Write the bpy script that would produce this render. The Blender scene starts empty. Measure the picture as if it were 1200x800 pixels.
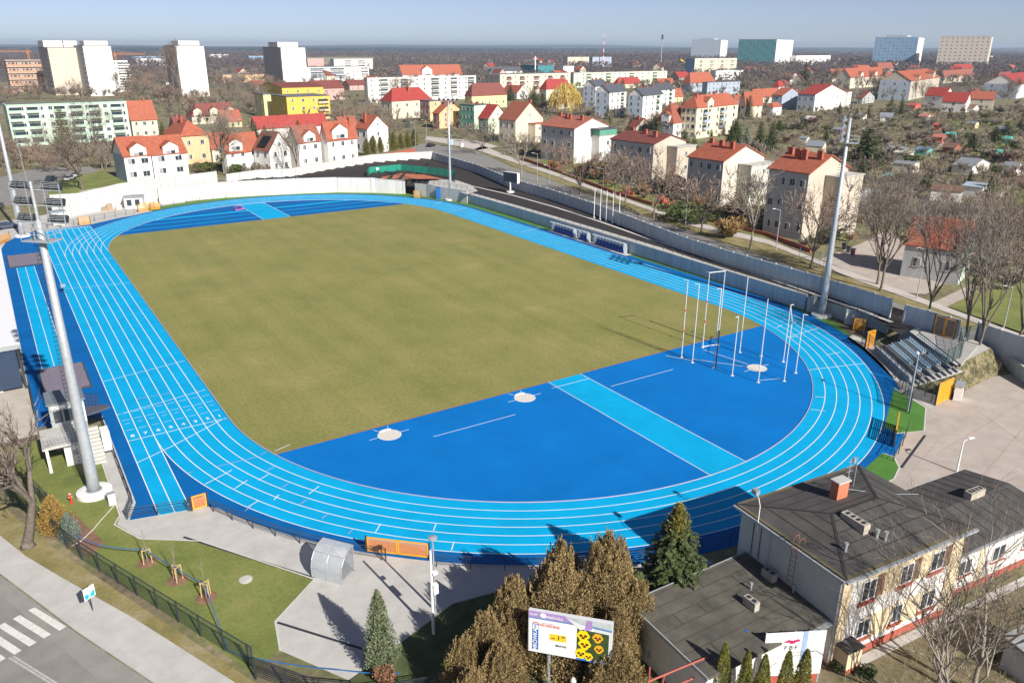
# athletics stadium seen from the air
import bpy, math, random
from mathutils import Vector, Matrix, Euler
R_ = math.radians
S = bpy.context.scene
COL = S.collection
rnd = random.Random(7)

# ------------------------------------------------------------------ camera (solved from the running track's real size)
FPX, YAW, PITCH, ROLL = 926.2414735, 0.5799628158555938, 0.35699882234907204, 0.0031130338600996762
CAM = Vector((-52.77232453860959, -121.99396448642915, 37.01718686134733))
_f = Vector((math.sin(YAW)*math.cos(PITCH), math.cos(YAW)*math.cos(PITCH), -math.sin(PITCH)))
_r = Vector((math.cos(YAW), -math.sin(YAW), 0)); _u = _r.cross(_f)
_c, _s = math.cos(ROLL), math.sin(ROLL)
CR, CU = _c*_r+_s*_u, -_s*_r+_c*_u
cd = bpy.data.cameras.new('camera'); cam = bpy.data.objects.new('camera', cd); COL.objects.link(cam)
cam.matrix_world = Matrix(((CR.x, CU.x, -_f.x, CAM.x), (CR.y, CU.y, -_f.y, CAM.y), (CR.z, CU.z, -_f.z, CAM.z), (0, 0, 0, 1)))
cd.sensor_width = 36; cd.sensor_fit = 'HORIZONTAL'; cd.lens = FPX/1200*36; cd.clip_end = 60000; cd.clip_start = 1
S.camera = cam

def G(px, py, z=0.0):
    """survey: the point at height z that a bearing read off the photograph meets"""
    d = CR*((px-600)/FPX) + CU*(-(py-400)/FPX) + _f
    return CAM + d*((z-CAM.z)/d.z)
def PX(p):
    q = Vector(p)-CAM; w = q.dot(_f)
    return 600+FPX*q.dot(CR)/w, 400-FPX*q.dot(CU)/w
def HT(bx, by, ty, tx=None, z=0.0):
    b = G(bx, by, z); tx = bx if tx is None else tx
    d = CR*((tx-600)/FPX) + CU*(-(ty-400)/FPX) + _f
    t = ((b-CAM).xy.dot(d.xy))/d.xy.length_squared
    return (CAM+d*t).z

# ------------------------------------------------------------------ materials
MATS = {}
def mat(name, col, rough=.8, var=.12, scale=1.5, metal=0, bump=0, island=0, col2=None, detail=6, spec=None, coords='Object', stretch=None, trans=0):
    if name in MATS: return MATS[name]
    m = bpy.data.materials.new(name); m.use_nodes = True
    nt = m.node_tree; b = nt.nodes['Principled BSDF']
    b.inputs['Roughness'].default_value = rough; b.inputs['Metallic'].default_value = metal
    if spec is not None: b.inputs['Specular IOR Level'].default_value = spec
    c = (*col, 1)
    b.inputs['Base Color'].default_value = c
    if var or col2:
        tc = nt.nodes.new('ShaderNodeTexCoord'); n = nt.nodes.new('ShaderNodeTexNoise')
        n.inputs['Scale'].default_value = scale; n.inputs['Detail'].default_value = detail; n.inputs['Roughness'].default_value = .65
        src = tc.outputs[coords]
        if stretch:
            mp = nt.nodes.new('ShaderNodeMapping'); mp.inputs['Scale'].default_value = stretch
            nt.links.new(src, mp.inputs['Vector']); src = mp.outputs[0]
        nt.links.new(src, n.inputs['Vector'])
        rp = nt.nodes.new('ShaderNodeValToRGB')
        rp.color_ramp.elements[0].position = .3; rp.color_ramp.elements[1].position = .7
        if col2: a, z = col, col2
        else: a, z = [x*(1-var) for x in col], [min(1, x*(1+var)) for x in col]
        rp.color_ramp.elements[0].color = (*a, 1); rp.color_ramp.elements[1].color = (*z, 1)
        nt.links.new(n.outputs['Fac'], rp.inputs[0]); out = rp.outputs[0]
        if island:
            g = nt.nodes.new('ShaderNodeNewGeometry'); hs = nt.nodes.new('ShaderNodeHueSaturation')
            mr = nt.nodes.new('ShaderNodeMapRange'); mr.inputs['To Min'].default_value = 1-island; mr.inputs['To Max'].default_value = 1+island
            nt.links.new(g.outputs['Random Per Island'], mr.inputs['Value']); nt.links.new(mr.outputs[0], hs.inputs['Value'])
            nt.links.new(out, hs.inputs['Color']); out = hs.outputs[0]
        nt.links.new(out, b.inputs['Base Color'])
        if bump:
            bp = nt.nodes.new('ShaderNodeBump'); bp.inputs['Strength'].default_value = bump; bp.inputs['Distance'].default_value = .1
            nt.links.new(n.outputs['Fac'], bp.inputs['Height']); nt.links.new(bp.outputs[0], b.inputs['Normal'])
    if trans:   # woven mesh: lets light through between its wires
        tb = nt.nodes.new('ShaderNodeBsdfTransparent'); mx = nt.nodes.new('ShaderNodeMixShader'); mx.inputs[0].default_value = trans
        nt.links.new(b.outputs[0], mx.inputs[1]); nt.links.new(tb.outputs[0], mx.inputs[2])
        nt.links.new(mx.outputs[0], nt.nodes['Material Output'].inputs['Surface'])
    MATS[name] = m
    return m
def roofmat(name, col, course=.35):
    """tiled roof: courses across the slope plus weathering"""
    m = mat(name, col, .75, .22, .9, detail=8, island=.0)
    nt = m.node_tree; b = nt.nodes['Principled BSDF']
    tc = nt.nodes.new('ShaderNodeTexCoord'); sp = nt.nodes.new('ShaderNodeSeparateXYZ'); nt.links.new(tc.outputs['Object'], sp.inputs[0])
    mm = nt.nodes.new('ShaderNodeMath'); mm.operation = 'MULTIPLY'; mm.inputs[1].default_value = 1/course*.6
    nt.links.new(sp.outputs['Z'], mm.inputs[0]); fr = nt.nodes.new('ShaderNodeMath'); fr.operation = 'FRACT'; nt.links.new(mm.outputs[0], fr.inputs[0])
    bp = nt.nodes.new('ShaderNodeBump'); bp.inputs['Strength'].default_value = .7; bp.inputs['Distance'].default_value = .06
    nt.links.new(fr.outputs[0], bp.inputs['Height']); nt.links.new(bp.outputs[0], b.inputs['Normal'])
    return m

M_lt = mat('track_light', (.0, .35, .66), .85, .11, .35, spec=.15, detail=12)
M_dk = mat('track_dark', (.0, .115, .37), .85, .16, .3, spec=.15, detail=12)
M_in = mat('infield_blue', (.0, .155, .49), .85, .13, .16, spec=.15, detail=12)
M_line = mat('line_paint', (.80, .82, .80), .6, .04, 2)
M_lilac = mat('lilac_paint', (.42, .32, .62), .6, .04, 2)
M_white = mat('white_paint', (.78, .78, .76), .5, .04, 1)
M_render = mat('white_render', (.60, .59, .56), .85, .13, 1.2, stretch=(1, 1, .15), detail=9)
M_conc = mat('concrete', (.46, .45, .42), .9, .12, .7)
M_panel = mat('panel_concrete', (.44, .48, .51), .9, .17, 1.3, stretch=(1, 1, .12), detail=9)
M_grey = mat('grey_steel', (.42, .45, .47), .4, .05, 2, metal=.4)
M_galv = mat('galvanised_steel', (.43, .46, .48), .5, .14, 3, metal=.35)
M_dark = mat('dark_steel', (.035, .04, .05), .5, .05, 2)
M_black = mat('black_panel', (.012, .014, .018), .4, .05, 2)
M_orange = mat('orange_paint', (.80, .36, .03), .5, .06, 2)
M_orwood = mat('orange_wood', (.62, .26, .10), .6, .12, 3)
M_glass = mat('window_glass', (.035, .05, .065), .12, .15, .8)
M_glass2 = mat('window_curtain', (.30, .31, .31), .3, .2, .8)
M_frame = mat('window_frame', (.74, .74, .72), .5, .03, 1)
M_red = mat('red_paint', (.60, .04, .02), .5, .05, 2)
M_blue = mat('blue_paint', (.02, .14, .42), .45, .05, 2)
M_brick = mat('red_brick', (.36, .10, .06), .85, .25, 3)
M_bark = mat('bark', (.16, .13, .10), .9, .3, 5, bump=.4)
M_barkl = mat('pale_bark', (.27, .24, .20), .9, .3, 4, bump=.4)
M_twig = mat('twigs_brown', (.185, .15, .12), .9, .25, .5, island=.35)
M_twigg = mat('twigs_grey', (.235, .205, .17), .9, .25, .5, island=.3)
M_twigr = mat('twigs_reddish', (.25, .17, .13), .9, .25, .5, island=.3)
M_twigo = mat('twigs_ochre', (.34, .22, .09), .9, .25, .5, island=.3)
M_asph = mat('asphalt', (.235, .225, .21), .9, .18, .5, detail=12)
M_rail = mat('railing_dark', (.045, .06, .08), .5, .05, 2)
M_mesh = mat('fence_mesh_green', (.03, .075, .06), .6, .06, 4, trans=.62)
M_meshd = mat('fence_mesh_dark', (.03, .04, .045), .6, .06, 4, trans=.72)
M_net = mat('green_net', (.0, .30, .20), .7, .08, 2, trans=.25)

# ------------------------------------------------------------------ mesh builder
class MB:
    def __init__(s): s.v = []; s.f = []; s.m = []
    def add(s, vs, fs, m=0):
        o = len(s.v); s.v += [tuple(v) for v in vs]; s.f += [tuple(i+o for i in f) for f in fs]; s.m += [m]*len(fs); return s
    def poly(s, pts, m=0): return s.add(pts, [tuple(range(len(pts)))], m)
    def box(s, x0, x1, y0, y1, z0, z1, m=0):
        return s.add([(x0,y0,z0),(x1,y0,z0),(x1,y1,z0),(x0,y1,z0),(x0,y0,z1),(x1,y0,z1),(x1,y1,z1),(x0,y1,z1)],
                     [(0,3,2,1),(4,5,6,7),(0,1,5,4),(1,2,6,5),(2,3,7,6),(3,0,4,7)], m)
    def cbox(s, c, sx, sy, sz, rz=0, m=0):
        ca, sa = math.cos(rz), math.sin(rz); vs = []
        for z in (-.5, .5):
            for x, y in ((-.5,-.5),(.5,-.5),(.5,.5),(-.5,.5)):
                X, Y = x*sx, y*sy; vs.append((c[0]+X*ca-Y*sa, c[1]+X*sa+Y*ca, c[2]+z*sz))
        return s.add(vs, [(0,3,2,1),(4,5,6,7),(0,1,5,4),(1,2,6,5),(2,3,7,6),(3,0,4,7)], m)
    def prism(s, pts, z0, z1, m=0):
        n = len(pts)
        vs = [(p[0], p[1], z0) for p in pts]+[(p[0], p[1], z1) for p in pts]
        fs = [tuple(reversed(range(n))), tuple(range(n, 2*n))]+[(i, (i+1) % n, (i+1) % n+n, i+n) for i in range(n)]
        return s.add(vs, fs, m)
    def tube(s, p, q, r0, r1=None, n=6, m=0, cap=True):
        p, q = Vector(p), Vector(q); r1 = r0 if r1 is None else r1
        d = (q-p)
        if d.length < 1e-6: return s
        d.normalize(); a = d.orthogonal().normalized(); b = d.cross(a)
        vs = []
        for c, r in ((p, r0), (q, r1)):
            for i in range(n):
                t = 2*math.pi*i/n; vs.append(c+a*(r*math.cos(t))+b*(r*math.sin(t)))
        fs = [(i, (i+1) % n, (i+1) % n+n, i+n) for i in range(n)]
        if cap: fs += [tuple(reversed(range(n))), tuple(range(n, 2*n))]
        return s.add(vs, fs, m)
    def path(s, pts, r, n=5, m=0):
        for a, b in zip(pts, pts[1:]): s.tube(a, b, r, r, n, m)
        return s
    def lathe(s, prof, n=16, m=0, c=(0, 0)):
        vs = []
        for r, z in prof:
            for i in range(n):
                t = 2*math.pi*i/n; vs.append((c[0]+r*math.cos(t), c[1]+r*math.sin(t), z))
        fs = []
        for k in range(len(prof)-1):
            for i in range(n): fs.append((k*n+i, k*n+(i+1) % n, (k+1)*n+(i+1) % n, (k+1)*n+i))
        fs.append(tuple(reversed(range(n)))); fs.append(tuple(range((len(prof)-1)*n, len(prof)*n)))
        return s.add(vs, fs, m)
    def strip(s, A, B, m=0):
        n = len(A); return s.add(list(A)+list(B), [(i, i+1, n+i+1, n+i) for i in range(n-1)], m)
    def mesh(s, name, mats):
        me = bpy.data.meshes.new(name); me.from_pydata(s.v, [], s.f)
        for k in (mats if isinstance(mats, (list, tuple)) else [mats]): me.materials.append(k)
        if any(s.m): me.polygons.foreach_set('material_index', s.m)
        me.update(); return me
    def build(s, name, mats, parent=None, loc=None, rz=0, smooth=False):
        me = s.mesh(name, mats)
        if smooth: me.polygons.foreach_set('use_smooth', [True]*len(me.polygons))
        return link(name, me, parent, loc, rz)
def link(name, me, parent=None, loc=None, rz=0):
    o = bpy.data.objects.new(name, me); COL.objects.link(o)
    if parent: o.parent = parent
    if loc is not None: o.location = loc
    if rz: o.rotation_euler = (0, 0, rz)
    return o
def tag(o, label=None, cat=None, group=None, kind=None):
    if label: o['label'] = label
    if cat: o['category'] = cat
    if group: o['group'] = group
    if kind: o['kind'] = kind
    return o
def thing(name, label, cat, loc=(0, 0, 0), rz=0, group=None):
    o = bpy.data.objects.new(name, None); COL.objects.link(o); o.empty_display_size = .5
    o.location = loc; o.rotation_euler = (0, 0, rz); return tag(o, label, cat, group)
def struct(name, mb, m, loc=None):
    o = mb.build(name, m, None, loc); o['kind'] = 'structure'; return o
KIDS = {}
def copy_tree(o, loc=None, rz=None, scale=None, label=None, group=None, parent=None):
    c = o.copy(); COL.objects.link(c)
    if parent: c.parent = parent
    if loc is not None: c.location = loc
    if rz is not None: c.rotation_euler = (0, 0, rz)
    if scale is not None: c.scale = scale if hasattr(scale, '__len__') else (scale,)*3
    if label: c['label'] = label
    if group: c['group'] = group
    if o.name not in KIDS: KIDS[o.name] = list(o.children)
    for ch in KIDS[o.name]: copy_tree(ch, parent=c)
    return c
def text_mesh(name, txt, size, m, parent, M4, extrude=.004, font_bold=False):
    cu = bpy.data.curves.new(name, 'FONT'); cu.body = txt; cu.size = size; cu.extrude = extrude; cu.align_x = 'CENTER'; cu.align_y = 'CENTER'
    if font_bold: cu.offset = size*.018
    t = bpy.data.objects.new('tmp', cu); COL.objects.link(t); bpy.context.view_layer.update()
    me = bpy.data.meshes.new_from_object(t.evaluated_get(bpy.context.evaluated_depsgraph_get()))
    bpy.data.objects.remove(t); me.transform(M4); me.materials.clear(); me.materials.append(m)
    return link(name, me, parent)
def along(pts, step):
    """points every `step` metres along a polyline, with headings"""
    out = []; acc = 0
    for a, b in zip(pts, pts[1:]):
        a, b = Vector(a), Vector(b); L = (b-a).length; d = (b-a)/L; t = acc
        while t <= L: out.append((a+d*t, math.atan2(d.y, d.x))); t += step
        acc = t-L
    return out
HAZE, SKY, EXPO = 0.9e-4, .125, .47
# ================================================================== STADIUM SURFACES
H = 42.195
def arc(r, cy, a0, a1, n=72): return [(r*math.cos(a0+(a1-a0)*i/n), cy+r*math.sin(a0+(a1-a0)*i/n)) for i in range(n+1)]
PI = math.pi
def oval(r, n=96): return arc(r, H, 0, PI, n)+arc(r, -H, PI, 2*PI, n)
def flat(name, pts, z, m): return struct(name, MB().poly([(p[0], p[1], z) for p in pts]), m)

# ground sheet to the horizon
gm = mat('ground_mixed', (.15, .13, .07), .95, 0, 1)
nt = gm.node_tree; b = nt.nodes['Principled BSDF']; tc = nt.nodes.new('ShaderNodeTexCoord')
def noise(scale, det=6, rough=.6, src=None):
    n = nt.nodes.new('ShaderNodeTexNoise'); n.inputs['Scale'].default_value = scale; n.inputs['Detail'].default_value = det; n.inputs['Roughness'].default_value = rough
    nt.links.new(src or tc.outputs['Object'], n.inputs['Vector']); return n.outputs['Fac']
def ramp(f, stops):
    r = nt.nodes.new('ShaderNodeValToRGB'); e = r.color_ramp.elements
    while len(e) < len(stops): e.new(.5)
    for i, (p, c) in enumerate(stops): e[i].position = p; e[i].color = (*c, 1)
    nt.links.new(f, r.inputs[0]); return r.outputs[0]
def mixc(f, a, c, mode='MIX', fac=None):
    x = nt.nodes.new('ShaderNodeMix'); x.data_type = 'RGBA'; x.blend_type = mode
    if fac is not None: x.inputs[0].default_value = fac
    else: nt.links.new(f, x.inputs[0])
    nt.links.new(a, x.inputs[6]); nt.links.new(c, x.inputs[7]); return x.outputs[2]
near = ramp(noise(.11, 9, .7), [(.3, (.07, .065, .04)), (.42, (.19, .155, .10)), (.49, (.15, .165, .06)), (.55, (.27, .225, .14)), (.62, (.18, .185, .075)), (.72, (.38, .315, .21))])
fine = ramp(noise(1.6, 6), [(.3, (.55, .55, .55)), (.7, (1.25, 1.2, 1.15))])
far_ = ramp(noise(.0022, 5, .5), [(.38, (.075, .058, .052)), (.5, (.09, .072, .06)), (.55, (.24, .20, .13)), (.6, (.14, .12, .075)), (.7, (.085, .07, .06))])
nearf = mixc(None, near, fine, 'MULTIPLY', .8)
vl = nt.nodes.new('ShaderNodeVectorMath'); vl.operation = 'LENGTH'; nt.links.new(tc.outputs['Object'], vl.inputs[0])
mr = nt.nodes.new('ShaderNodeMapRange'); mr.inputs['From Min'].default_value = 500; mr.inputs['From Max'].default_value = 1100; nt.links.new(vl.outputs['Value'], mr.inputs['Value'])
nt.links.new(mixc(mr.outputs[0], nearf, far_), b.inputs['Base Color'])
g = MB(); ED = 15000
xs = [-ED, -3000, -800, -200, 200, 800, 3000, ED]
for i in range(7):
    for j in range(7): g.poly([(xs[i], xs[j], 0), (xs[i+1], xs[j], 0), (xs[i+1], xs[j+1], 0), (xs[i], xs[j+1], 0)])
struct('ground', g, gm)

def grassmat(name, stops, sc=.25, stripe=None, fine_amp=.35):
    global nt, tc
    m = mat(name, (.1, .1, .05), .95, 0, 1); nt = m.node_tree; bb = nt.nodes['Principled BSDF']; tc = nt.nodes.new('ShaderNodeTexCoord')
    c = ramp(noise(sc, 8, .6), stops)
    f = ramp(noise(3.2, 8, .8), [(.3, (1-fine_amp,)*3), (.7, (1+fine_amp*.7,)*3)]); c = mixc(None, c, f, 'MULTIPLY', .85)
    if stripe:
        mp = nt.nodes.new('ShaderNodeMapping'); mp.inputs['Scale'].default_value = stripe; nt.links.new(tc.outputs['Object'], mp.inputs[0])
        s_ = ramp(noise(.5, 5, .6, mp.outputs[0]), [(.3, (.93, .95, .9)), (.7, (1.07, 1.05, 1.05))]); c = mixc(None, c, s_, 'MULTIPLY', 1)
        wv = nt.nodes.new('ShaderNodeTexWave'); wv.inputs['Scale'].default_value = .062; wv.inputs['Distortion'].default_value = .6; wv.inputs['Detail'].default_value = 3; nt.links.new(tc.outputs['Object'], wv.inputs['Vector'])
        c = mixc(None, c, ramp(wv.outputs['Color'], [(.35, (.98, .985, .975)), (.65, (1.02, 1.015, 1.02))]), 'MULTIPLY', 1)
    nt.links.new(c, bb.inputs['Base Color']); return m
M_pitch = grassmat('pitch_grass', [(.28, (.185, .19, .048)), (.45, (.222, .22, .062)), (.6, (.258, .238, .076)), (.75, (.33, .29, .105))], .09, (1.0, .03, 1), .5)
M_lawn = grassmat('lawn_grass', [(.3, (.11, .14, .032)), (.5, (.175, .205, .048)), (.68, (.24, .24, .07)), (.8, (.32, .26, .12))], .22)
M_verge = grassmat('verge_grass', [(.3, (.16, .15, .05)), (.5, (.25, .21, .08)), (.62, (.30, .25, .13)), (.8, (.40, .34, .24))], .35)
M_astro = grassmat('artificial_grass', [(.3, (.05, .16, .02)), (.7, (.08, .23, .03))], .4, None, .15)
M_yard = grassmat('yard_soil', [(.3, (.07, .08, .03)), (.45, (.14, .12, .06)), (.6, (.22, .18, .11)), (.8, (.33, .27, .19))], .35)
M_mulch = grassmat('bark_mulch', [(.3, (.018, .015, .015)), (.6, (.035, .028, .027)), (.75, (.07, .055, .05))], 1.2, None, .6)
M_field = grassmat('far_field', [(.3, (.26, .25, .13)), (.5, (.36, .32, .19)), (.8, (.42, .36, .26))], .004)
M_pave = mat('paving_grey', (.47, .455, .43), .9, .13, .6, detail=12)
M_paver = mat('paving_beige', (.42, .365, .32), .9, .16, .5, detail=12)
M_shingle = M_conc

# paving round the stadium
flat('paving', [(-49.0, -36.5), (-49.0, -41), (-49.0, -56.2), (-49.8, -57.4), (-48.2, -60.7), (-44.2, -63.6), (-38.3, -73.2), (-42.1, -76.2), (-42.7, -79.2), (-40.0, -84.0), (-35.3, -82.6), (-31, -81.2), (-27, -81.9), (-21, -85.5), (-12, -88), (-12, -80), (0, -70), (-40, -50)], .012, M_pave)
flat('left_yard', [(-62, -6.3), (-62, -30), (-57, -36), (-53.65, -35.5), (-53.65, -6.3)], .012, mat('pale_yard', (.46, .42, .36), .9, .15, .5, detail=10))
flat('bare_soil', [(-62, -30), (-57, -36), (-53.7, -35.6), (-54.2, -41), (-57.5, -45), (-63, -40)], .016, mat('bare_soil', (.15, .10, .07), .95, .3, .9, detail=10))
flat('paving_left', [(-60, 74), (-60, -6), (-53.3, -6), (-53.3, 57), (-40, 70), (-15, 80), (-12, 93), (-28, 99), (-48, 88), (-62, 86)], .010, M_pave)
flat('paved_yard', [(49, -82), (30.5, -76.4), (26, -66), (20, -80), (16, -84.2), (12.6, -86.2), (10, -88), (7, -93.5), (9.5, -99), (14, -103), (40, -115), (60, -100)], .012, M_paver)
flat('lawn', [(-48.9, -39), (-48.9, -56.0), (-49.4, -57.5), (-48.1, -60.75), (-44.3, -63.75), (-38.4, -73.3), (-42.2, -76.3), (-42.8, -79.1), (-44.8, -80.2), (-55.4, -52.8), (-57, -44), (-57, -37), (-52, -37)], .018, M_lawn)
flat('lawn_gate', [(-40.0, -84.0), (-35.3, -82.65), (-31, -81.3), (-27, -82), (-21, -85.6), (-12, -88.1), (-24, -98), (-38, -90), (-41, -86)], .016, mat('dark_bed', (.07, .085, .03), .95, .4, .8))  # bed ground in a dark, uneven green
flat('bed', [(-53.6, -54.5), (-52.2, -53.6), (-51.5, -56.5), (-50.6, -59.6), (-51.9, -61.3), (-54.4, -56.0)], .026, mat('bed_soil', (.21, .12, .075), .95, .3, 1.5))
# apron
flat('track_apron', arc(46.0, -H, 0, -PI*.62, 60)+[(-20, -81), (-42.4, -58.9), (-48.5, -57.4), (-47.65, -54.8), (-47.65, -34.4), (-53.6, -33.9), (-53.6, 57), (-52.6, 63.5), (-50.5, 67.5), (-47, 71.6), (-40, 72.2), (-36, 73), (-30, 77.0)]+arc(45.0, H, PI*.70, 0, 50), .030, M_dk)
# the near-left edge of the apron follows the outer lane
flat('track_apron_curve', arc(45.2, -H, -PI*.45, -PI*1.02, 50)+[(-36, -40), (-20, -60)], .026, M_dk)
# light blue lanes
def ring(name, r0, r1, z, m, a0s=None):
    A = oval(r0); B = oval(r1); A.append(A[0]); B.append(B[0])
    return MB().strip([(x, y, z) for x, y in A], [(x, y, z) for x, y in B])
struct('running_track', ring('t', 36.5, 43.86, .038, M_lt).poly([(-46.3, -58.0, .042), (-42.6, -58.9, .042), (-36.5, -42, .042), (-36.5, 50, .042), (-36.5, 71, .042), (-46.3, 71.6, .042)]), M_lt)
# the dark triangle between the straight-on lanes and the bend
def strip_line(mb, pts, w, z, m=0):
    A = []; B = []
    for i, p in enumerate(pts):
        q0 = Vector(pts[max(0, i-1)][:2]); q1 = Vector(pts[min(len(pts)-1, i+1)][:2]); d = (q1-q0).normalized(); n = Vector((-d.y, d.x))*w/2
        A.append((p[0]+n.x, p[1]+n.y, z)); B.append((p[0]-n.x, p[1]-n.y, z))
    mb.strip(A, B, m)
wa = arc(43.86, -H, -PI*.995, -PI*.885, 24); wg = MB(); wg.strip([(x, y, .047) for x, y in wa], [(-43.82, y, .047) for x, y in wa]); wg.poly([(-43.82, wa[-1][1], .047), (*wa[-1], .047), (-40.6, -59.3, .047), (-43.82, -58.65, .047)]); struct('track_apron_wedge', wg, M_dk)
flat('long_jump_runway', [(-51.9, -16.2), (-49.2, -16.2), (-49.2, 39.4), (-51.9, 39.4)], .040, M_lt)
# infield
def circx(y, cy, r): return math.sqrt(max(0, r*r-(y-cy)**2))
GY0, GY1 = -52.85, 57.6
seg = math.asin((-GY0-H)/36.3); seg2 = math.asin((GY1-H)/36.3)
near_d = arc(36.5, -H, -math.asin((-GY0-H)/36.5), -PI+math.asin((-GY0-H)/36.5), 80)
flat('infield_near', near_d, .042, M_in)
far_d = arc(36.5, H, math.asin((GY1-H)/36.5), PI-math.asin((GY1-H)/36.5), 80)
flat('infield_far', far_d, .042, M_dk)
pit = arc(36.35, -H, -PI+seg, -PI, 10)+[(-36.35, y) for y in range(-40, 41, 10)]+arc(36.35, H, PI, PI-seg2, 12)+arc(36.35, H, seg2, 0, 12)+[(36.35, y) for y in range(40, -41, -10)]+arc(36.35, -H, 0, -seg, 10)
flat('grass_pitch', pit, .050, M_pitch)
_re = random.Random(4); flat('pitch_edge', [(-34.9, GY0-.02), (34.9, GY0-.02)]+[(34.9-i*.349, GY0+_re.uniform(.08, .34)) for i in range(201)], .054, mat('worn_edge', (.30, .17, .05), .95, .2, 2))
yr = -H-math.sqrt(36.5**2-2.4**2)
flat('high_jump_runway', [(-2.35, GY0)]+[(2.4, GY0), (2.4, yr), (-2.35, yr)], .047, M_lt)
fr = MB()
yb = H+math.sqrt(36.5**2-3**2)
fr.poly([(-2.6, GY1, .047), (3.6, GY1, .047), (3.6, yb, .047), (-2.6, yb, .047)])
for yy, w in ((61.2, .55), (65.6, .55), (70.0, 1.6)):
    xx = circx(yy, H, 36.3); fr.poly([(-xx, yy-w/2, .045), (-2.6, yy-w/2, .045), (-2.6, yy+w/2, .045), (-xx, yy+w/2, .045)]); fr.poly([(3.6, yy-w/2, .045), (xx, yy-w/2, .045), (xx, yy+w/2, .045), (3.6, yy+w/2, .045)])
struct('steeplechase_lanes', fr, M_lt)

# ---- painted lines
ln = MB(); LW = .08
for k in range(1, 7):
    pts = oval(36.5+1.22*k, 120); pts.append(pts[0]); strip_line(ln, pts, LW, .052)
for k in range(0, 9):
    X = -36.5-1.22*k
    strip_line(ln, [(X, -H if k < 6 else -58.6+(k-6)*.35), (X, 71.2)] if k else [(X, 44), (X, 71)], LW, .056)
for y, w in ((71.2, .2), (57.8, .06), (38.0, .06), (-H+.0, .09)): strip_line(ln, [(-46.26, y), (-36.6, y)], w, .060)
for y in (19.5, -23.6, -34.2): strip_line(ln, [(-46.3, y+.9 if y > 0 else y-.9), (-36.7, y-.9 if y > 0 else y+.9)], .07, .060)
strip_line(ln, [G(160, 543).xy, G(200, 524).xy, G(232, 507).xy, G(262, 491).xy], .08, .060)
for k in range(8):          # little dashes ahead of the finish
    xc = -36.5-1.22*(k+.5)
    for y, w in ((-39.6, .75), (-37.9, .5), (-36.9, .8), (-35.0, .8)): strip_line(ln, [(xc-w/2, y), (xc+w/2, y)], .05, .060)
def pline(a, b, w=.08, z=.060): strip_line(ln, [G(*a).xy, G(*b).xy], w, z)
for a, b in [((240, 568), (272, 551)), ((275, 573), (290, 563)), ((321, 586), (327, 580)), ((322, 529), (340, 521)), ((303, 563), (315, 556)), ((362, 579), (374, 570)), ((440, 624), (446, 614)), ((508, 622), (511, 614)), ((529, 645), (532, 635)), ((950, 480), (967, 482)), ((946, 434), (1013, 426)), ((921, 396), (935, 395)), ((922, 396), (961, 384)), ((968, 416), (985, 413)), ((955, 465), (967, 466)), ((291, 594), (303, 587)), ((519, 251), (548, 243)), ((610, 273), (632, 267)), ((509, 240), (518, 236)), ((910, 384), (917, 381))]: pline(a, b)
# infield lines
for a, b in [((508, 512), (604, 486)), ((716, 453), (789, 433)), ((647, 455), (690, 444))]: pline(a, b, .07)
for X in (-2.35, 2.4): strip_line(ln, [(X, GY0), (X, yr)], .07, .058)
for X in (-2.6, 3.6): strip_line(ln, [(X, GY1), (X, yb)], .09, .058)
for X in (-51.9, -50.55, -49.2): strip_line(ln, [(X, -16.2), (X, 39.4)], .07, .058)
pline((780, 417), (812, 423)), pline((824, 410), (876, 427)), pline((812, 421), (874, 430)), pline((889, 446), (914, 444))
for cx, cy in ((-23.77, -55.09), (-7.16, -55.03), (21.8, -63.2)):
    for dx in (-1, 1): strip_line(ln, [(cx+dx*1.15, cy+.05), (cx+dx*2.2, cy+.05)], .07, .058)
struct('lane_markings', ln, M_line)
ll = MB()
for a, b in [((305, 533), (312, 530)), ((313, 552), (322, 547)), ((331, 571), (338, 567)), ((352, 591), (359, 586)), ((377, 608), (385, 602)), ((408, 626), (414, 620)), ((230, 440), (238, 438)), ((160, 468), (200, 461)), ((218, 555), (226, 553)), ((254, 547), (300, 536)), ((287, 599), (294, 594))]:
    strip_line(ll, [G(*a).xy, G(*b).xy], .08, .062)
struct('lilac_markings', ll, M_lilac)
for k in range(8):
    xc = -36.5-1.22*(k+.5)
    o = text_mesh('lane_number', str(k+1), .8, M_line, None, Matrix.Translation((xc, -41.2, .066)) @ Matrix.Rotation(PI/2*0, 4, 'Z') @ Matrix.Rotation(0, 4, 'X'), .002, True)
    o['kind'] = 'structure'
    o2 = text_mesh('lane_number', str(k+1), .9, M_line, None, Matrix.Translation((xc, 70.3, .066)), .002, True); o2['kind'] = 'structure'
    del o, o2
kb = MB()
for (a, c) in ((36.36, 36.44),):
    A = oval(a, 120); B = oval(c, 120); A.append(A[0]); B.append(B[0])
    for z0 in (.10,): kb.strip([(x, y, z0) for x, y in A], [(x, y, z0) for x, y in B]); kb.strip([(x, y, .03) for x, y in B], [(x, y, z0) for x, y in B]); kb.strip([(x, y, z0) for x, y in A], [(x, y, .03) for x, y in A])
tag(kb.build('track_kerb', mat('alu_kerb', (.45, .45, .52), .4, .05, 2)), 'thin pale kerb rail running round the inner edge of the running track', 'kerb')

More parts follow.
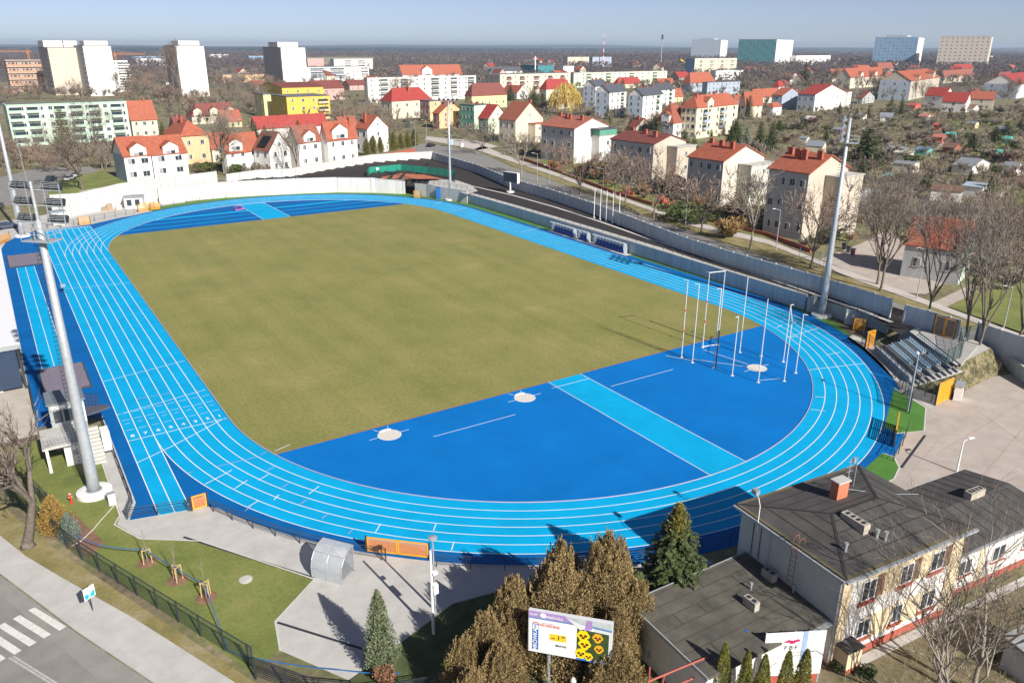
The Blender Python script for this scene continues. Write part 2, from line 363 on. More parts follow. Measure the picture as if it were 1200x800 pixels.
# shot-put and discus circles
for (cx, cy), lab, toe in (((-23.77, -55.09), 'white shot put circle with toe board, nearer the home straight', 1), ((-7.16, -55.03), 'white shot put circle with toe board, nearer the middle runway', 1), ((21.8, -63.2), 'white concrete throwing circle inside the tall net poles', 0)):
    t = thing('throwing_circle', lab, 'throwing circle', (cx, cy, .05))
    MB().lathe([(1.12, 0), (1.12, .012)], 40).build('circle_slab', mat('circle_concrete', (.62, .59, .54), .9, .08, 2), t)
    rb = MB(); A = [(1.12*math.cos(i*PI/20), 1.12*math.sin(i*PI/20)) for i in range(41)]; B = [(x*1.07, y*1.07) for x, y in A]
    rb.strip([(x, y, .02) for x, y in A], [(x, y, .02) for x, y in B]); rb.build('rim', M_line, t)
    if toe:
        tb = MB(); A = [(1.2*math.cos(a), 1.2*math.sin(a)) for a in [PI*(.32+.36*i/8) for i in range(9)]]
        for p, q in zip(A, A[1:]): tb.cbox(((p[0]+q[0])/2, (p[1]+q[1])/2, .07), .14, .12, .1, math.atan2(q[1]-p[1], q[0]-p[0]))
        tb.build('toe_board', M_white, t)
        MB().cbox((.55, 1.55, .01), .05, .9, .01, -.3).build('sector_line', M_line, t); MB().cbox((-.75, 1.5, .01), .05, .9, .01, .45).build('sector_line', M_line, t)

# landing pits with net covers
def pitcover(X0, X1, Y0, Y1, lab):
    t = thing('sand_pit', lab, 'sand pit', ((X0+X1)/2, (Y0+Y1)/2, .05)); w, l = (X1-X0)/2, (Y1-Y0)/2
    f = MB(); f.box(-w-.15, w+.15, -l-.15, -l, 0, .14); f.box(-w-.15, w+.15, l, l+.15, 0, .14); f.box(-w-.15, -w, -l, l, 0, .14); f.box(w, w+.15, -l, l, 0, .14); f.build('surround', mat('pit_frame', (.05, .05, .055), .8, .1, 2), t)
    cm = mat('pit_cover_cloth', (.06, .075, .13), .85, 0, 9, col2=(.32, .26, .30), detail=9)
    c = MB(); n = 14
    vs = [(-w+2*w*i/n, -l+2*l*j/n, .10+.05*math.sin(i*2.1+j*1.3)+.03*math.sin(j*3.7)) for j in range(n+1) for i in range(n+1)]
    c.add(vs, [(j*(n+1)+i, j*(n+1)+i+1, (j+1)*(n+1)+i+1, (j+1)*(n+1)+i) for j in range(n) for i in range(n)]); c.build('cover', cm, t, smooth=True)
pitcover(-52.9, -47.8, 40.2, 49.6, 'covered long jump pit at the far end of the runway')
pitcover(-52.2, -47.6, -25.2, -16.6, 'covered long jump pit beside the timing building')

# grass strips between the lanes and the retaining walls
flat('grass_strip', [(44.6, 48), (47, 50), (47.2, 14), (46.6, 14), (44.8, 14)], .024, M_astro)
flat('grass_strip_near', [(44.9, -12), (47.0, -12), (46.4, -52), (44.6, -58), (40.5, -64.5), (38.5, -64.5), (44.2, -50)], .024, M_astro)
flat('grass_strip_far', [(44.5, 48)]+arc(48.6, H, .12, PI*.66, 40)+[(-23, 83.5)]+arc(44.6, H, PI*.66, .1, 40), .022, M_astro)
flat('dugout_paving', [(44.9, -12), (46.6, -12), (47.2, 14), (45.2, 14)], .034, M_conc)
flat('artificial_lawn', [G(*p).xy for p in [(1048, 455), (1085, 478), (1083, 505), (1050, 508), (1036, 500)]], .036, M_astro)
flat('artificial_lawn_small', [G(*p).xy for p in [(1012, 550), (1034, 531), (1047, 535), (1054, 548), (1048, 561), (1028, 572)]], .036, M_astro)
pm = MB()
for a, b_ in (((1062, 560), (1100, 515)), ((1150, 560), (1200, 500)), ((1130, 470), (1200, 520)), ((1100, 530), (1200, 470))): strip_line(pm, [G(*a).xy, G(*b_).xy], .10, .018)
struct('yard_court_lines', pm, mat('faded_red_line', (.42, .31, .27), .9, .1, 2))
dr = MB(); strip_line(dr, [G(1056, 548).xy, G(1084, 510).xy], .25, .020); strip_line(dr, [G(215, 629).xy, G(368, 677).xy], .22, .022); strip_line(dr, [G(325, 729).xy, G(425, 760).xy], .2, .022)
struct('drain_channel', dr, M_dark)

ke = MB()
for L_ in ([(-49.0, -37), (-49.0, -56.2), (-49.6, -57.45), (-48.2, -60.75), (-44.2, -63.7), (-38.3, -73.25), (-42.15, -76.25), (-42.75, -79.2)], [G(*p).xy for p in [(1048, 455), (1085, 478), (1083, 505), (1050, 508)]], [G(*p).xy for p in [(1034, 531), (1047, 535), (1054, 548), (1048, 561), (1028, 572)]], [(-47.62, -34.5), (-47.62, -54.8), (-48.5, -57.5), (-42.4, -58.95)]): strip_line(ke, L_, .14, .050)
struct('edging_stones', ke, mat('edging', (.55, .54, .50), .9, .12, 2))
# ================================================================== WALLS, EMBANKMENT
def xy(p, z=0): v = G(*p, z); return (v.x, v.y)
def wall(name, label, cat, pts, z0, z1, th, m, cope=None, joints=0, caps=0, group=None):
    """free-standing wall along pts; one continuous body, joints cut as dark recesses"""
    t = thing(name, label, cat, (pts[0][0], pts[0][1], 0), 0, group); o = Vector((pts[0][0], pts[0][1], 0))
    P = [Vector((p[0], p[1], 0))-o for p in pts]; z0 = z0 if isinstance(z0, (list, tuple)) else [z0]*len(P); z1 = z1 if isinstance(z1, (list, tuple)) else [z1]*len(P)
    N = []
    for i in range(len(P)):
        d = (P[min(i+1, len(P)-1)]-P[max(i-1, 0)]).normalized(); N.append(Vector((-d.y, d.x, 0))*th/2)
    b = MB(); A0 = [P[i]+N[i]+Vector((0, 0, z0[i])) for i in range(len(P))]; B0 = [P[i]-N[i]+Vector((0, 0, z0[i])) for i in range(len(P))]
    A1 = [P[i]+N[i]+Vector((0, 0, z1[i])) for i in range(len(P))]; B1 = [P[i]-N[i]+Vector((0, 0, z1[i])) for i in range(len(P))]
    b.strip(A0, A1); b.strip(A1, B1); b.strip(B1, B0); b.poly([A0[0], A1[0], B1[0], B0[0]]); b.poly([A0[-1], B0[-1], B1[-1], A1[-1]])
    b.build('wall_body', m, t)
    if cope:
        c = MB()
        for i in range(len(P)-1):
            d = P[i+1]-P[i]; mid = (P[i]+P[i+1])/2; c.cbox((mid.x, mid.y, (z1[i]+z1[i+1])/2+.04), d.length, th+.12, .08, math.atan2(d.y, d.x))
        c.build('coping', cope, t)
    if joints:
        j = MB()
        cum = 0
        for (q, hd) in along([(p.x, p.y, 0) for p in P], joints):
            # height at q
            zz0, zz1 = z0[0], z1[0]; best = 1e9
            for i in range(len(P)-1):
                L = (P[i+1]-P[i]).length; u = max(0, min(1, (q-P[i]).dot(P[i+1]-P[i])/L/L)); dd = (P[i]+(P[i+1]-P[i])*u-q).length
                if dd < best: best = dd; zz0 = z0[i]+(z0[i+1]-z0[i])*u; zz1 = z1[i]+(z1[i+1]-z1[i])*u
            if caps: j.cbox((q.x, q.y, (zz0+zz1+caps)/2), .22, th+.10, zz1-zz0+caps, hd)
            else: j.cbox((q.x, q.y, (zz0+zz1)/2), .10, th+.02, zz1-zz0-.05, hd)
        j.build('panel_posts' if caps else 'panel_joints', M_panel if caps else mat('joint', (.24, .24, .23), .9, .1, 1), t)
    return t
ZP = 2.3
inner = [(46.9, 50.6), (47.3, 31), (47.3, 14.4), (47.1, -11), (46.8, -25), (46.4, -44), (46.1, -51.5)]
wall('retaining_wall', 'long smooth grey concrete retaining wall along the right side of the track', 'retaining wall', inner, 0, ZP, .35, M_panel, M_conc, 12)
wall('retaining_wall', 'short grey concrete wall return left of the tall right floodlight mast', 'retaining wall', [(45.7, -52.0), (47.0, -53.2)], 0, 2.4, .5, M_conc)
wall('retaining_wall', 'grey concrete wall piece right of the tall right floodlight mast', 'retaining wall', [(47.4, -52.6), (46.7, -58.2)], 0, 2.0, .35, M_conc)
wall('wall_pier', 'white concrete pier ending the wall beside the small orange gate', 'wall', [(45.6, -58.6), (47.6, -60.2)], 0, 2.2, .45, M_render)
farw = [xy(p) for p in [(187, 239), (200, 237.5), (230, 234.5), (260, 232), (300, 229.5), (350, 227), (395, 225.5), (440, 226), (475, 227.5)]]
wall('retaining_wall', 'tall curved white wall behind the far bend of the track', 'retaining wall', farw, 0, [3.8, 3.9, 4, 4, 4, 4, 4, 3.9, 3.4], .3, M_render, M_conc, 9)
far2 = [xy(p) for p in [(487, 229), (500, 230.5), (514, 233), (548, 238.5)]]
wall('retaining_wall', 'pale concrete wall with a dark door behind the central far mast', 'retaining wall', far2, 0, 3.2, .3, M_conc, None, 4)
d = thing('metal_door', 'dark blue metal door in the pale wall left of the far mast', 'door', (*xy((515, 233.3)), 0), R_(-40))
MB().box(-.75, .75, -.30, -.18, 0, 2.9).build('door_leaf', M_blue, d); MB().box(-.85, .85, -.28, -.17, 2.9, 3.05).build('lintel', M_dark, d)
# embankment: one sloping sheet from the retaining walls up to the outer wall
ow_l = [xy(p, 2.5) for p in [(185, 224), (257, 217.5), (300, 211), (344, 209), (390, 200), (437, 192), (475, 189), (507, 187)]]
ow_r = [xy(p, 2.5) for p in [(507, 187), (560, 203), (600, 221), (645, 234), (700, 253), (760, 277), (800, 293), (850, 310), (900, 325), (960, 343), (1020, 363), (1043, 371)]]
emb = MB()
la = [(-6, 92.5)]+farw[4:]; ra = [(-2.9, 95.5)]+ow_l[2:]
def resample(P, n):
    P = [Vector((p[0], p[1])) for p in P]; L = [0]
    for a, b_ in zip(P, P[1:]): L.append(L[-1]+(b_-a).length)
    out = []
    for k in range(n):
        s = L[-1]*k/(n-1); i = max(j for j in range(len(P)-1) if L[j] <= s+1e-9); u = (s-L[i])/max(1e-9, L[i+1]-L[i]); out.append(P[i]+(P[i+1]-P[i])*min(1, u))
    return out
A = resample(farw[2:], 20); B = resample(ow_l[1:], 20)
for i in range(19): emb.poly([(A[i].x, A[i].y, 3.3), (A[i+1].x, A[i+1].y, 3.0), (B[i+1].x, B[i+1].y, 2.6), (B[i].x, B[i].y, 3.2)])
A = resample([farw[-1]]+far2+inner+[(47.5, -59), (44.2, -64.8), (42, -69)], 60); B = resample(ow_r+[(51.5, -62), (50.3, -68)], 60)
for i in range(59): emb.poly([(A[i].x, A[i].y, ZP-.05), (A[i+1].x, A[i+1].y, ZP-.05), (B[i+1].x, B[i+1].y, 2.5), (B[i].x, B[i].y, 2.5)])
struct('mulch_bank', emb, M_mulch)
# walkway behind the wall top and kerb path
wk = MB(); A = resample(inner, 30)
for i in range(29): wk.poly([(A[i].x+.1, A[i].y, ZP+.03), (A[i+1].x+.1, A[i+1].y, ZP+.03), (A[i+1].x+1.5, A[i+1].y, ZP+.03), (A[i].x+1.5, A[i].y, ZP+.03)])
struct('walkway', wk, M_conc)
kp = MB(); K = [xy(p, 2.42) for p in [(534, 214), (560, 220), (600, 229), (650, 243), (700, 259), (760, 280), (800, 293), (900, 326), (985, 356), (1010, 364), (1045, 378)]]
strip_line(kp, K, .7, 2.50); struct('kerb_path', kp, mat('kerb_stone', (.55, .53, .50), .9, .1, 1))
tn = MB(); T = [xy(p, 2.5) for p in [(436, 212.5), (470, 206), (497, 207.5), (520, 212.5)]]
tn.poly([(p[0], p[1], 3.15) for p in T]); struct('clay_court', tn, mat('clay', (.42, .14, .07), .95, .15, .6))
tp = MB(); tp.poly([(*xy(p, 2.6), 2.62) for p in [(500, 216.5), (505, 210), (534, 211), (552, 217), (560, 224), (548, 228), (525, 221)]]); struct('court_path', tp, M_conc)
# outer walls
wall('boundary_wall', 'white panel wall with a fence on top at the far left of the stadium', 'boundary wall', [xy(p) for p in [(72, 257), (95, 251), (140, 243), (185, 238)]], 0, 3.0, .25, M_render, None, 3)
wall('boundary_wall', 'long white boundary wall below the twin white houses', 'boundary wall', [xy(p, 2) for p in [(60, 240), (95, 238), (140, 230), (185, 223), (255, 214)]], 0, [4.2, 4.4, 5, 5, 5], .25, M_render, M_conc, 4)
wall('boundary_wall', 'stepped white boundary wall in front of the terrace of red roofed houses', 'boundary wall', [xy(p, 2.5) for p in [(266, 216), (300, 211), (344, 209)]]+[xy(p, 2.5) for p in [(390, 200), (437, 192), (475, 189), (507, 187)]], 0, [5.1, 5.1, 5.3, 5.3, 5.3, 5.2, 5.0], .25, M_render, M_conc, 4)
OWR = ow_r[:]
zt = [4.9, 4.9, 5.0]+[5.0]*(len(OWR)-3)
wall('boundary_wall', 'long blue-grey concrete panel wall between the mulch bank and the street', 'boundary wall', OWR, 0, zt, .2, M_panel, None, 3.0, .12)
wall('boundary_wall', 'blue-grey panel wall piece behind the grandstand deck, left of the tree trunks', 'boundary wall', [xy(p, 2.5) for p in [(1058, 378), (1085, 385), (1106, 392)]]+[xy(p, 2.5) for p in [(1122, 397)]], 0, 5.0, .2, M_panel, None, 3.0, .1)
wall('boundary_wall', 'blue-grey panel wall running off the right edge of the photo', 'boundary wall', [xy(p, 2.0) for p in [(1143, 400), (1170, 410), (1200, 420), (1240, 436)]], 0, 4.6, .2, M_panel, None, 3.0, .1)
wall('retaining_wall', 'low smooth grey wall at the corner of the beige yard', 'retaining wall', [xy(p) for p in [(1170, 424), (1200, 448), (1240, 470)]], 0, 1.7, .25, M_panel, M_conc)

# ---- railings
def railing(name, label, pts, z=0, h=1.1, step=2.6, bars=1, m=M_rail, r=.035, group=None, zs=None, cat='railing', mesh=None, lean=0):
    t = thing(name, label, cat, (pts[0][0], pts[0][1], z), 0, group); o = Vector((pts[0][0], pts[0][1], 0))
    P = [Vector((p[0], p[1], 0))-o for p in pts]
    pm_ = MB().box(-r, r, -r, r, 0, h).mesh('post', m)
    Q = along(P, step)[:98]
    for q, hd in Q: link('post', pm_, t, (q.x, q.y, 0), hd)
    Q2 = [q for q, _ in Q]+[P[-1]]
    link('post', pm_, t, (P[-1].x, P[-1].y, 0), 0)
    rb = MB()
    for k in range(bars):
        zz = h-.03-(h-.15)*k/max(1, bars)
        for a, b_ in zip(P, P[1:]): rb.tube((a.x, a.y, zz), (b_.x, b_.y, zz), r*.8 if k == 0 else r*.45, None, 4)
    rb.build('rails', m, t)
    if mesh:
        ms = MB(); ms.strip([(p.x, p.y, .05) for p in P], [(p.x, p.y, h-.05) for p in P]); ms.build('mesh_panel', mesh, t)
    return t
nearfence = arc(45.95, -H, -PI*.655, -PI*.40, 40)
railing('track_railing', 'dark horizontal bar railing round the near bend left of the double orange gate', arc(45.8, -H, -PI*.874, -PI*.755, 16), 0, 1.15, 2.4, 6)
railing('track_railing', 'dark bar railing on the near bend between the double gate and the brown conifers', arc(45.8, -H, -PI*.727, -PI*.45, 30), 0, 1.15, 2.6, 5)
railing('track_railing', 'dark railing on the near end of the straight lanes left of the small orange gate', [(-48.6, -57.2), (-47.4, -57.6), (-43.9, -58.7)], 0, 1.15, 2.4, 6)
railing('track_railing', 'dark tall-bar railing between the timing building and the near left corner', [(-47.8, -35.5), (-47.8, -44), (-47.8, -54.9), (-48.6, -57.2)], 0, 1.0, 2.4, 7)
railing('track_railing', 'thin dark fence along the right of the bend below the seating steps', arc(46.2, -H, -PI*.165, -PI*.245, 14), 0, 2.0, 1.8, 2, mesh=M_meshd)
railing('track_railing', 'thin dark fence on the right bend beside the artificial lawn', arc(46.3, -H, -PI*.255, -PI*.315, 12), 0, 2.4, 1.6, 2, mesh=M_mesh)
railing('track_railing', 'dark fence behind the right bend near the main building roof', arc(46.2, -H, -PI*.345, -PI*.40, 10), 0, 1.2, 2.0, 3)
railing('track_railing', 'dark railing along the far left paved corner of the track', [(-47, 72.2), (-40, 73.2), (-33, 77.5), (-26, 80.6)], 0, 1.3, 2.6, 2)
railing('track_railing', 'thin railing on the grass strip under the curved white wall', arc(46.4, H, PI*.66, PI*.50, 14), 0, 1.4, 3.4, 2)
railing('wall_railing', 'dark post railing on top of the retaining wall beside the right straight', [(p[0]+.35, p[1]) for p in inner], ZP+.05, 1.0, 2.5, 2)
railing('wall_railing', 'light railing along the top of the curved white wall', farw[:6], 4.0, 1.0, 2.4, 2, M_galv, .03)
railing('wall_railing', 'dark railing on the wall between the clay court and the far mast', [farw[-1]]+far2, 3.4, 1.0, 2, 3)
railing('wall_railing', 'dark railing at the top of the mulch bank right of the tall mast', [(47.2, -53), (46.7, -58), (44.4, -64.2)], 2.1, 1.0, 1.8, 3)
# clay court net
t = thing('net_fence', 'bright green mesh fence round the small orange clay court', 'fence', (*xy((430, 212), 2.6), 2.6))
o = t.location; N_ = [Vector((*xy(p, 2.6), 0))-Vector((o.x, o.y, 0)) for p in [(431, 209), (433, 205), (470, 201.5), (500, 204.5), (534, 209), (534.5, 214)]]
mm_ = MB(); mm_.strip([(p.x, p.y, .3) for p in N_], [(p.x, p.y, 2.2) for p in N_]); mm_.build('net', M_net, t)
for q, hd in along(N_, 3.0): MB().box(-.04, .04, -.04, .04, 0, 2.3).build('post', M_dark, t, (q.x, q.y, 0))
s = MB(); s.cbox((7.5, 9.5, 1.5), 1.6, .06, .7, .5); s.build('white_screen', M_white, t)

# ---- orange gates
def gate(label, p, q, h=1.8, leaves=1, base=0, slats=9, fill=M_orwood, cat='gate'):
    a, b_ = Vector((*p, 0)), Vector((*q, 0)); L = (b_-a).length; t = thing('slatted_gate', label, cat, (a.x, a.y, base), math.atan2((b_-a).y, (b_-a).x))
    w = L/leaves
    for k in range(leaves):
        f = MB(); x0, x1 = k*w+.02, (k+1)*w-.02
        f.box(x0, x0+.10, -.05, .05, .1, h); f.box(x1-.10, x1, -.05, .05, .1, h); f.box(x0, x1, -.052, .052, h-.10, h+.01); f.box(x0, x1, -.052, .052, .1, .22)
        fr_ = f.build('leaf_frame', M_orange, t)
        sl = MB()
        for i in range(slats):
            z = .3+(h-.45)*i/slats; sl.box(x0+.1, x1-.1, -.03, .03, z, z+(h-.45)/slats*.45)
        sl.build('slats', fill, fr_)
    for x in (-.08, L+.08): MB().box(x-.05, x+.05, -.06, .06, 0, h+.12).build('gate_post', M_dark, t)
    return t
gate('small orange slatted gate in the railing at the near end of the straight', (-43.7, -58.75), (-42.5, -58.75), 1.35)
gate('wide double orange slatted gate in the near bend railing', (-33.6, -72.2), (-30.0, -75.6), 1.35, 2)
gate('narrow orange gate at the left end of the grandstand', (39.3, -66.2), (40.9, -66.3), 2.3, 1, 0, 10, M_orange)
gate('tiny orange gate beside the right floodlight mast', (44.1, -61.0), (44.8, -62.4), 1.8, 1, 0, 9, M_orange)
gate('large yellow-orange double gate on the edge of the beige yard', xy((1096, 475)), xy((1113, 467)), 2.6, 2, 0, 14, mat('yellow_paint', (.85, .42, .03), .5, .05, 2))
gate('long yellow-orange gate seen edge-on beside the small artificial lawn', (17.0, -84.4), (21.4, -82.0), 1.8, 2, 0, 10, mat('yellow_paint', (.85, .42, .03)))
gate('brown and orange double gate in the panel wall behind the grandstand deck', xy((1093, 390), 2.5), xy((1117, 398), 2.5), 2.6, 2, 2.4, 10, mat('brown_slats', (.20, .11, .07), .7, .1, 2))
gate('pale orange double gate on the left of the far bend', (-24.9, 82.2), (-21.0, 84.0), 1.8, 2, 0, 9, mat('pale_orange', (.72, .42, .16), .6, .1, 2))
gate('bright orange gate on the grass beside the far bend', xy((177, 246)), xy((188, 245)), 1.7, 1, 0, 9, M_orange)
gate('small pale orange gate behind the far end of the straight lanes', (-38.4, 72.9), (-36.2, 73.5), 1.7, 1, 0, 9, mat('pale_orange', (.72, .42, .16)))
gate('small orange gate at the left of the far corner of the blue apron', (-53.6, 61.5), (-51.8, 64.5), 1.7, 1, 0, 9, M_orange)
gate('pale orange barrier in front of the wall near the far mast', xy((485, 232)), xy((493, 232.5)), 1.9, 1, 0, 9, mat('pale_orange', (.72, .42, .16)))

# ---- floodlight masts
def mast(label, x, y, h, r0=.50, r1=.25, rz=0, kind='full', group='floodlight masts'):
    t = thing('floodlight_mast', label, 'floodlight mast', (x, y, 0), rz)
    MB().lathe([(1.45, 0), (1.45, .35), (1.1, .40)], 28).build('concrete_base', M_white, t)
    MB().lathe([(r0, .35), (r0*.97, h*.1), (r0+(r1-r0)*.5, h*.5), (r1, h)], 18).build('pole', M_galv, t, smooth=True)
    fl = MB(); fl.lathe([(r0+.16, .36), (r0+.16, .44)], 20); fl.build('base_flange', M_grey, t)
    lad = MB(); a = PI*1.02 if kind != 'small' else PI
    for i in range(int((h-3)/.38)):
        z = 2.5+i*.38; rr = r0+(r1-r0)*z/h; lad.box(-rr-.34, -rr+.02, -.20, -.17, z, z+.03); lad.box(-rr-.34, -rr-.31, -.19, .19, z, z+.03); lad.box(-rr-.34, -rr+.02, .17, .20, z, z+.03); lad.box(-rr-.33, -rr-.31, -.20, -.18, z, z+.40)
    lad.build('climbing_rungs', M_dark, t)
    if kind == 'full':
        pf = MB(); pf.box(-1.25, 1.25, -.7, .7, h-1.6, h-1.52)
        for zz in (h-1.0, h-.5):
            for a_, b_ in (((-1.25, -.7), (1.25, -.7)), ((1.25, -.7), (1.25, .7)), ((1.25, .7), (-1.25, .7)), ((-1.25, .7), (-1.25, -.7))): pf.tube((*a_, zz), (*b_, zz), .03, None, 4)
        for a_ in ((-1.25, -.7), (1.25, -.7), (1.25, .7), (-1.25, .7), (0, -.7), (0, .7)): pf.tube((*a_, h-1.5), (*a_, h-.45), .03, None, 4)
        pf.build('service_platform', M_galv, t)
        fr = MB(); rows = [h-.2, h+1.1, h+2.3]
        fr.tube((0, 0, h), (0, 0, h+3.0), .13, None, 6)
        for z in rows: fr.tube((-2.3, .25, z), (2.3, .25, z), .06, None, 5)
        for X in (-2.2, -.8, .8, 2.2): fr.tube((X, .25, h-.4), (X, .25, h+2.8), .04, None, 4)
        fr.tube((-.25, 0, h+2.5), (-.45, 0, h+7.0), .02, None, 4)
        fr.build('lamp_frame', M_galv, t)
        hm = MB(); hm.cbox((0, .28, 0), .74, .34, .56, 0, 0)
        for k in range(4): hm.cbox((0, -.02+0*k, -.2+.13*k), .70, .12, .03, 0, 1)
        hm.cbox((0, .455, 0), .66, .02, .48, 0, 2)
        me = hm.mesh('floodlight', [M_dark, M_galv, M_glass2])
        for z in rows:
            for X in (-1.85, -1.0, 1.0, 1.85):
                q = link('floodlight', me, t, (X, .28, z+.42), .2 if X < 0 else -.2); q.rotation_euler = (-.5, 0, .1*X)
    elif kind == 'slim':
        fr = MB()
        pf = MB(); pf.box(-.2, 1.5, -.6, .6, h-3.3, h-3.2)
        for zz in (h-2.8, h-2.3):
            for a_, b_ in (((.2, -.6), (1.5, -.6)), ((1.5, -.6), (1.5, .6)), ((1.5, .6), (.2, .6))): pf.tube((*a_, zz), (*b_, zz), .03, None, 4)
        for a_ in ((.2, -.6), (1.5, -.6), (1.5, .6), (.2, .6)): pf.tube((*a_, h-3.2), (*a_, h-2.3), .03, None, 4)
        pf.build('service_platform', M_galv, t)
        for z in (h-.2, h-1.1, h-2.0, h-2.9): fr.tube((-.5, -1.8, z), (-.5, 1.8, z), .055, None, 5); fr.tube((0, 0, z), (-.5, 0, z), .055, None, 4)
        fr.tube((0, 0, h-.1), (.4, 0, h+5.0), .025, None, 4)
        fr.build('lamp_frame', M_galv, t)
        hm = MB(); hm.cbox((0, 0, 0), .30, .62, .50, 0, 0); hm.cbox((-.17, 0, 0), .03, .56, .44, 0, 1)
        me = hm.mesh('floodlight', [M_grey, M_glass2])
        for z in (h-.2, h-1.1, h-2.0, h-2.9):
            for Y in (-1.5, -.55, .55, 1.5):
                q = link('floodlight', me, t, (-.75, Y, z+.1)); q.rotation_euler = (0, .45, 0)
    else:
        fr = MB(); fr.tube((-2.6, 0, h), (2.6, 0, h), .07, None, 5); fr.tube((-1.7, 0, h-.8), (1.7, 0, h-.8), .05, None, 5); fr.build('lamp_frame', M_galv, t)
        hm = MB(); hm.cbox((0, .1, .3), .6, .4, .5); me = hm.mesh('floodlight', M_dark)
        for X in (-2.2, -1.1, 0, 1.1, 2.2): link('floodlight', me, t, (X, 0, h))
        for X in (-1.3, 0, 1.3): link('floodlight', me, t, (X, 0, h-.85))
    return t
mast('nearest floodlight mast, thick pale pole on a white round base on the lawn', -50.3, -51.2, 24.3, rz=R_(-45))
mast('far left floodlight mast standing at the corner of the blue apron', -49.4, 67.5, 26, rz=R_(-110))
mast('tallest right floodlight mast beside the concrete retaining wall', 45.8, -54.6, 28.1, .50, .20, rz=R_(-52), kind='slim')
mast('thin pale floodlight mast in front of the far wall left of the scoreboard', *xy((528, 234.5)), 24.4, .36, .17, rz=R_(-35), kind='small')

# ---- throwing cage
M_pole = mat('pole_paint', (.60, .61, .61), .5, .05, 1)
t = thing('throwing_cage', 'tall white poled discus and hammer cage frame without its net', 'throwing cage', (21.8, -63.2, .045))
tall = [(16.5, -55.6), (16.4, -57.6), (21.4, -54.5), (23.7, -55.0), (17.3, -60.3), (24.1, -58.4)]
low = [(17.4, -63.2), (25.5, -60.7), (18.4, -66.3), (26.2, -63.6), (21.3, -67.7), (24.5, -66.8)]
for i, (X, Y) in enumerate(tall+low):
    hh = 10.2 if i < 6 else 7.5; mb = MB(); lx, ly = X-21.8, Y+63.2
    mb.lathe([(.06, 0), (.05, hh)], 8, 0, (lx, ly)); mb.lathe([(.22, 0), (.22, .05)], 10, 0, (lx, ly))
    dx, dy = -lx, -ly; L = math.hypot(dx, dy); mb.tube((lx, ly, hh-.02), (lx-dx/L*.5, ly-dy/L*.5, hh-.05), .05, None, 5)
    p = mb.build('net_pole', M_pole, t)
    if i in (0, 2):
        for z in (3.5, 6.2): MB().lathe([(.11, z), (.11, z+.22)], 8, 0, (lx, ly)).build('red_band', M_red, p)
def loc_(p, z): return (p[0]-21.8, p[1]+63.2, z)
cb = MB(); cb.tube(loc_(tall[2], 10.15), loc_(tall[3], 10.15), .05); cb.tube(loc_(tall[2], .12), loc_(tall[3], .12), .05); cb.tube(loc_(low[4], 7.45), loc_(low[3], 7.45), .05)
cb.build('crossbar', M_white, t)
gp = MB(); gp.tube((-3.2, -3.1, .1), (-3.0, 2.6, 2.2), .04, None, 5)
MB().box(-4.55, -4.43, 2.5, 2.62, 0, 5.0).build('dark_pole', M_dark, t)
# flagpoles
fp0 = None
for i, p in enumerate([(696, 255.5), (703, 257.5), (710, 259.5), (717.5, 261.5), (725, 263.5)]):
    v = G(*p, 2.45)
    lab = ['leftmost white flagpole of the row on the mulch bank', 'second white flagpole from the left on the mulch bank', 'middle white flagpole of the five on the mulch bank', 'fourth white flagpole from the left on the mulch bank', 'rightmost white flagpole of the row on the mulch bank'][i]
    if not fp0:
        fp0 = thing('flagpole', lab, 'flagpole', v, 0, 'white flagpoles on the bank')
        MB().lathe([(.28, 0), (.28, .12), (.1, .13)], 12).build('foot', M_white, fp0); MB().lathe([(.085, .1), (.06, 6.4)], 10).build('pole', M_white, fp0); MB().lathe([(.09, 6.4), (.09, 6.5), (.02, 6.58)], 8).build('cap', M_galv, fp0)
    else: copy_tree(fp0, v, label=lab)
# scoreboard
v = G(598, 225.5, 2.5); t = thing('scoreboard', 'dark rectangular scoreboard on a single white post by the far right bank', 'scoreboard', v, R_(-78))
MB().lathe([(1.0, 0), (1.0, .3), (.3, .32)], 20).build('base', M_white, t); MB().lathe([(.2, .3), (.2, 2.6)], 10).build('post', M_white, t)
bx = MB(); bx.box(-2.5, 2.5, -.05, .75, 2.45, 5.0); bx.build('cabinet', M_white, t)
MB().box(-2.42, 2.42, -.10, -.052, 2.52, 4.93).build('screen', mat('screen_dark', (.015, .03, .05), .3, .05, 2), t)
lv = MB()
for i in range(6): lv.box(-2.53, -2.502, .0, .7, 2.7+i*.37, 2.9+i*.37)
lv.build('side_louvres', M_grey, t)
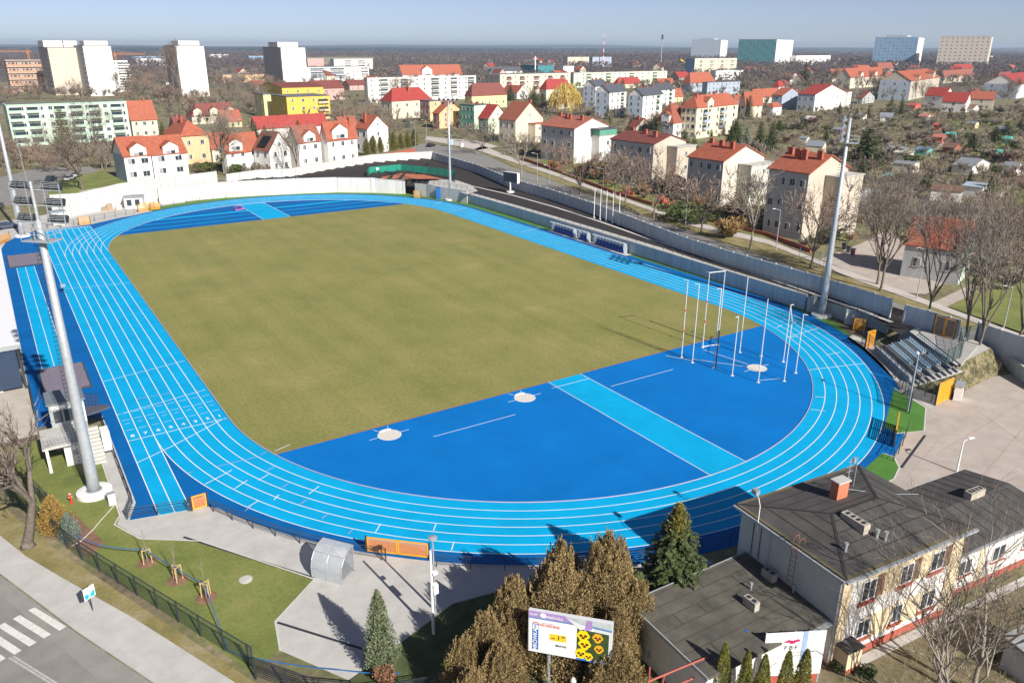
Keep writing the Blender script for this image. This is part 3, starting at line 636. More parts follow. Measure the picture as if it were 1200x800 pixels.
# dugouts
def dugout(label, Y, L):
    t = thing('team_shelter', label, 'team shelter', (46.2, Y, .04))
    prof = [(.25, 0), (.25, 1.1), (.05, 1.75), (-.45, 2.05), (-1.15, 2.1)]
    sh = MB(); n = int(L/1.0)
    A = [(x, -L/2, z) for x, z in prof]; B = [(x, L/2, z) for x, z in prof]; sh.strip(A, B); sh.build('roof_shell', mat('polycarbonate', (.42, .50, .56), .25, .08, 1, trans=.35), t)
    fr = MB()
    for k in range(n+1):
        y = -L/2+L*k/n
        for a_, b_ in zip(prof, prof[1:]): fr.tube((a_[0], y, a_[1]), (b_[0], y, b_[1]), .035, None, 4)
    fr.tube((-1.15, -L/2, 2.1), (-1.15, L/2, 2.1), .04, None, 4); fr.tube((.25, -L/2, 1.1), (.25, L/2, 1.1), .03, None, 4); fr.build('frame', M_white, t)
    for y in (-L/2, L/2):
        sp = MB(); sp.poly([(.25, y, 0), (.25, y, 1.1), (.05, y, 1.75), (-.45, y, 2.05), (-.7, y, 1.2), (-.5, y, 0)]); sp.build('side_panel', mat('polycarbonate', (.42, .50, .56)), t)
    st = MB()
    for k in range(n):
        y = -L/2+L*(k+.5)/n; st.box(-.45, 0, y-.36, y+.36, .40, .48); st.box(-.02, .05, y-.36, y+.36, .48, 1.15)
    st.box(-.35, -.05, -L/2+.1, L/2-.1, .02, .4); st.build('seat_row', mat('seat_blue', (.01, .05, .28), .5, .05, 2), t)
yd = lambda px, py: G(px, py).y
dugout('long team shelter with blue seats, far one beside the right straight', 9.0, 7.5)
dugout('short team shelter between the two longer ones', 2.2, 3.0)
dugout('long team shelter with blue seats, nearest one beside the right straight', -6.0, 9.0)

# ---- bleacher grandstand at the right
# terrace frame: local X along the rows (towards the viewer), local Y up the slope (to +x world)
p0 = Vector((*xy((1021, 411)), 0)); p1 = Vector((*xy((1061, 449)), 0)); dirx = (p1-p0); Lr = dirx.length; ang = math.atan2(dirx.y, dirx.x)
t = thing('grandstand', 'small open grandstand of stepped seat rows with a concrete deck behind', 'grandstand', p0, ang)
stp = MB(); rows = 5
RD = 1.05
for k in range(rows): stp.box(0, Lr, .6+k*RD, .6+(k+1)*RD+.002, 0, .45+k*.42)
stp.build('terrace_steps', mat('step_concrete', (.22, .22, .22), .9, .15, 1), t)
dk = MB(); ca_, sa_ = math.cos(-ang), math.sin(-ang)
dl = []
for p in [(1064, 389), (1086, 384), (1108, 393), (1146, 405), (1121, 427), (1100, 424)]:
    q = G(*p, 2.55)-p0; dl.append((q.x*ca_-q.y*sa_, max(5.88, q.x*sa_+q.y*ca_)))
dk.prism(dl, 2.25, 2.56); dk.build('deck', mat('deck_concrete', (.36, .35, .34), .9, .1, .5), t)
smat = mat('seat_bluegrey', (.42, .58, .68), .45, .08, 2)
ns = 16; sme = MB(); sme.box(-.18, .18, -.22, .20, .08, .15); sme.box(-.18, .18, .15, .21, .12, .46); sme.box(-.03, .03, -.05, .05, 0, .06); sm = sme.mesh('seat', smat)
for k in range(1, rows):
    for i in range(ns):
        if (k*ns+i) % 29 == 28: continue
        link('seat', sm, t, (.4+(Lr-1.6)*i/ns, .6+(k+.45)*RD, .45+k*.42))
st = MB()
for k in range(9): st.box(Lr+.02, Lr+1.2, .5+k*.57, .5+(k+1)*.57, 0, .25+k*.24)
st.build('side_stairs', M_conc, t)
fr = MB(); fr.box(0, Lr, .38, .58, 0, .75); fr.build('front_parapet', M_panel, t)
rl = MB()
for zz in (1.25,): rl.tube((0, .48, zz), (Lr, .48, zz), .025, None, 4)
for i in range(9): rl.tube((Lr*i/8, .48, .7), (Lr*i/8, .48, 1.25), .02, None, 4)
rl.build('front_rail', M_rail, t)
flat('concourse', [G(*p).xy for p in [(1000, 392), (1022, 403), (1065, 447), (1098, 470), (1090, 480), (1055, 452), (1012, 411), (992, 396)]], .030, M_conc)
slope = MB(); _c2, _s2 = math.cos(ang), math.sin(ang); LP = lambda x, y: Vector((p0.x+x*_c2-y*_s2, p0.y+x*_s2+y*_c2))
q = [LP(Lr+1.25, .3), G(1112, 467).xy, G(1182, 432).xy, G(1160, 406, 2.5).xy, G(1121, 428, 2.5).xy]
q5 = LP(Lr+1.25, .6+5*RD)
slope.add([(q[0].x, q[0].y, .06), (q[1].x, q[1].y, .06), (q[2].x, q[2].y, .08), (q[3].x, q[3].y, 2.42), (q[4].x, q[4].y, 2.3), (q5.x, q5.y, 2.1)], [(0, 1, 5), (1, 4, 5), (1, 2, 3), (1, 3, 4)])
struct('grass_slope', slope, grassmat('dry_slope', [(.35, (.045, .05, .02)), (.45, (.11, .105, .045)), (.55, (.20, .17, .09)), (.75, (.34, .30, .2))], 1.3))
dkb = MB(); dkb.poly([(*xy(p, 2.45), 2.44) for p in [(1066, 388), (1090, 378), (1150, 402), (1160, 408), (1121, 428)]]); struct('concourse_upper', dkb, M_conc)
railing('deck_fence', 'dark mesh fence round the upper deck of the grandstand', [xy(p, 2.4) for p in [(1108, 428), (1126, 420), (1122, 402), (1150, 396)]], 2.4, 2.0, 1.6, 3, mesh=M_mesh, cat='fence')
railing('deck_fence', 'dark mesh fence below the grandstand side beside the yellow gate', [xy(p) for p in [(1068, 452), (1095, 474)]], 0, 2.2, 1.5, 2, mesh=M_meshd, cat='fence')
t = thing('electric_cabinet', 'white cabinet beside the large yellow gate', 'cabinet', (*xy((1122, 467)), 0), .4)
MB().box(-.9, .6, -.4, .4, .1, 1.8).build('cabinet_body', M_white, t); MB().box(-1.0, .7, -.46, .46, 1.8, 1.9).build('lid', M_galv, t); MB().box(-.95, .65, -.42, .42, 0, .1).build('plinth', M_conc, t)

# ---- lamps, antennas, small stadium furniture
def lamp_post(label, x, y, h, rz=0, arm=1.2, m=M_galv, z=0, group=None, head='led'):
    t = thing('street_lamp', label, 'street lamp', (x, y, z), rz, group)
    MB().lathe([(.10, 0), (.05, h)], 8).build('pole', m, t)
    if head == 'led':
        a = MB(); a.tube((0, 0, h-.05), (arm, 0, h+.25), .035, None, 5); a.build('arm', m, t); MB().cbox((arm+.25, 0, h+.28), .6, .24, .09).build('lamp_head', M_white, t)
    elif head == 'disc': MB().lathe([(.1, h), (.32, h+.05), (.32, h+.14), (.1, h+.2)], 14).build('lamp_head', M_galv, t)
    return t
lamp_post('slim lamp post with a round head by the near paving', -32.4, -81.2, 5.9, head='disc')
t = thing('camera_pole', 'white pole carrying small white cameras beside the slim lamp post', 'pole', (-33.6, -83.2, 0)); MB().lathe([(.11, 0), (.08, 6.6)], 8).build('pole', M_white, t)
for z, s_ in ((3.9, .22), (3.5, .3), (4.9, .12)):
    c = MB(); c.cbox((.2, -.1, z), .35, .3, s_*1.3); c.build('camera', M_white, t)
lamp_post('white lamp post at the corner of the artificial lawn', *xy((1063.5, 482)), 6.4, R_(40), .2)
lamp_post('white lamp post standing in the beige yard', *xy((1121, 553)), 3.2, R_(-20), .5, M_white)
for i, (p, h, l) in enumerate([((644, 215), 5, 'grey lamp post behind the scoreboard'), ((629.5, 213), 8, 'bent-arm lamp post on the verge left of the flagpoles'), ((706, 232), 7.5, 'bent-arm lamp post on the verge behind the flagpoles'), ((803, 265), 8, 'bent-arm lamp post opposite the flat grey lean-to house'), ((909, 294), 8, 'bent-arm lamp post by the verge left of the right mast'), ((1074, 350), 8, 'bent-arm lamp post near the green gabled house'), ((487, 172), 9, 'tall lamp post at the conifer hedge end'), ((500, 168), 9, 'tall bent lamp post left of the pink banner'), ((529, 178), 7, 'bent lamp post with small signs at the junction'), ((1176, 384), 6, 'lamp post on the verge near the right edge')]):
    lamp_post(l, *xy(p), h, R_(160), 1.2)
# kiosks
def kiosk(label, p, w, d_, h, rz, win, roof=M_grey):
    t = thing('kiosk', label, 'kiosk', (*xy(p), 0), rz)
    MB().box(0, w, 0, d_, 0, h).build('wall', M_render, t); MB().box(-.25, w+.25, -.3, d_+.25, h, h+.15).build('roof', roof, t)
    for (x0, x1, z0, z1) in win:
        f = MB().box(x0, x1, -.06, .02, z0, z1).build('window', M_frame, t); MB().box(x0+.12, x1-.12, -.09, -.062, z0+.12, z1-.12).build('pane', M_glass, f)
kiosk('small white kiosk with two dark windows beside the far bend', (146.5, 245), 4.2, 3.2, 2.7, R_(-16), [(.5, 1.8, .6, 2.3), (2.3, 3.6, .6, 2.3)])
kiosk('white kiosk with a tall dark door behind the start of the straight', (63, 265), 2.6, 2.4, 2.9, R_(4), [(.3, .6, .3, 2.5), (1.0, 2.1, .2, 2.4)])
# stacked wrapped material by the wall
for i, (p, w, h, c, l) in enumerate([((108, 247), 1.8, 1.1, (.30, .22, .14), 'brown wrapped bale lying nearest the white kiosk wall'), ((98, 246), 1.2, 1.3, (.6, .58, .54), 'white wrapped bundle left of the brown bale'), ((129, 246), 1.3, 1.6, (.33, .24, .17), 'upright stack of brown boxes beside the kiosk'), ((122, 246.5), 1.4, 1.0, (.28, .22, .17), 'low brown boxes left of the upright stack'), ((139, 246), 1.3, 1.0, (.62, .60, .56), 'pale sack pile leaning near the kiosk'), ((84, 247), .9, 1.6, (.7, .69, .66), 'white panel leaning by the boundary wall')]):
    t = thing('material_stack', l, 'stack', (*xy(p), 0), R_(-10+7*i)); mm_ = mat('stack_%d' % i, c, .8, .2, 2)
    b1 = MB(); b1.add([(-w/2, -.5, .12), (w/2, -.5, .12), (w/2, .5, .12), (-w/2, .5, .12), (-w/2*.9, -.42, h*.8), (w/2*.92, -.45, h), (w/2*.85, .4, h*.93), (-w/2*.9, .44, h*.85)], [(0, 3, 2, 1), (4, 5, 6, 7), (0, 1, 5, 4), (1, 2, 6, 5), (2, 3, 7, 6), (3, 0, 4, 7)]); b1.build('load', mm_, t)
    pl = MB(); [pl.box(-w/2, w/2, y-.06, y+.06, 0, .12) for y in (-.4, 0, .4)]; pl.build('pallet', M_orwood, t)
# hurdle-like pink/blue kit on the far infield
t = thing('water_jump_cart', 'small heap of blue and purple kit on the far blue infield', 'equipment', (*xy((279, 246)), .05), .3)
kb_ = MB()
for i in range(4): kb_.box(-.9+i*.5, -.6+i*.5, -.5, .4, .02, .5+.2*(i % 2))
kb_.build('mats', mat('kit_purple', (.10, .06, .30), .6, .3, 3), t); k2 = MB(); k2.path([(-1.1, -.6, .1), (-1, -.6, 1.0), (.9, -.6, 1.1), (1.1, -.6, .1)], .06); k2.box(-1.1, 1.2, -.75, -.55, .02, .2); k2.build('frame', mat('kit_pink', (.45, .15, .35), .6, .2, 3), t)
# marks / small box by runway
t = thing('wind_gauge', 'small grey instrument on a stand between the runway and the straight lanes', 'instrument', (*xy((75, 343)), .03)); MB().lathe([(.3, 0), (.3, .05), (.04, .06), (.04, .9)], 8).build('stand', M_dark, t); MB().cbox((0, 0, 1.15), .7, .3, .5, .4).build('head', M_grey, t)

# ---- roofed main stand at the left edge
zr = 5.6; cR = G(23, 402, zr); fL = G(0, 412, zr)
t = thing('covered_stand', 'covered spectator stand with a big white roof at the left edge', 'grandstand', (cR.x, cR.y, 0))
MB().box(-11.5, 0, 0, 62, zr-.55, zr).build('roof', mat('roof_white', (.80, .80, .80), .5, .03, 1), t)
fa = MB(); fa.box(-11.5, .04, -.10, -.004, zr-.62, zr-.05); fa.build('fascia', M_grey, t)
for i in range(11):
    MB().box(-.45, -.2, .3+i*6, .55+i*6, 0, zr-.55).build('column', M_dark, t)
bk = MB(); bk.box(-11.4, -11.1, .1, 61.9, 0, zr-.56); bk.build('back_wall', M_conc, t)
st = MB()
for k in range(8): st.box(-2.6-(k+1)*1.0, -2.6-k*1.0, .5, 61.5, 0, .5+k*.42)
st.build('terrace_steps', M_conc, t)
gl = MB(); gl.box(-10.5, -.6, .12, .2, .4, zr-.7); gl.build('end_dark_sheet', mat('interior_shade', (.03, .05, .09), .15, .1, .5), t)  # dark sheet painted as the shade inside the stand, under the roof end
pc = MB(); pc.box(-.1, .05, -8.5, 0, 0, .9); pc.build('apron_barrier', M_dark, t)

# ---- timing building left of the straight
B0 = G(60, 556); t = thing('timing_building', 'small grey and white timing tower with a deck and stairs by the near mast', 'building', (-53.2, -45.4, 0))
# deck on columns
MB().box(-.3, 3.3, .2, 4.6, 2.35, 2.6).build('deck', M_conc, t)
for x, y in ((.0, .4), (.0, 4.3), (3.0, .4)):
    MB().box(x-.1, x+.14, y-.12, y+.12, 0, 2.35).build('column', M_white, t)
dr_ = MB()
for zz in (3.0, 3.35, 3.65):
    dr_.tube((-.25, .25, zz), (3.2, .25, zz), .02, None, 4); dr_.tube((-.25, .25, zz), (-.25, 4.5, zz), .02, None, 4)
for i in range(13): dr_.tube((-.25+i*.287, .25, 2.6), (-.25+i*.287, .25, 3.65), .015, None, 4)
dr_.build('deck_railing', M_galv, t)
MB().box(1.4, 3.4, .9, 3.2, 0, 2.34).build('wall', M_white, t)
MB().box(2.1, 2.5, .82, .9, 1.0, 1.5).build('wall_box', M_galv, t)
up = MB(); up.box(.9, 3.9, 4.62, 7.8, 0, 4.9); up.build('upper_wall', mat('grey_cladding', (.30, .33, .33), .6, .08, 1), t)
MB().box(.75, 4.05, 4.45, 7.95, 4.9, 5.05).build('roof', mat('booth_roof', (.17, .19, .21), .7, .15, 1), t)
r2 = MB(); r2.add([(4.0, 6.6, 3.1), (5.9, 6.0, 3.15), (6.1, 5.2, 3.15), (4.0, 4.5, 3.1), (4.0, 6.6, 3.25), (5.9, 6.0, 3.3), (6.1, 5.2, 3.3), (4.0, 4.5, 3.25)], [(0, 3, 2, 1), (4, 5, 6, 7), (0, 1, 5, 4), (1, 2, 6, 5), (2, 3, 7, 6), (3, 0, 4, 7)]); r2.build('awning', mat('awning_dark', (.09, .09, .11), .5, .1, 2), t)
w = MB(); w.box(1.2, 1.9, 4.54, 4.60, 3.0, 4.2); w.box(2.1, 2.8, 4.54, 4.60, 3.0, 4.2); w.build('window', M_glass, t)
MB().box(3.0, 3.9, 4.53, 4.61, 2.6, 4.6).build('door', M_white, t)
MB().box(1.1, 2.3, 4.50, 4.58, 4.4, 4.75).build('sign_plate', M_white, t)
sw = MB(); [sw.box(3.5, 4.6, -.2+i*.36, .16+i*.36, 0 if i else 0, .25+i*.24) for i in range(10)]; sw.build('stairs', M_conc, t)
MB().box(4.65, 5.35, 1.0, 2.4, .6, 2.6).build('white_screen', M_white, t)
t = thing('mesh_window_screen', 'blue gridded glass screen beside the timing building', 'screen', (-47.75, -36.0, 0), R_(48)); gsc = MB(); gsc.box(0, .04, 0, 4.4, .3, 3.2); gsc.build('glass', mat('blue_glass', (.03, .12, .32), .2, .1, 2, trans=.4), t); gf = MB()
for i in range(12): gf.box(-.01, .05, i*.4-.02, i*.4+.02, .3, 3.2)
for k in range(8): gf.box(-.012, .052, 0, 4.4, .3+k*.41-.02, .3+k*.41+.02)
gf.build('grid', M_dark, t)

# ---- bike shelter
v0 = Vector((*xy((366, 676)), 0)); v1 = Vector((*xy((392, 683)), 0)); t = thing('curved_shelter', 'curved clear polycarbonate shelter on the near paving', 'shelter', v0, math.atan2((v1-v0).y, (v1-v0).x))
Ls = 2.6; prof = [(0, 0), (-.05, .9), (.1, 1.5), (.5, 2.0), (1.1, 2.3), (1.75, 2.35)]
sh = MB(); sh.strip([(0, y, z) for y, z in prof], [(Ls, y, z) for y, z in prof]); sh.build('roof_sheet', mat('clear_sheet', (.50, .53, .56), .12, .1, 2, trans=.3), t, smooth=True)
fr = MB()
for k in range(3):
    x = Ls*k/2
    for a_, b_ in zip(prof, prof[1:]): fr.tube((x, *a_), (x, *b_), .03, None, 5)
for y, z in prof[1::2]: fr.tube((0, y, z), (Ls, y, z), .022, None, 4)
fr.tube((0, 1.75, 2.35), (Ls, 1.75, 2.35), .03, None, 5); fr.tube((0, 1.7, 0), (0, 1.7, 2.35), .03, None, 5); fr.tube((Ls, 1.7, 0), (Ls, 1.7, 2.35), .03, None, 5); fr.build('frame', M_galv, t)
for x in (0, Ls):
    s_ = MB(); s_.poly([(x, y, z) for y, z in prof]+[(x, 1.72, .3), (x, .1, .3)]); s_.build('side_sheet', mat('tinted_sheet', (.18, .20, .22), .2, .1, 2, trans=.25), t)

# ---- near-left lawn: hydrant, cabinet, saplings, hose, fence, street sign
t = thing('hydrant', 'small red hydrant on the lawn near the mast', 'hydrant', (*xy((84, 590)), 0)); MB().lathe([(.13, 0), (.13, .08), (.08, .1), (.08, .75), (.12, .76), (.12, .86), (.06, .95)], 12).build('body', M_red, t); MB().cbox((0, 0, .68), .36, .1, .1).build('nozzle', mat('hydrant_cap', (.5, .35, .3), .5, .1, 2), t); MB().lathe([(.14, .95), (.05, 1.05)], 10).build('cap', mat('hydrant_cap', (.5, .35, .3)), t)
t = thing('white_cabinet', 'white box cabinet beside the round mast base', 'cabinet', (*xy((132, 591)), 0), .1); MB().box(-.28, .28, -.2, .2, .08, 1.1).build('body', M_white, t); MB().box(-.32, .32, -.24, .24, 1.1, 1.16).build('lid', M_galv, t); MB().box(-.25, .25, -.17, .17, 0, .08).build('plinth', M_conc, t)
stake_m = mat('stake_wood', (.50, .36, .17), .8, .15, 4)
SAP = []
for i, (p, l) in enumerate([((173, 659), 'leftmost staked sapling on the lawn held by blue tape'), ((208, 680), 'middle staked sapling on the lawn held by blue tape'), ((242, 700), 'rightmost staked sapling on the lawn by the green fence')]):
    v = G(*p)
    if i == 0:
        t0 = thing('staked_sapling', l, 'young tree', v, 0, 'staked saplings on the lawn')
        for x, y in ((-.3, -.25), (.3, -.25), (0, .32)): MB().tube((x, y, 0), (x*.9, y*.9, 1.35), .045, None, 6).build('stake', stake_m, t0)
        br = MB(); c3 = [(-.27, -.22, 1.25), (.27, -.22, 1.25), (0, .29, 1.25)]; br.path(c3+[c3[0]], .035, 4); br.build('brace', stake_m, t0)
        MB().tube((0, 0, 0), (.02, .01, 2.2), .03, .018, 5).build('trunk', M_barkl, t0)
        tw = MB(); r5 = random.Random(3)
        for k in range(14):
            z = 1.3+k*.12; a = r5.random()*6.28; tw.tube((.01, 0, z), (math.cos(a)*.25, math.sin(a)*.25, z+.45), .008, .004, 3)
        tw.tube((.02, .01, 2.2), (.05, 0, 3.4), .015, .005, 4); tw.build('crown', M_twigg, t0)
        MB().lathe([(.75, .03), (.5, .08), (.1, .1)], 14).build('mulch_ring', mat('bed_soil', (.21, .12, .075)), t0)
    else: copy_tree(t0, v, rz=i*.6, label=l)
    SAP.append(v)
bl = MB(); bt = [G(92, 638)+Vector((0, 0, .9)), G(120, 650, 0)+Vector((0, 0, .9)), SAP[0]+Vector((0, 0, 1.2)), SAP[1]+Vector((0, 0, 1.2)), SAP[2]+Vector((0, 0, 1.2)), G(268, 765)+Vector((0, 0, .25)), G(300, 778)+Vector((0, 0, .5)), G(400, 795)+Vector((0, 0, .7)), G(470, 800)+Vector((0, 0, .8))]
for a_, b_ in zip(bt, bt[1:]):
    pr = a_
    for k in range(1, 7):
        u = k/6; q = a_.lerp(b_, u); q.z -= .22*4*u*(1-u)*.5; bl.tube(pr, q, .032, None, 5); pr = q
tag(bl.build('blue_tape', M_blue), 'blue tape strung from the fence past the three staked saplings', 'tape')
cord = MB(); pr = None
for p in [(84, 640), (95, 634), (110, 620), (118, 610), (130, 597), (136, 590)]:
    q = G(*p); q.z = .045
    if pr: cord.tube(pr, q, .025, None, 4)
    pr = q
tag(cord.build('rope', M_white), 'thin white cord lying across the lawn below the mast', 'cord')
t = thing('manhole_cover', 'pale round manhole cover in the lawn left of the shelter path', 'manhole cover', (*xy((288, 679)), .02)); MB().lathe([(.42, 0), (.42, .05), (.3, .06)], 18).build('cover', mat('pale_stone', (.5, .49, .44), .9, .2, 3), t); MB().lathe([(.50, 0), (.50, .03)], 18).build('ring', M_conc, t)
# fence along the street
F = [xy(p) for p in [(-20, 560), (20, 590), (40, 607), (90, 652), (185, 713), (240, 748), (297, 783)]]
railing('chainlink_fence', 'dark green chain-link fence between the street verge and the lawn', F, 0, 1.75, 2.45, 1, M_dark, .045, mesh=M_mesh, cat='fence')
F2 = [xy(p) for p in [(297, 795), (345, 812), (380, 822)]]
railing('bar_gate', 'dark sliding bar gate at the bottom of the near paving', [xy((300, 795)), (-42.2, -84.6), (-39.8, -86.6)], 0, 1.7, 2.4, 9, M_dark, .05, cat='gate')
railing('bar_fence', 'dark horizontal bar fence below the grey-green conifer', [(-39.8, -86.4), (-36.5, -87.6), (-31, -90)], 0, 1.3, 2.6, 9, M_dark, .04, cat='fence')
railing('chainlink_fence', 'short dark mesh fence beside the timing building corner', [xy(p) for p in [(48, 590), (62, 600), (28, 565)]], 0, 1.6, 1.6, 2, M_dark, .03, mesh=M_meshd, cat='fence')
# street
def street(name, pts, z, m): return flat(name, [G(*p).xy for p in pts], z, m)
street('verge', [(-60, 540), (0, 590), (60, 640), (300, 800), (420, 880), (340, 900), (200, 790), (60, 690), (-80, 590)], .010, M_verge)
street('pavement', [(-60, 580), (0, 628), (30, 652), (70, 676), (160, 727), (275, 800), (350, 850), (250, 850), (180, 800), (90, 740), (0, 672), (-60, 630)], .10, M_pave)
kk = MB(); KL = [G(*p).xy for p in [(-60, 630), (0, 672), (90, 740), (180, 800), (250, 850)]]
A = [(p.x, p.y) for p in KL]; kk.strip([(x, y, .10) for x, y in A], [(x, y, .0) for x, y in A]); struct('kerb', kk, M_conc)
street('road', [(-60, 632), (0, 674), (90, 742), (180, 802), (260, 860), (-10, 960), (-260, 800), (-200, 640)], .022, M_asph)
street('road_edge', [(-60, 628), (0, 674), (90, 742), (180, 802), (250, 852), (180, 852), (0, 696), (-60, 652)], .028, mat('road_edge', (.27, .255, .235), .9, .12, .6, detail=10))
cw = MB()
def quad_px(mb, ps, z): mb.poly([(*xy(p), z) for p in ps])
ux = [((33, 715), (41, 711.5), (78, 734), (69.5, 739)), ((15, 725), (23.5, 720.5), (60, 743), (51.5, 748)), ((-3, 734), (5.5, 729.5), (43, 752.5), (34.5, 757.5)), ((-20, 743), (-11, 738), (25.5, 762), (17, 767)), ((-36, 753), (-28, 748), (7, 771), (-1, 776)), ((51, 706), (58, 702.5), (91, 722.5), (84, 726))]
for q in ux[:5]: quad_px(cw, q, .034)
struct('zebra_crossing', cw, mat('road_paint', (.66, .64, .60), .8, .15, 3))
c2 = MB(); quad_px(c2, ux[5], .036); quad_px(c2, ((9, 771), (12, 769.5), (62, 800.5), (58, 801)), .034); quad_px(c2, ((14, 769), (16.5, 768), (70, 801), (66, 802)), .034); struct('worn_road_line', c2, mat('worn_paint', (.42, .41, .39), .85, .2, 3))
v = G(109, 716); t = thing('street_sign', 'square white and turquoise sign board on a post by the pavement', 'sign', v, R_(30))
MB().lathe([(.04, 0), (.04, 2.1)], 8).build('post', M_dark, t)
MB().box(-.42, .42, -.04, .04, 1.15, 2.05).build('board', M_white, t)
tq = mat('turquoise', (.0, .42, .50), .5, .05, 2); sg = MB(); sg.poly([(-.36, -.046, 1.2), (-.10, -.046, 1.2), (-.06, -.046, 1.48), (-.2, -.046, 1.6), (-.36, -.046, 1.55)]); sg.poly([(.02, -.046, 1.2), (.36, -.046, 1.2), (.36, -.046, 1.72), (.18, -.046, 1.62), (.06, -.046, 1.44)]); sg.build('sign_graphic', tq, t)
MB().box(-.62, -.43, -.05, .05, 1.2, 2.0).build('side_plate', M_dark, t)
# ================================================================== VEGETATION GENERATORS
def rv(r, s=1): 
    while True:
        v = Vector((r.uniform(-1, 1), r.uniform(-1, 1), r.uniform(-1, 1)))
        if .01 < v.length <= 1: return v.normalized()*s
def gen_bare(seed, h, forks=5, depth=4, spread=.55, trunk_frac=.28, tw=.016, up=.25, r0=None, twigs=3, leanv=(0, 0)):
    r = random.Random(seed); T = MB(); C = MB(); r0 = r0 or h*.017
    def ribbon(p, q, w):
        d = (q-p); n = d.cross(rv(r)).normalized()*w; C.add([p-n, p+n, q+n*.3, q-n*.3], [(0, 1, 2, 3)])
    def grow(p, d, L, rad, dep):
        segs = 3; pts = [p]
        for k in range(segs):
            d = (d+rv(r, .10)+Vector((0, 0, up*.18))).normalized(); q = pts[-1]+d*L/segs; ra = rad*(1-.35*k/segs); rb = rad*(1-.35*(k+1)/segs)
            if dep >= depth-1: ribbon(pts[-1], q, max(rb, tw))
            elif rad > .02: T.tube(pts[-1], q, ra, rb, 6 if dep < 1 else 5 if dep < 2 else 4, cap=False)
            else: ribbon(pts[-1], q, rb*1.1)
            pts.append(q)
        if dep >= depth:
            for k in range(twigs):
                s = pts[r.randint(1, 3)]; e = s+(d+rv(r, .75)).normalized()*L*r.uniform(.35, .7); ribbon(s, e, tw*.8)
            return
        n = forks if dep == 0 else r.choice((3, 4)) if dep < depth-1 else 4
        for k in range(n):
            s = pts[-1] if k < 2 or dep == 0 else pts[r.randint(1, 3)]
            if dep == 0: s = p.lerp(pts[-1], .75+.25*r.random())
            ax = rv(r); ax = (ax-d*ax.dot(d)).normalized(); nd = (d+ax*spread*r.uniform(.7, 1.4)).normalized()
            grow(s, nd, L*r.uniform(.6, .82) if dep else h*r.uniform(.26, .36), rad*(.62 if dep else .6), dep+1)
    base = Vector((0, 0, 0)); d0 = Vector((leanv[0], leanv[1], 1)).normalized()
    T.lathe([(r0*1.5, 0), (r0*1.1, .25), (r0, .5)], 8)
    grow(Vector((0, 0, .3)), d0, h*trunk_frac, r0, 0)
    return T, C
def leafquad(C, p, s, r, nrm=None):
    n = nrm or rv(r); a = n.orthogonal().normalized(); b_ = n.cross(a); t = r.random()*6.28; u = a*math.cos(t)+b_*math.sin(t); w = n.cross(u)
    C.add([p-u*s, p+w*s*.55, p+u*s, p-w*s*.55], [(0, 1, 2, 3)])
def gen_thuja(seed, h, rad, n, s, lobes=0, ragged=.25, point=1.0):
    """dense upright scale-leaved conifer: vertical sprays over an uneven outline"""
    r = random.Random(seed); C = MB(); T = MB().tube((0, 0, 0), (0, 0, h*.8), rad*.10, .02, 7)
    plumes = [(r.random()*6.28, r.uniform(.3, .95), r.uniform(.45, .97), r.uniform(.22, .42)) for _ in range(lobes)]
    def body(z): u = z/h; return rad*min(1, (u*6+.25))*max(0, 1-u**(1.6 if lobes < 8 else 2.3))**point*(1 if lobes < 8 else .85)
    if lobes > 8:
        for k in range(170):
            z0 = h*r.uniform(.12, .90); a = r.random()*6.28; rr = body(z0)*r.uniform(.7, 1.25); cx, cy = math.cos(a)*rr, math.sin(a)*rr; hh = r.uniform(.5, 1.3); w0 = r.uniform(.12, .28)
            for j in range(70):
                u_ = r.random(); t = r.random()*6.28; p = Vector((cx*(1+.06*u_)+math.cos(t)*w0*(1-u_), cy*(1+.06*u_)+math.sin(t)*w0*(1-u_), z0+hh*u_)); q = s*r.uniform(.6, 1.2); u = (Vector((math.cos(a)*.3, math.sin(a)*.3, 1))+rv(r, .5)).normalized()*q*1.1; w = u.cross(rv(r)).normalized()*q*.4; C.add([p-u, p+w, p+u, p-w], [(0, 1, 2, 3)])
    for i in range(n):
        if plumes and r.random() < .55:
            a, dist, top, w = r.choice(plumes); z = h*top*r.random()**.7; rr = rad*w*max(.05, 1-(z/(h*top))**2); t = r.random()*6.28
            p = Vector((math.cos(a)*dist*rad*(1-.5*z/h)+math.cos(t)*rr, math.sin(a)*dist*rad*(1-.5*z/h)+math.sin(t)*rr, z))
        else:
            z = h*(1-(1-r.random())**.8); t = r.random()*6.28; rr = body(z)*r.uniform(1-ragged*1.4, 1+ragged*.5)*(1+.12*math.sin(3*t+z*1.3)+.08*math.sin(7*t-z*2.1)); p = Vector((math.cos(t)*rr, math.sin(t)*rr, z))
        out = Vector((p.x, p.y, 0)); out = out.normalized() if out.length > .01 else Vector((1, 0, 0))
        q = s*r.uniform(.6, 1.4); u = (Vector((0, 0, 1))+out*.55+rv(r, .55)).normalized()*q*1.25; w = u.cross((out+rv(r, .9))).normalized()*q*.42
        C.add([p-u, p+w, p+u, p-w], [(0, 1, 2, 3)])
    return T, C
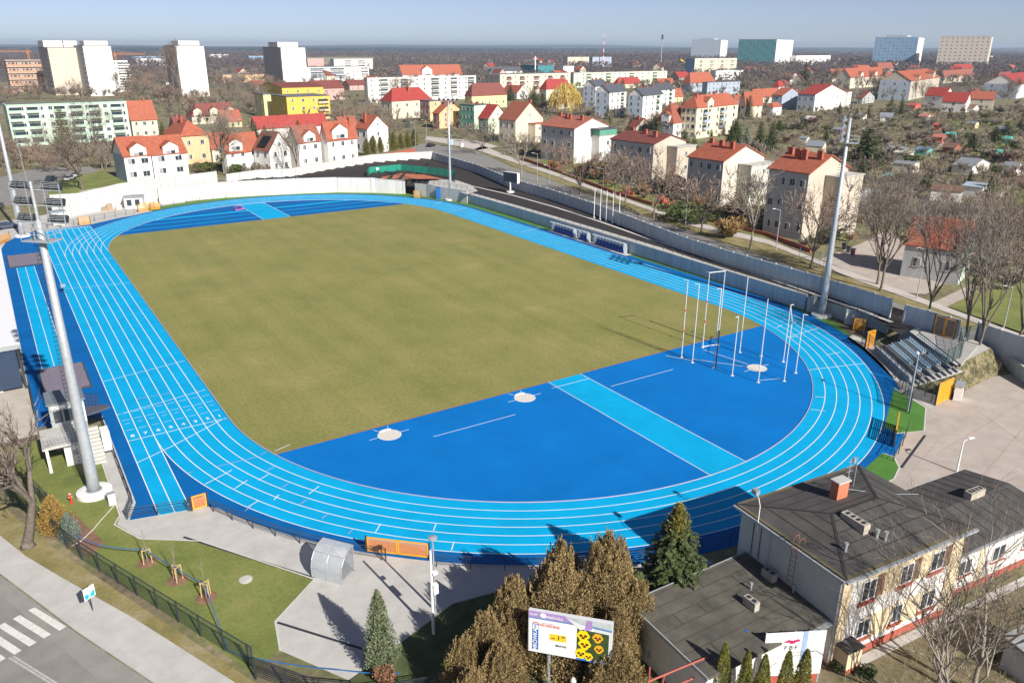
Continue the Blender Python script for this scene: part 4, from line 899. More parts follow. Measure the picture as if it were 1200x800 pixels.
def gen_spruce(seed, h, rad, layers=22, per=13, s=.16, dens=9, droop=.25):
    r = random.Random(seed); C = MB(); T = MB().tube((0, 0, 0), (0, 0, h*.97), h*.02, .02, 7)
    for L in range(layers):
        z = h*(.06+.92*(L/layers)); R0 = rad*(1-(L/layers))**.68+.12
        nb = max(4, int(per*(1-L/layers*.6)))
        for k in range(nb):
            a = 6.283*k/nb+L*1.1+r.uniform(-.2, .2); Lb = R0*r.uniform(.72, 1.12); d = Vector((math.cos(a), math.sin(a), 0)); side = Vector((-d.y, d.x, 0))
            m_ = int(dens*Lb/rad*2.2)+3
            for j in range(m_):
                u = (j+r.random())/m_; w = .30*Lb*(1-u)*.7+.08
                p = Vector((0, 0, z))+d*Lb*u+side*r.uniform(-w, w)+Vector((0, 0, -droop*Lb*u*u+.06*r.random()+u*u*u*.12*Lb))
                leafquad(C, p, s*r.uniform(.7, 1.4), r, (Vector((0, 0, 1))+d*.4+rv(r, .7)).normalized())
    return T, C
def gen_willow(seed, h, rad):
    r = random.Random(seed); T, _ = gen_bare(seed, h*.85, 6, 3, .7); C = MB()
    for i in range(420):
        a = r.random()*6.28; q = r.random()**.5; top = h*(.62+.38*(1-q*q))*r.uniform(.9, 1.02); x, y = math.cos(a)*rad*q*.8, math.sin(a)*rad*q*.8
        ln_ = top*r.uniform(.35, .8); pz = top; px_, py_ = x, y
        for k in range(7):
            u = (k+1)/7; nx, ny, nz = x*(1+.25*math.sin(u*1.5))+r.uniform(-.1, .1), y*(1+.25*math.sin(u*1.5))+r.uniform(-.1, .1), top-ln_*u
            n = rv(r, .09); C.add([(px_-n.x, py_-n.y, pz), (px_+n.x, py_+n.y, pz), (nx+n.x, ny+n.y, nz), (nx-n.x, ny-n.y, nz)], [(0, 1, 2, 3)])
            leafquad(C, Vector((nx, ny, nz)), .22, r); px_, py_, pz = nx, ny, nz
    return T, C
def gen_bush(seed, rad, h, n, s):
    r = random.Random(seed); C = MB(); T = MB()
    for k in range(6):
        a = r.random()*6.28; T.tube((0, 0, 0), (math.cos(a)*rad*.5, math.sin(a)*rad*.5, h*.6), .04, .015, 4)
    bl_ = [(Vector((r.uniform(-.5, .5)*rad, r.uniform(-.5, .5)*rad, h*r.uniform(.35, .65))), r.uniform(.4, .65)) for _ in range(6)]
    for i in range(n):
        c, q = r.choice(bl_); v = rv(r); p = c+Vector((v.x*rad*q, v.y*rad*q, v.z*h*.42*q*1.4))*r.uniform(.7, 1.05)
        if p.z < .05: p.z = .05+r.random()*.2
        leafquad(C, p, s*r.uniform(.6, 1.3), r)
    return T, C
def gen_scrub(seed, rad, h, n=260, tw=.03):
    """leafless shrub: a spray of twigs"""
    r = random.Random(seed); C = MB(); T = MB()
    for k in range(9):
        a = r.random()*6.28; e = Vector((math.cos(a)*rad*.5, math.sin(a)*rad*.5, h*r.uniform(.5, .8))); T.tube((0, 0, 0), e, .05, .02, 4)
        for j in range(n//9):
            s = e*r.uniform(.35, 1); d = (rv(r)+Vector((0, 0, .7))+e.normalized()*.4).normalized()*h*r.uniform(.18, .38); q = s+d; nn = d.cross(rv(r)).normalized()*tw
            C.add([s-nn, s+nn, q+nn*.3, q-nn*.3], [(0, 1, 2, 3)])
    return T, C
def tree_thing(name, label, cat, TC, mt, mc, loc, rz=0, group=None, scale=1):
    t = thing(name, label, cat, loc, rz, group); t.scale = (scale,)*3
    TC[0].build('trunk', mt, t, smooth=True); TC[1].build('crown', mc, t); return t

M_lthujab = mat('foliage_brown_olive', (.21, .145, .06), .85, 0, .9, col2=(.40, .30, .135), island=.45)
M_lthujag = mat('foliage_greygreen', (.13, .17, .09), .85, 0, .8, col2=(.24, .27, .15), island=.3)
M_lcol = mat('foliage_column', (.15, .165, .03), .85, 0, .9, col2=(.29, .28, .06), island=.3)
M_lspruce = mat('foliage_spruce', (.026, .045, .012), .85, 0, .6, col2=(.085, .105, .028), island=.4)
M_lspruce2 = mat('foliage_spruce_light', (.07, .095, .025), .85, 0, .6, col2=(.15, .16, .045), island=.35)
M_lhedge = mat('foliage_hedge', (.09, .10, .02), .85, 0, .5, col2=(.20, .17, .04), island=.35)
M_lyel = mat('foliage_yellow', (.32, .19, .03), .85, 0, .6, col2=(.46, .30, .05), island=.3)
M_lwill = mat('foliage_willow', (.46, .33, .07), .85, 0, .6, col2=(.62, .46, .13), island=.25)
M_lblue = mat('foliage_bluegreen', (.10, .14, .12), .85, 0, .8, col2=(.20, .25, .20), island=.3)
M_lbush = mat('foliage_evergreen_bush', (.05, .08, .02), .85, 0, .8, col2=(.12, .14, .04), island=.35)
M_lgold = mat('foliage_spruce_top', (.26, .22, .04), .85, 0, .8, col2=(.34, .28, .06), island=.3)

# ---- near conifers
big = gen_thuja(11, 9.0, 2.5, 46000, .075, 20, .5, 1.05)
T1 = tree_thing('brown_conifer', 'tallest brown-green conifer right of the billboard top', 'conifer', big, M_bark, M_lthujab, (-24.9, -90.4, 0), 0, 'brown-green conifers round the billboard')
def cp(o, loc, rz, sc, label): return copy_tree(o, loc, rz, sc, label)
big2 = gen_thuja(12, 9.0, 2.6, 42000, .08, 18, .55, 1.0)
T2 = tree_thing('brown_conifer', 'broad brown-green conifer right behind the billboard', 'conifer', big2, M_bark, M_lthujab, (-28.2, -89.8, 0), 0, 'brown-green conifers round the billboard'); T2.scale = (1.1, 1.1, .90)
cp(T2, (-26.6, -88.0, 0), 4.0, (.85, .85, .84), 'brown-green conifer between the two tallest behind the billboard')
cp(T1, (-30.6, -88.4, 0), 1.2, (.85, .85, .74), 'brown-green conifer behind the left end of the billboard')
cp(T2, (-33.0, -89.0, 0), 3.1, (.72, .72, .62), 'low brown conifer left of the billboard, beside the slim lamp post')
cp(T1, (-34.8, -89.3, 0), 5.1, (.62, .62, .53), 'lowest brown conifer at the left end of the clump')
cp(T2, (-27.2, -94.3, 0), 2.6, (.72, .72, .50), 'brown-green conifer below the right corner of the billboard')
cp(T1, (-26.0, -92.9, 0), .6, (.62, .62, .60), 'smaller brown-green conifer between the billboard and the flat roof')
cp(T2, (-35.4, -91.4, 0), .2, (.62, .62, .48), 'brown conifer at the bottom edge below the slim lamp post')
cp(T1, (-33.2, -91.2, 0), 2.9, (.68, .68, .56), 'brown conifer in front of the billboard left edge')
cp(T2, (-23.3, -91.8, 0), 5.9, (.60, .60, .62), 'brown-green conifer touching the left corner of the flat roof')
tree_thing('grey_green_bush', 'grey-green conifer right below the billboard', 'conifer', gen_thuja(5, 3.2, 1.0, 7000, .07, 4, .4, .9), M_bark, M_lblue, (-31.6, -93.9, 0))
tj = gen_thuja(21, 6.2, 1.05, 14000, .075, 5, .35, .75)
tree_thing('grey_green_conifer', 'single grey-green conifer standing on the near paving edge', 'conifer', tj, M_bark, M_lthujag, (-37.9, -84.4, 0), 0)
tree_thing('brown_low_bush', 'brown dried bush at the foot of the grey-green conifer', 'shrub', gen_bush(6, .8, 1.5, 1500, .08), M_bark, mat('foliage_dried', (.26, .13, .07), .9, .2, 1, island=.3), (-38.3, -85.5, 0))
sp = gen_spruce(4, 8.6, 2.75, 36, 18, .11, 34, .28)
t = tree_thing('dark_spruce', 'dark green spruce with a golden top between the track and the flat roof', 'conifer', sp, M_bark, M_lspruce, (-18.6, -90.2, 0)); t.scale = (1.15, 1.15, 1)
gt = gen_thuja(33, 2.3, .72, 2200, .08, 3, .5, .8)[1]; gt.v = [(x, y, z+6.5) for x, y, z in gt.v]; gt.build('golden_top', M_lgold, t)
tree_thing('dark_spruce', 'low dark spruce at the left foot of the golden-topped spruce', 'conifer', gen_spruce(9, 4.2, 1.7, 18, 14, .12, 16), M_bark, M_lspruce, (-21.4, -89.6, 0))
ct = gen_thuja(41, 5.2, .55, 9000, .05, 0, .16, .62)
pos = [((851, 752), 'leftmost columnar thuja by the flat roof annex'), ((878, 762), 'second columnar thuja from the left by the annex'), ((898, 766), 'middle columnar thuja of the row by the annex'), ((926, 762), 'fourth columnar thuja, in front of the white banner'), ((947, 760), 'rightmost columnar thuja, at the banner right end')]
c0 = None
for i, (p, l) in enumerate(pos):
    v = G(*p, 5.2); v.z = 0
    if not c0: c0 = tree_thing('columnar_thuja', l, 'conifer', ct, M_bark, M_lcol, v, 0, 'row of columnar thujas')
    else: copy_tree(c0, v, i*1.3, (.95+.04*i, .95+.04*i, 1.0), l)
# shrubs at the street fence
tree_thing('golden_shrub', 'golden-brown conifer shrub behind the street fence', 'shrub', gen_thuja(8, 3.3, 1.3, 7000, .075, 5, .35, .7), M_bark, mat('foliage_golden', (.26, .16, .035), .85, 0, .8, col2=(.40, .26, .07), island=.3), (*xy((66, 622)), 0))
tree_thing('silver_shrub', 'silvery blue-green shrub right of the golden one', 'shrub', gen_thuja(18, 2.6, .8, 4500, .06, 3, .35, .7), M_bark, M_lblue, (*xy((84, 633)), 0))
# big bare trees
nt1 = gen_bare(52, 12.0, 4, 5, .50, .20, .007, .40, .17, 3)
tree_thing('bare_tree', 'large grey-barked bare tree in front of the main building at the bottom right', 'tree', nt1, M_barkl, mat('twigs_pale', (.20, .165, .13), .9, .2, .5, island=.25), (*xy((1140, 812)), 0), .4)
nt1b = gen_bare(57, 9.0, 4, 4, .5, .24, .008, .4, .12, 3)
tree_thing('bare_tree', 'slimmer bare tree left of the large one at the bottom right', 'tree', nt1b, M_barkl, MATS['twigs_pale'], (*xy((1100, 800)), 0), 1.4)
nt2 = gen_bare(66, 10.5, 3, 4, .6, .42, .008, .25, .40, 2, (-.42, -.05))
tree_thing('bare_tree', 'thick-trunked bare tree on the verge at the left edge by the street', 'tree', nt2, mat('bark_grey', (.15, .125, .10), .9, .35, 4, bump=.4), M_twig, (*xy((33, 640)), 0), 2.2)
sb = gen_scrub(3, 1.6, 2.2, 420, .014)
tree_thing('bare_shrub', 'tangled bare shrub on the slope behind the main building', 'shrub', sb, M_bark, M_twigg, (*xy((1165, 772)), 0))
tree_thing('bare_shrub', 'bare brown shrub beside the left edge timing deck', 'shrub', gen_scrub(8, 2.4, 3.2, 600, .014), M_bark, M_twigr, (*xy((8, 560)), 0))
for i, (p, r_, h, l) in enumerate([((985, 785), .9, .8, 'small dark evergreen bush at the building corner'), ((1015, 790), .7, .6, 'tiny evergreen bush right of the corner one')]):
    tree_thing('evergreen_bush', l, 'shrub', gen_bush(70+i, r_, h, 900, .07), M_bark, M_lspruce, (*xy(p), 0))

# ================================================================== MAIN CLUB BUILDING
M_bit = mat('bitumen_roof', (.072, .068, .064), .95, .32, .7, detail=12)
M_bit2 = mat('bitumen_roof_mossy', (.055, .052, .045), .95, 0, .6, col2=(.135, .125, .10), detail=12)
M_moss = mat('moss_edge', (.13, .11, .06), .95, .25, 1.5)
M_plas = mat('worn_white_plaster', (.74, .73, .71), .9, 0, .7, col2=(.60, .57, .52), detail=9)
M_cream = mat('cream_plaster', (.62, .51, .33), .9, .10, .8)
M_peach = mat('peach_plaster', (.62, .42, .22), .9, .14, 1)
M_redpl = mat('red_plinth', (.36, .09, .06), .85, .15, 2)
M_sideg = mat('grey_render', (.40, .41, .42), .9, .12, .5)
M_side2 = mat('pale_side_render', (.56, .55, .50), .9, .10, .5)
def window(par, x0, x1, y, z0, z1, face='S', frame=M_frame, glass=M_glass, sill=True, cols=2, t_=.06):
    """face S: on a wall whose outside is -y at y; W: outside is -x at x=y"""
    f = MB(); g_ = MB(); w = x1-x0
    def bx(m, a, b_, d0, d1, c, d):
        if face == 'S': m.box(a, b_, y-d1, y-d0, c, d)
        else: m.box(y-d1, y-d0, a, b_, c, d)
    fw = .07
    bx(f, x0, x1, -.02, t_, z0, z0+fw); bx(f, x0, x1, -.02, t_, z1-fw, z1)
    bx(f, x0, x0+fw, -.02, t_, z0+fw, z1-fw); bx(f, x1-fw, x1, -.02, t_, z0+fw, z1-fw)
    for k in range(1, cols): bx(f, x0+w*k/cols-fw/2, x0+w*k/cols+fw/2, -.02, t_, z0+fw, z1-fw)
    bx(g_, x0+fw, x1-fw, 0, t_*.4, z0+fw, z1-fw)
    o = f.build('window', frame, par); g_.build('pane', glass, o)
    if sill: s_ = MB(); bx(s_, x0-.08, x1+.08, 0, t_+.12, z0-.07, z0-.005); s_.build('sill', frame if sill is True else sill, o)
    return o
# frame: origin at south-west roof corner, local x along the lit long side, local y away
SW = Vector((-13.75, -99.6, 0)); SE = Vector((-1.9, -100.8, 0)); ang = math.atan2((SE-SW).y, (SE-SW).x)
t = thing('club_building', 'two-storey club house with a dark hipped bitumen roof, brick chimney and cream corner', 'building', SW, ang); MAIN = t
Wd, Dp, Hh = 11.6, 8.9, 6.75
w = MB(); w.box(0, Wd, 0, Dp, 0, Hh); w.build('wall', M_plas, t)
rf = MB(); o_ = .35
c4 = [(-o_, -o_, Hh), (Wd+o_, -o_, Hh), (Wd+o_, Dp+o_, Hh), (-o_, Dp+o_, Hh)]; z1 = Hh+.16; zr_ = Hh+.95
c5 = [(x, y, z1) for x, y, _ in c4]; ra, rb_ = (3.6, Dp/2, zr_), (Wd-3.6, Dp/2, zr_)
rf.add(c4+c5+[ra, rb_], [(0, 3, 2, 1), (0, 1, 5, 4), (1, 2, 6, 5), (2, 3, 7, 6), (3, 0, 4, 7), (4, 5, 9, 8), (5, 6, 9), (6, 7, 8, 9), (7, 4, 8)]); ro = rf.build('roof', M_bit, t)
sm_ = MB()
def onroof(x, y): 
    # height of hip roof at x,y
    d = min((y+o_)/(Dp/2+o_), (Dp+o_-y)/(Dp/2+o_), (x+o_)/(3.6+o_), (Wd+o_-x)/(3.6+o_)); return z1+(zr_-z1)*min(1, max(0, d))
def seam(m_, a, b_, w_=.09, n=10):
    for k in range(n):
        p = (a[0]+(b_[0]-a[0])*k/n, a[1]+(b_[1]-a[1])*k/n); q = (a[0]+(b_[0]-a[0])*(k+1)/n, a[1]+(b_[1]-a[1])*(k+1)/n); d = Vector((q[0]-p[0], q[1]-p[1])).normalized(); nx, ny = -d.y*w_/2, d.x*w_/2
        m_.add([(p[0]+nx, p[1]+ny, onroof(*p)+.012), (p[0]-nx, p[1]-ny, onroof(*p)+.012), (q[0]-nx, q[1]-ny, onroof(*q)+.012), (q[0]+nx, q[1]+ny, onroof(*q)+.012)], [(0, 1, 2, 3)])
for y in (.9, 1.9, 2.9, 3.8): seam(sm_, (y*.8, y), (Wd-y*.8, y)); seam(sm_, (y*.8, Dp-y), (Wd-y*.8, Dp-y))
for x in (.9, 1.9, 2.8): seam(sm_, (x, x*1.2), (x, Dp-x*1.2)); seam(sm_, (Wd-x, x*1.2), (Wd-x, Dp-x*1.2))
for a, b_ in (((-.3, -.3), (3.6, Dp/2)), ((-.3, Dp+.3), (3.6, Dp/2)), ((Wd+.3, -.3), (Wd-3.6, Dp/2)), ((Wd+.3, Dp+.3), (Wd-3.6, Dp/2)), ((3.6, Dp/2), (Wd-3.6, Dp/2))): seam(sm_, a, b_, .2)
rr5 = random.Random(2)
for k in range(14):
    x = rr5.uniform(2.5, Wd-2.5); y0 = rr5.choice((.0, .9, 1.9, 6.1, 7.1, 8)); seam(sm_, (x, y0), (x, y0+.9), .07, 2)
sm_.build('roof_seams', mat('bitumen_seam', (.03, .028, .027), .9, .1, 2), ro)
me_ = MB()
for a, b_ in (((-.2, -.2), (Wd+.2, -.2)), ((-.2, -.2), (-.2, Dp+.2)), ((-.2, Dp+.2), (Wd+.2, Dp+.2))): seam(me_, a, b_, .34, 14)
me_.build('mossy_edge', M_moss, ro)
gt = MB(); gt.box(-.42, Wd+.42, -.55, -.352, Hh-.05, Hh+.12); gt.box(-.55, -.352, -.35, Dp+.4, Hh-.05, Hh+.10); gt.build('gutter', M_galv, ro)
ch = MB(); ch.box(5.5, 6.55, 5.7, 6.35, Hh+.4, Hh+2.0); cho = ch.build('chimney', mat('chimney_brick', (.52, .17, .09), .85, .2, 4), ro); 
MB().box(5.42, 6.63, 5.62, 6.43, Hh+2.0, Hh+2.12).build('chimney_cap', M_conc, cho)
ch = MB(); ch.box(3.9, 4.5, 2.1, 4.0, Hh+.3, Hh+1.25); [ch.box(4.05, 4.35, 2.3+k*.42, 2.5+k*.42, Hh+1.252, Hh+1.30, 1) for k in range(4)]; ch.build('chimney', [mat('stained_concrete', (.40, .36, .30), .95, .25, 2), M_dark], ro)
for c in ((4.6, 1.6), (4.9, 1.2), (1.6, 1.5)): MB().lathe([(.09, Hh+.3), (.09, Hh+.95), (.14, Hh+.96), (.14, Hh+1.1)], 8, 0, c).build('vent_pipe', M_galv, ro)
an = MB(); an.tube((7.0, 6.2, Hh+.4), (7.0, 6.2, Hh+3.4), .035, None, 5)
for z, l_ in ((Hh+3.2, .5), (Hh+2.8, .7), (Hh+2.4, .6), (Hh+1.9, .4)): an.tube((7.0-l_/2, 6.2, z), (7.0+l_/2, 6.2, z), .02, None, 4)
an.tube((7.4, 6.0, Hh+1.2), (7.4, 6.0, Hh+3.6), .025, None, 4); an.lathe([(.12, Hh+3.1), (.12, Hh+3.5)], 8, 0, (7.2, 6.1)); an.build('antenna', M_galv, ro)
wr = MB(); wr.path([(7.0, 6.2, Hh+1.0), (9.6, 5.0, Hh+.5), (Wd+.3, 4.0, Hh+.4)], .025, 4); wr.build('cable', M_galv, ro)
# lamps on brackets
for (x, y) in ((-.5, 6.9),):
    lm = MB(); lm.path([(x, y, Hh-.6), (x, y, Hh+1.3), (x+.3, y+.5, Hh+1.6), (x+.5, y+.9, Hh+1.6)], .035, 5); lb = lm.build('lamp_bracket', M_white, t); MB().cbox((x+.6, y+1.1, Hh+1.7), .35, .45, .35).build('flood_lamp', M_grey, lb)
ld = MB()
for y in (3.3, 3.75): ld.path([(-.6, y, 3.9), (-.6, y, Hh+.5), (-.45, y, Hh+.85), (-.1, y, Hh+.9), (0, y, Hh+.4)], .025, 4)
for k in range(8): ld.tube((-.6, 3.3, 4.0+k*.38), (-.6, 3.75, 4.0+k*.38), .018, None, 4)
ld.build('wall_ladder', mat('rust', (.28, .13, .07), .8, .2, 4), t)
# facade: cream corner pilasters, window band, windows, plinth
pl = MB(); pl.box(-.03, .75, -.05, 0, .5, Hh); pl.box(Wd-1.25, Wd-.05, -.05, 0, .5, Hh); pl.box(2.3, 8.9, -.04, 0, 4.15, Hh-.1); pl.box(2.3, 8.9, -.04, 0, .95, 2.85); pl.build('wall_trim', M_cream, t)
for (x0, x1) in ((1.75, 3.0), (5.3, 6.5), (8.3, 9.6)):
    window(t, x0, x1, -.04, 4.35, 5.85, sill=M_redpl)
    rp_ = MB(); rp_.box(x0-.15, x1+.15, -.075, -.041, 3.95, 4.27); rp_.build('apron_panel', M_redpl, t)
    dkp = MB(); dkp.box(x1+.02, x1+.75, -.07, -.041, 4.3, 5.95); dkp.build('shutter', mat('brown_shutter', (.16, .09, .06), .7, .2, 3), t)
for (x0, x1) in ((1.9, 3.1), (5.2, 6.2), (8.0, 9.5)):
    window(t, x0, x1, -.04, 1.35, 2.75, sill=M_redpl)
    rp_ = MB(); rp_.box(x0-.15, x1+.15, -.075, -.041, .95, 1.27); rp_.build('apron_panel', M_redpl, t)
MB().box(-.06, Wd+.02, -.10, -.002, 0, .5).build('plinth', M_redpl, t)
po = MB(); po.box(.2, 1.5, -1.0, -.05, 0, 1.7); po.build('cellar_porch', M_cream, t); MB().box(.1, 1.6, -1.1, -.05, 1.7, 1.8).build('porch_roof', M_bit, t); MB().box(.19, 1.51, -1.02, -.99, 0, .35).build('porch_plinth', M_redpl, t)
sd = MB(); sd.box(-.03, -.001, 0, Dp, 0, Hh); sd.build('side_render', M_side2, t)
dp = MB(); dp.tube((-.12, .12, 0), (-.12, .12, Hh), .05, None, 6); dp.tube((-.12, 6.0, 3.4), (-.12, 6.0, Hh), .04, None, 6); dp.build('downpipe', M_galv, t)
vb = MB(); [vb.box(-.08, -.031, y, y+.04, 3.7, 6.2) for y in (6.9, 7.6)]; vb.build('side_pipe', M_rail, t)

# left annex
ax = thing('flat_annex', 'low annex with a wide mossy flat roof left of the club house', 'building', (-23.9, -98.4, 0), R_(-2.2))
LW_, LD, LH = 10.6, 7.2, 3.1
MB().box(.25, LW_, .3, LD-.2, 0, LH).build('wall', M_plas, ax)
rf = MB(); rf.add([(0, 0, LH), (LW_, -.3, LH+.02), (LW_, LD, LH+.3), (0, LD, LH+.3), (0, 0, LH+.2), (LW_, -.3, LH+.22), (LW_, LD, LH+.5), (0, LD, LH+.5)], [(0, 3, 2, 1), (4, 5, 6, 7), (0, 1, 5, 4), (1, 2, 6, 5), (2, 3, 7, 6), (3, 0, 4, 7)]); ro = rf.build('roof', M_bit2, ax)
sa = MB()
def onl(x, y): return LH+.2+.30*max(0, y)/LD-.0*x
for k in range(1, 8):
    y = k*.98
    sa.add([(.05, y, onl(0, y)+.016), (LW_-.05, y, onl(0, y)+.022), (LW_-.05, y+.05, onl(0, y+.05)+.022), (.05, y+.05, onl(0, y+.05)+.016)], [(0, 1, 2, 3)])
for k in range(12):
    x, y = rr5.uniform(.5, LW_-1), rr5.randrange(0, 7)*.98; sa.add([(x, y, onl(x, y)+.02), (x+.05, y, onl(x, y)+.02), (x+.05, y+.98, onl(x, y+.98)+.02), (x, y+.98, onl(x, y+.98)+.02)], [(0, 1, 2, 3)])
sa.build('roof_seams', mat('seam_faint', (.055, .052, .045), .95, .2, 2), ro)
ed = MB(); ed.add([(-.06, -.04, LH-.02), (.02, -.04, LH-.02), (.02, LD, LH+.28), (-.06, LD, LH+.28), (-.06, -.04, LH+.24), (.02, -.04, LH+.24), (.02, LD, LH+.54), (-.06, LD, LH+.54)], [(0, 3, 2, 1), (4, 5, 6, 7), (0, 1, 5, 4), (1, 2, 6, 5), (2, 3, 7, 6), (3, 0, 4, 7)]); ed.box(0, LW_, LD, LD+.06, LH+.28, LH+.54); ed.build('roof_edging', M_galv, ro)
for (x, y) in ((6.4, 2.5), (9.6, 3.9)):
    c = MB(); c.box(x, x+.45, y, y+1.0, LH+.2, LH+.95); c.box(x+.1, x+.35, y+.15, y+.4, LH+.952, LH+.99, 1); c.box(x+.1, x+.35, y+.6, y+.85, LH+.952, LH+.99, 1); c.build('chimney', [MATS['stained_concrete'], M_dark], ro)
for c in ((7.9, 4.2), (10.1, 2.6)): MB().lathe([(.07, LH+.2), (.07, LH+.8), (.11, LH+.81), (.11, LH+.92)], 8, 0, c).build('vent_pipe', M_galv, ro)
gt = MB(); gt.box(7.2, LW_, -.62, -.31, LH+.05, LH+.14); gt.build('gutter', M_galv, ro)
bA, bB = G(898, 742, 4.0), G(969, 738, 4.0); bL = (bB-bA).xy.length
ban = thing('white_banner', 'white banner with a red emblem and dark letters at the annex front', 'banner', (bA.x, bA.y, 0), math.atan2((bB-bA).y, (bB-bA).x))
MB().box(0, bL, -.03, .03, .75, 4.0).build('banner_sheet', mat('banner_white', (.78, .77, .76), .7, .04, 1), ban)
MB().box(0, bL, .04, .14, 0, .74).build('plinth', M_redpl, ban); MB().box(bL*.62, bL*.70, -.05, -.032, 1.6, 4.05).build('blue_strip', mat('strip_blue', (.30, .42, .62), .6, .1, 2), ban)
for x in (.05, bL*.5, bL-.05): MB().box(x-.05, x+.05, .032, .12, 0, 4.0).build('post', M_grey, ban)
MX = lambda x, y, z: Matrix.Translation((x, y, z)) @ Matrix.Rotation(PI/2, 4, 'X')
text_mesh('lettering', 'F·B·F', .42, M_dark, ban, MX(bL*.44, -.036, 2.85), .004, True)
em = MB(); ex, ez = bL*.30, 3.22; em.add([(ex+x, -.036, ez+z) for x, z in ((0, .05), (.3, .25), (.6, .18), (.95, .28), (1.1, .1), (.8, .05), (.7, -.06), (.45, -.08), (.4, .02))], [tuple(range(9))]); em.build('emblem', mat('emblem_red', (.45, .02, .12), .6, .1, 2), ban)
rpk = MB(); rpk.box(3.0, LW_, .0, .25, 0, .6); rpk.build('plinth', M_redpl, ax)
# red steel frame beside the annex
t = thing('steel_frame', 'red-brown pipe frame standing by the annex roof edge', 'frame', (*xy((800, 795), 2.5), 0), R_(-6))
f = MB(); f.tube((-2.5, 0, 0), (-2.5, 0, 4.4), .06); f.tube((-2.6, 0, 3.4), (1.7, 0, 3.4), .06); f.tube((-2.6, 0, 2.2), (1.5, 0, 2.2), .06); f.build('pipes', mat('red_lead', (.36, .08, .06), .6, .15, 3), t); f = MB(); f.tube((-1.6, 0, 2.2), (-1.4, 0, 3.4), .07); f.tube((1.4, 0, 0), (1.4, 0, 3.4), .07); f.build('brace', MATS['red_lead'], t)
t = thing('blue_pole', 'bright blue post between two columnar thujas', 'post', (*xy((872, 760), 2), 0), 0); MB().tube((0, 0, 0), (0, 0, 3.4), .1, None, 8).build('post', M_blue, t); MB().box(-.5, .5, -.04, .04, 2.2, 2.7).build('plate', mat('pale_blue', (.35, .45, .6), .6, .1, 2), t)
# right annex
v = G(1062, 575, 4.3); ax = thing('long_annex', 'long low wing with a dark roof right of the club house', 'building', (-2.05, -99.9, 0), ang)
A2, D2, H2 = 12.2, 6.8, 3.9
MB().box(0, A2, 0, D2, 0, H2).build('wall', M_plas, ax)
rf = MB(); rf.add([(-.02, -.4, H2), (A2, -.4, H2), (A2, D2+.3, H2), (-.02, D2+.3, H2), (-.02, -.4, H2+.15), (A2, -.4, H2+.15), (A2, D2+.3, H2+.15), (-.02, D2+.3, H2+.15), (-.02, D2*.5, H2+.75), (A2, D2*.5, H2+.75)], [(0, 3, 2, 1), (0, 1, 5, 4), (2, 3, 7, 6), (4, 5, 9, 8), (6, 7, 8, 9), (3, 0, 4, 8, 7), (1, 2, 6, 9, 5)]); ro = rf.build('roof', M_bit, ax)
sm2 = MB()
for k in range(11): sm2.box(k*1.05, k*1.05+.07, -.38, -.36, H2+.155, H2+.16)
def on2(y): return H2+.15+.6*(1-abs(y-D2*.5)/(D2*.5+.35))
for k in range(1, 12):
    x = k*1.02
    for y0, y1 in ((-.38, D2*.5), (D2*.5, D2+.28)): sm2.add([(x, y0, on2(y0)+.015), (x+.08, y0, on2(y0)+.015), (x+.08, y1, on2(y1)+.015), (x, y1, on2(y1)+.015)], [(0, 1, 2, 3)])
sm2.build('roof_seams', MATS['bitumen_seam'], ro)
c = MB(); c.box(7.0, 8.7, 3.2, 3.8, H2+.3, H2+1.3); [c.box(7.15+k*.4, 7.35+k*.4, 3.35, 3.65, H2+1.302, H2+1.35, 1) for k in range(4)]; c.build('chimney', [MATS['stained_concrete'], M_dark], ro)
gt = MB(); gt.box(-.0, A2, -.58, -.402, H2, H2+.12); gt.build('gutter', M_galv, ro)
MB().box(0, A2, -.08, -.002, 0, .5).build('plinth', M_redpl, ax)
for x in (1.6, 5.5, 9.2): window(ax, x, x+1.5, 0, 1.6, 2.9, sill=M_redpl); 
tr = MB(); tr.box(.1, .7, -.05, 0, .5, H2); tr.box(3.9, 4.4, -.05, 0, .5, H2); tr.build('wall_trim', M_cream, ax)
# back yard ground behind the club house
flat('yard', [(-16, -98.9), (-14, -99.8), (26, -103.5), (26, -125), (-5, -118), (-18, -104), (-22, -99)], .014, M_yard)
flat('footpath', [(-13.6, -99.9), (24, -103.4), (24, -104.0), (-13.5, -100.6)], .024, M_conc)
flat('yard_front', [(-26, -98.2), (-12, -99), (-12, -106), (-30, -104)], .012, M_yard)
t = thing('grey_shed', 'grey-roofed shed cut off by the right edge at the bottom', 'shed', (*xy((1218, 815)), 0), R_(-8)); MB().box(0, 4, 0, 2.6, 0, 2.0).build('wall', M_sideg, t); MB().add([(-.2, -.3, 2.0), (4.2, -.3, 2.0), (4.2, 2.8, 2.4), (-.2, 2.8, 2.4), (-.2, -.3, 2.12), (4.2, -.3, 2.12), (4.2, 2.8, 2.52), (-.2, 2.8, 2.52)], [(0, 3, 2, 1), (4, 5, 6, 7), (0, 1, 5, 4), (1, 2, 6, 5), (2, 3, 7, 6), (3, 0, 4, 7)]).build('roof', mat('sheet_roof', (.30, .31, .33), .6, .1, 1), t)

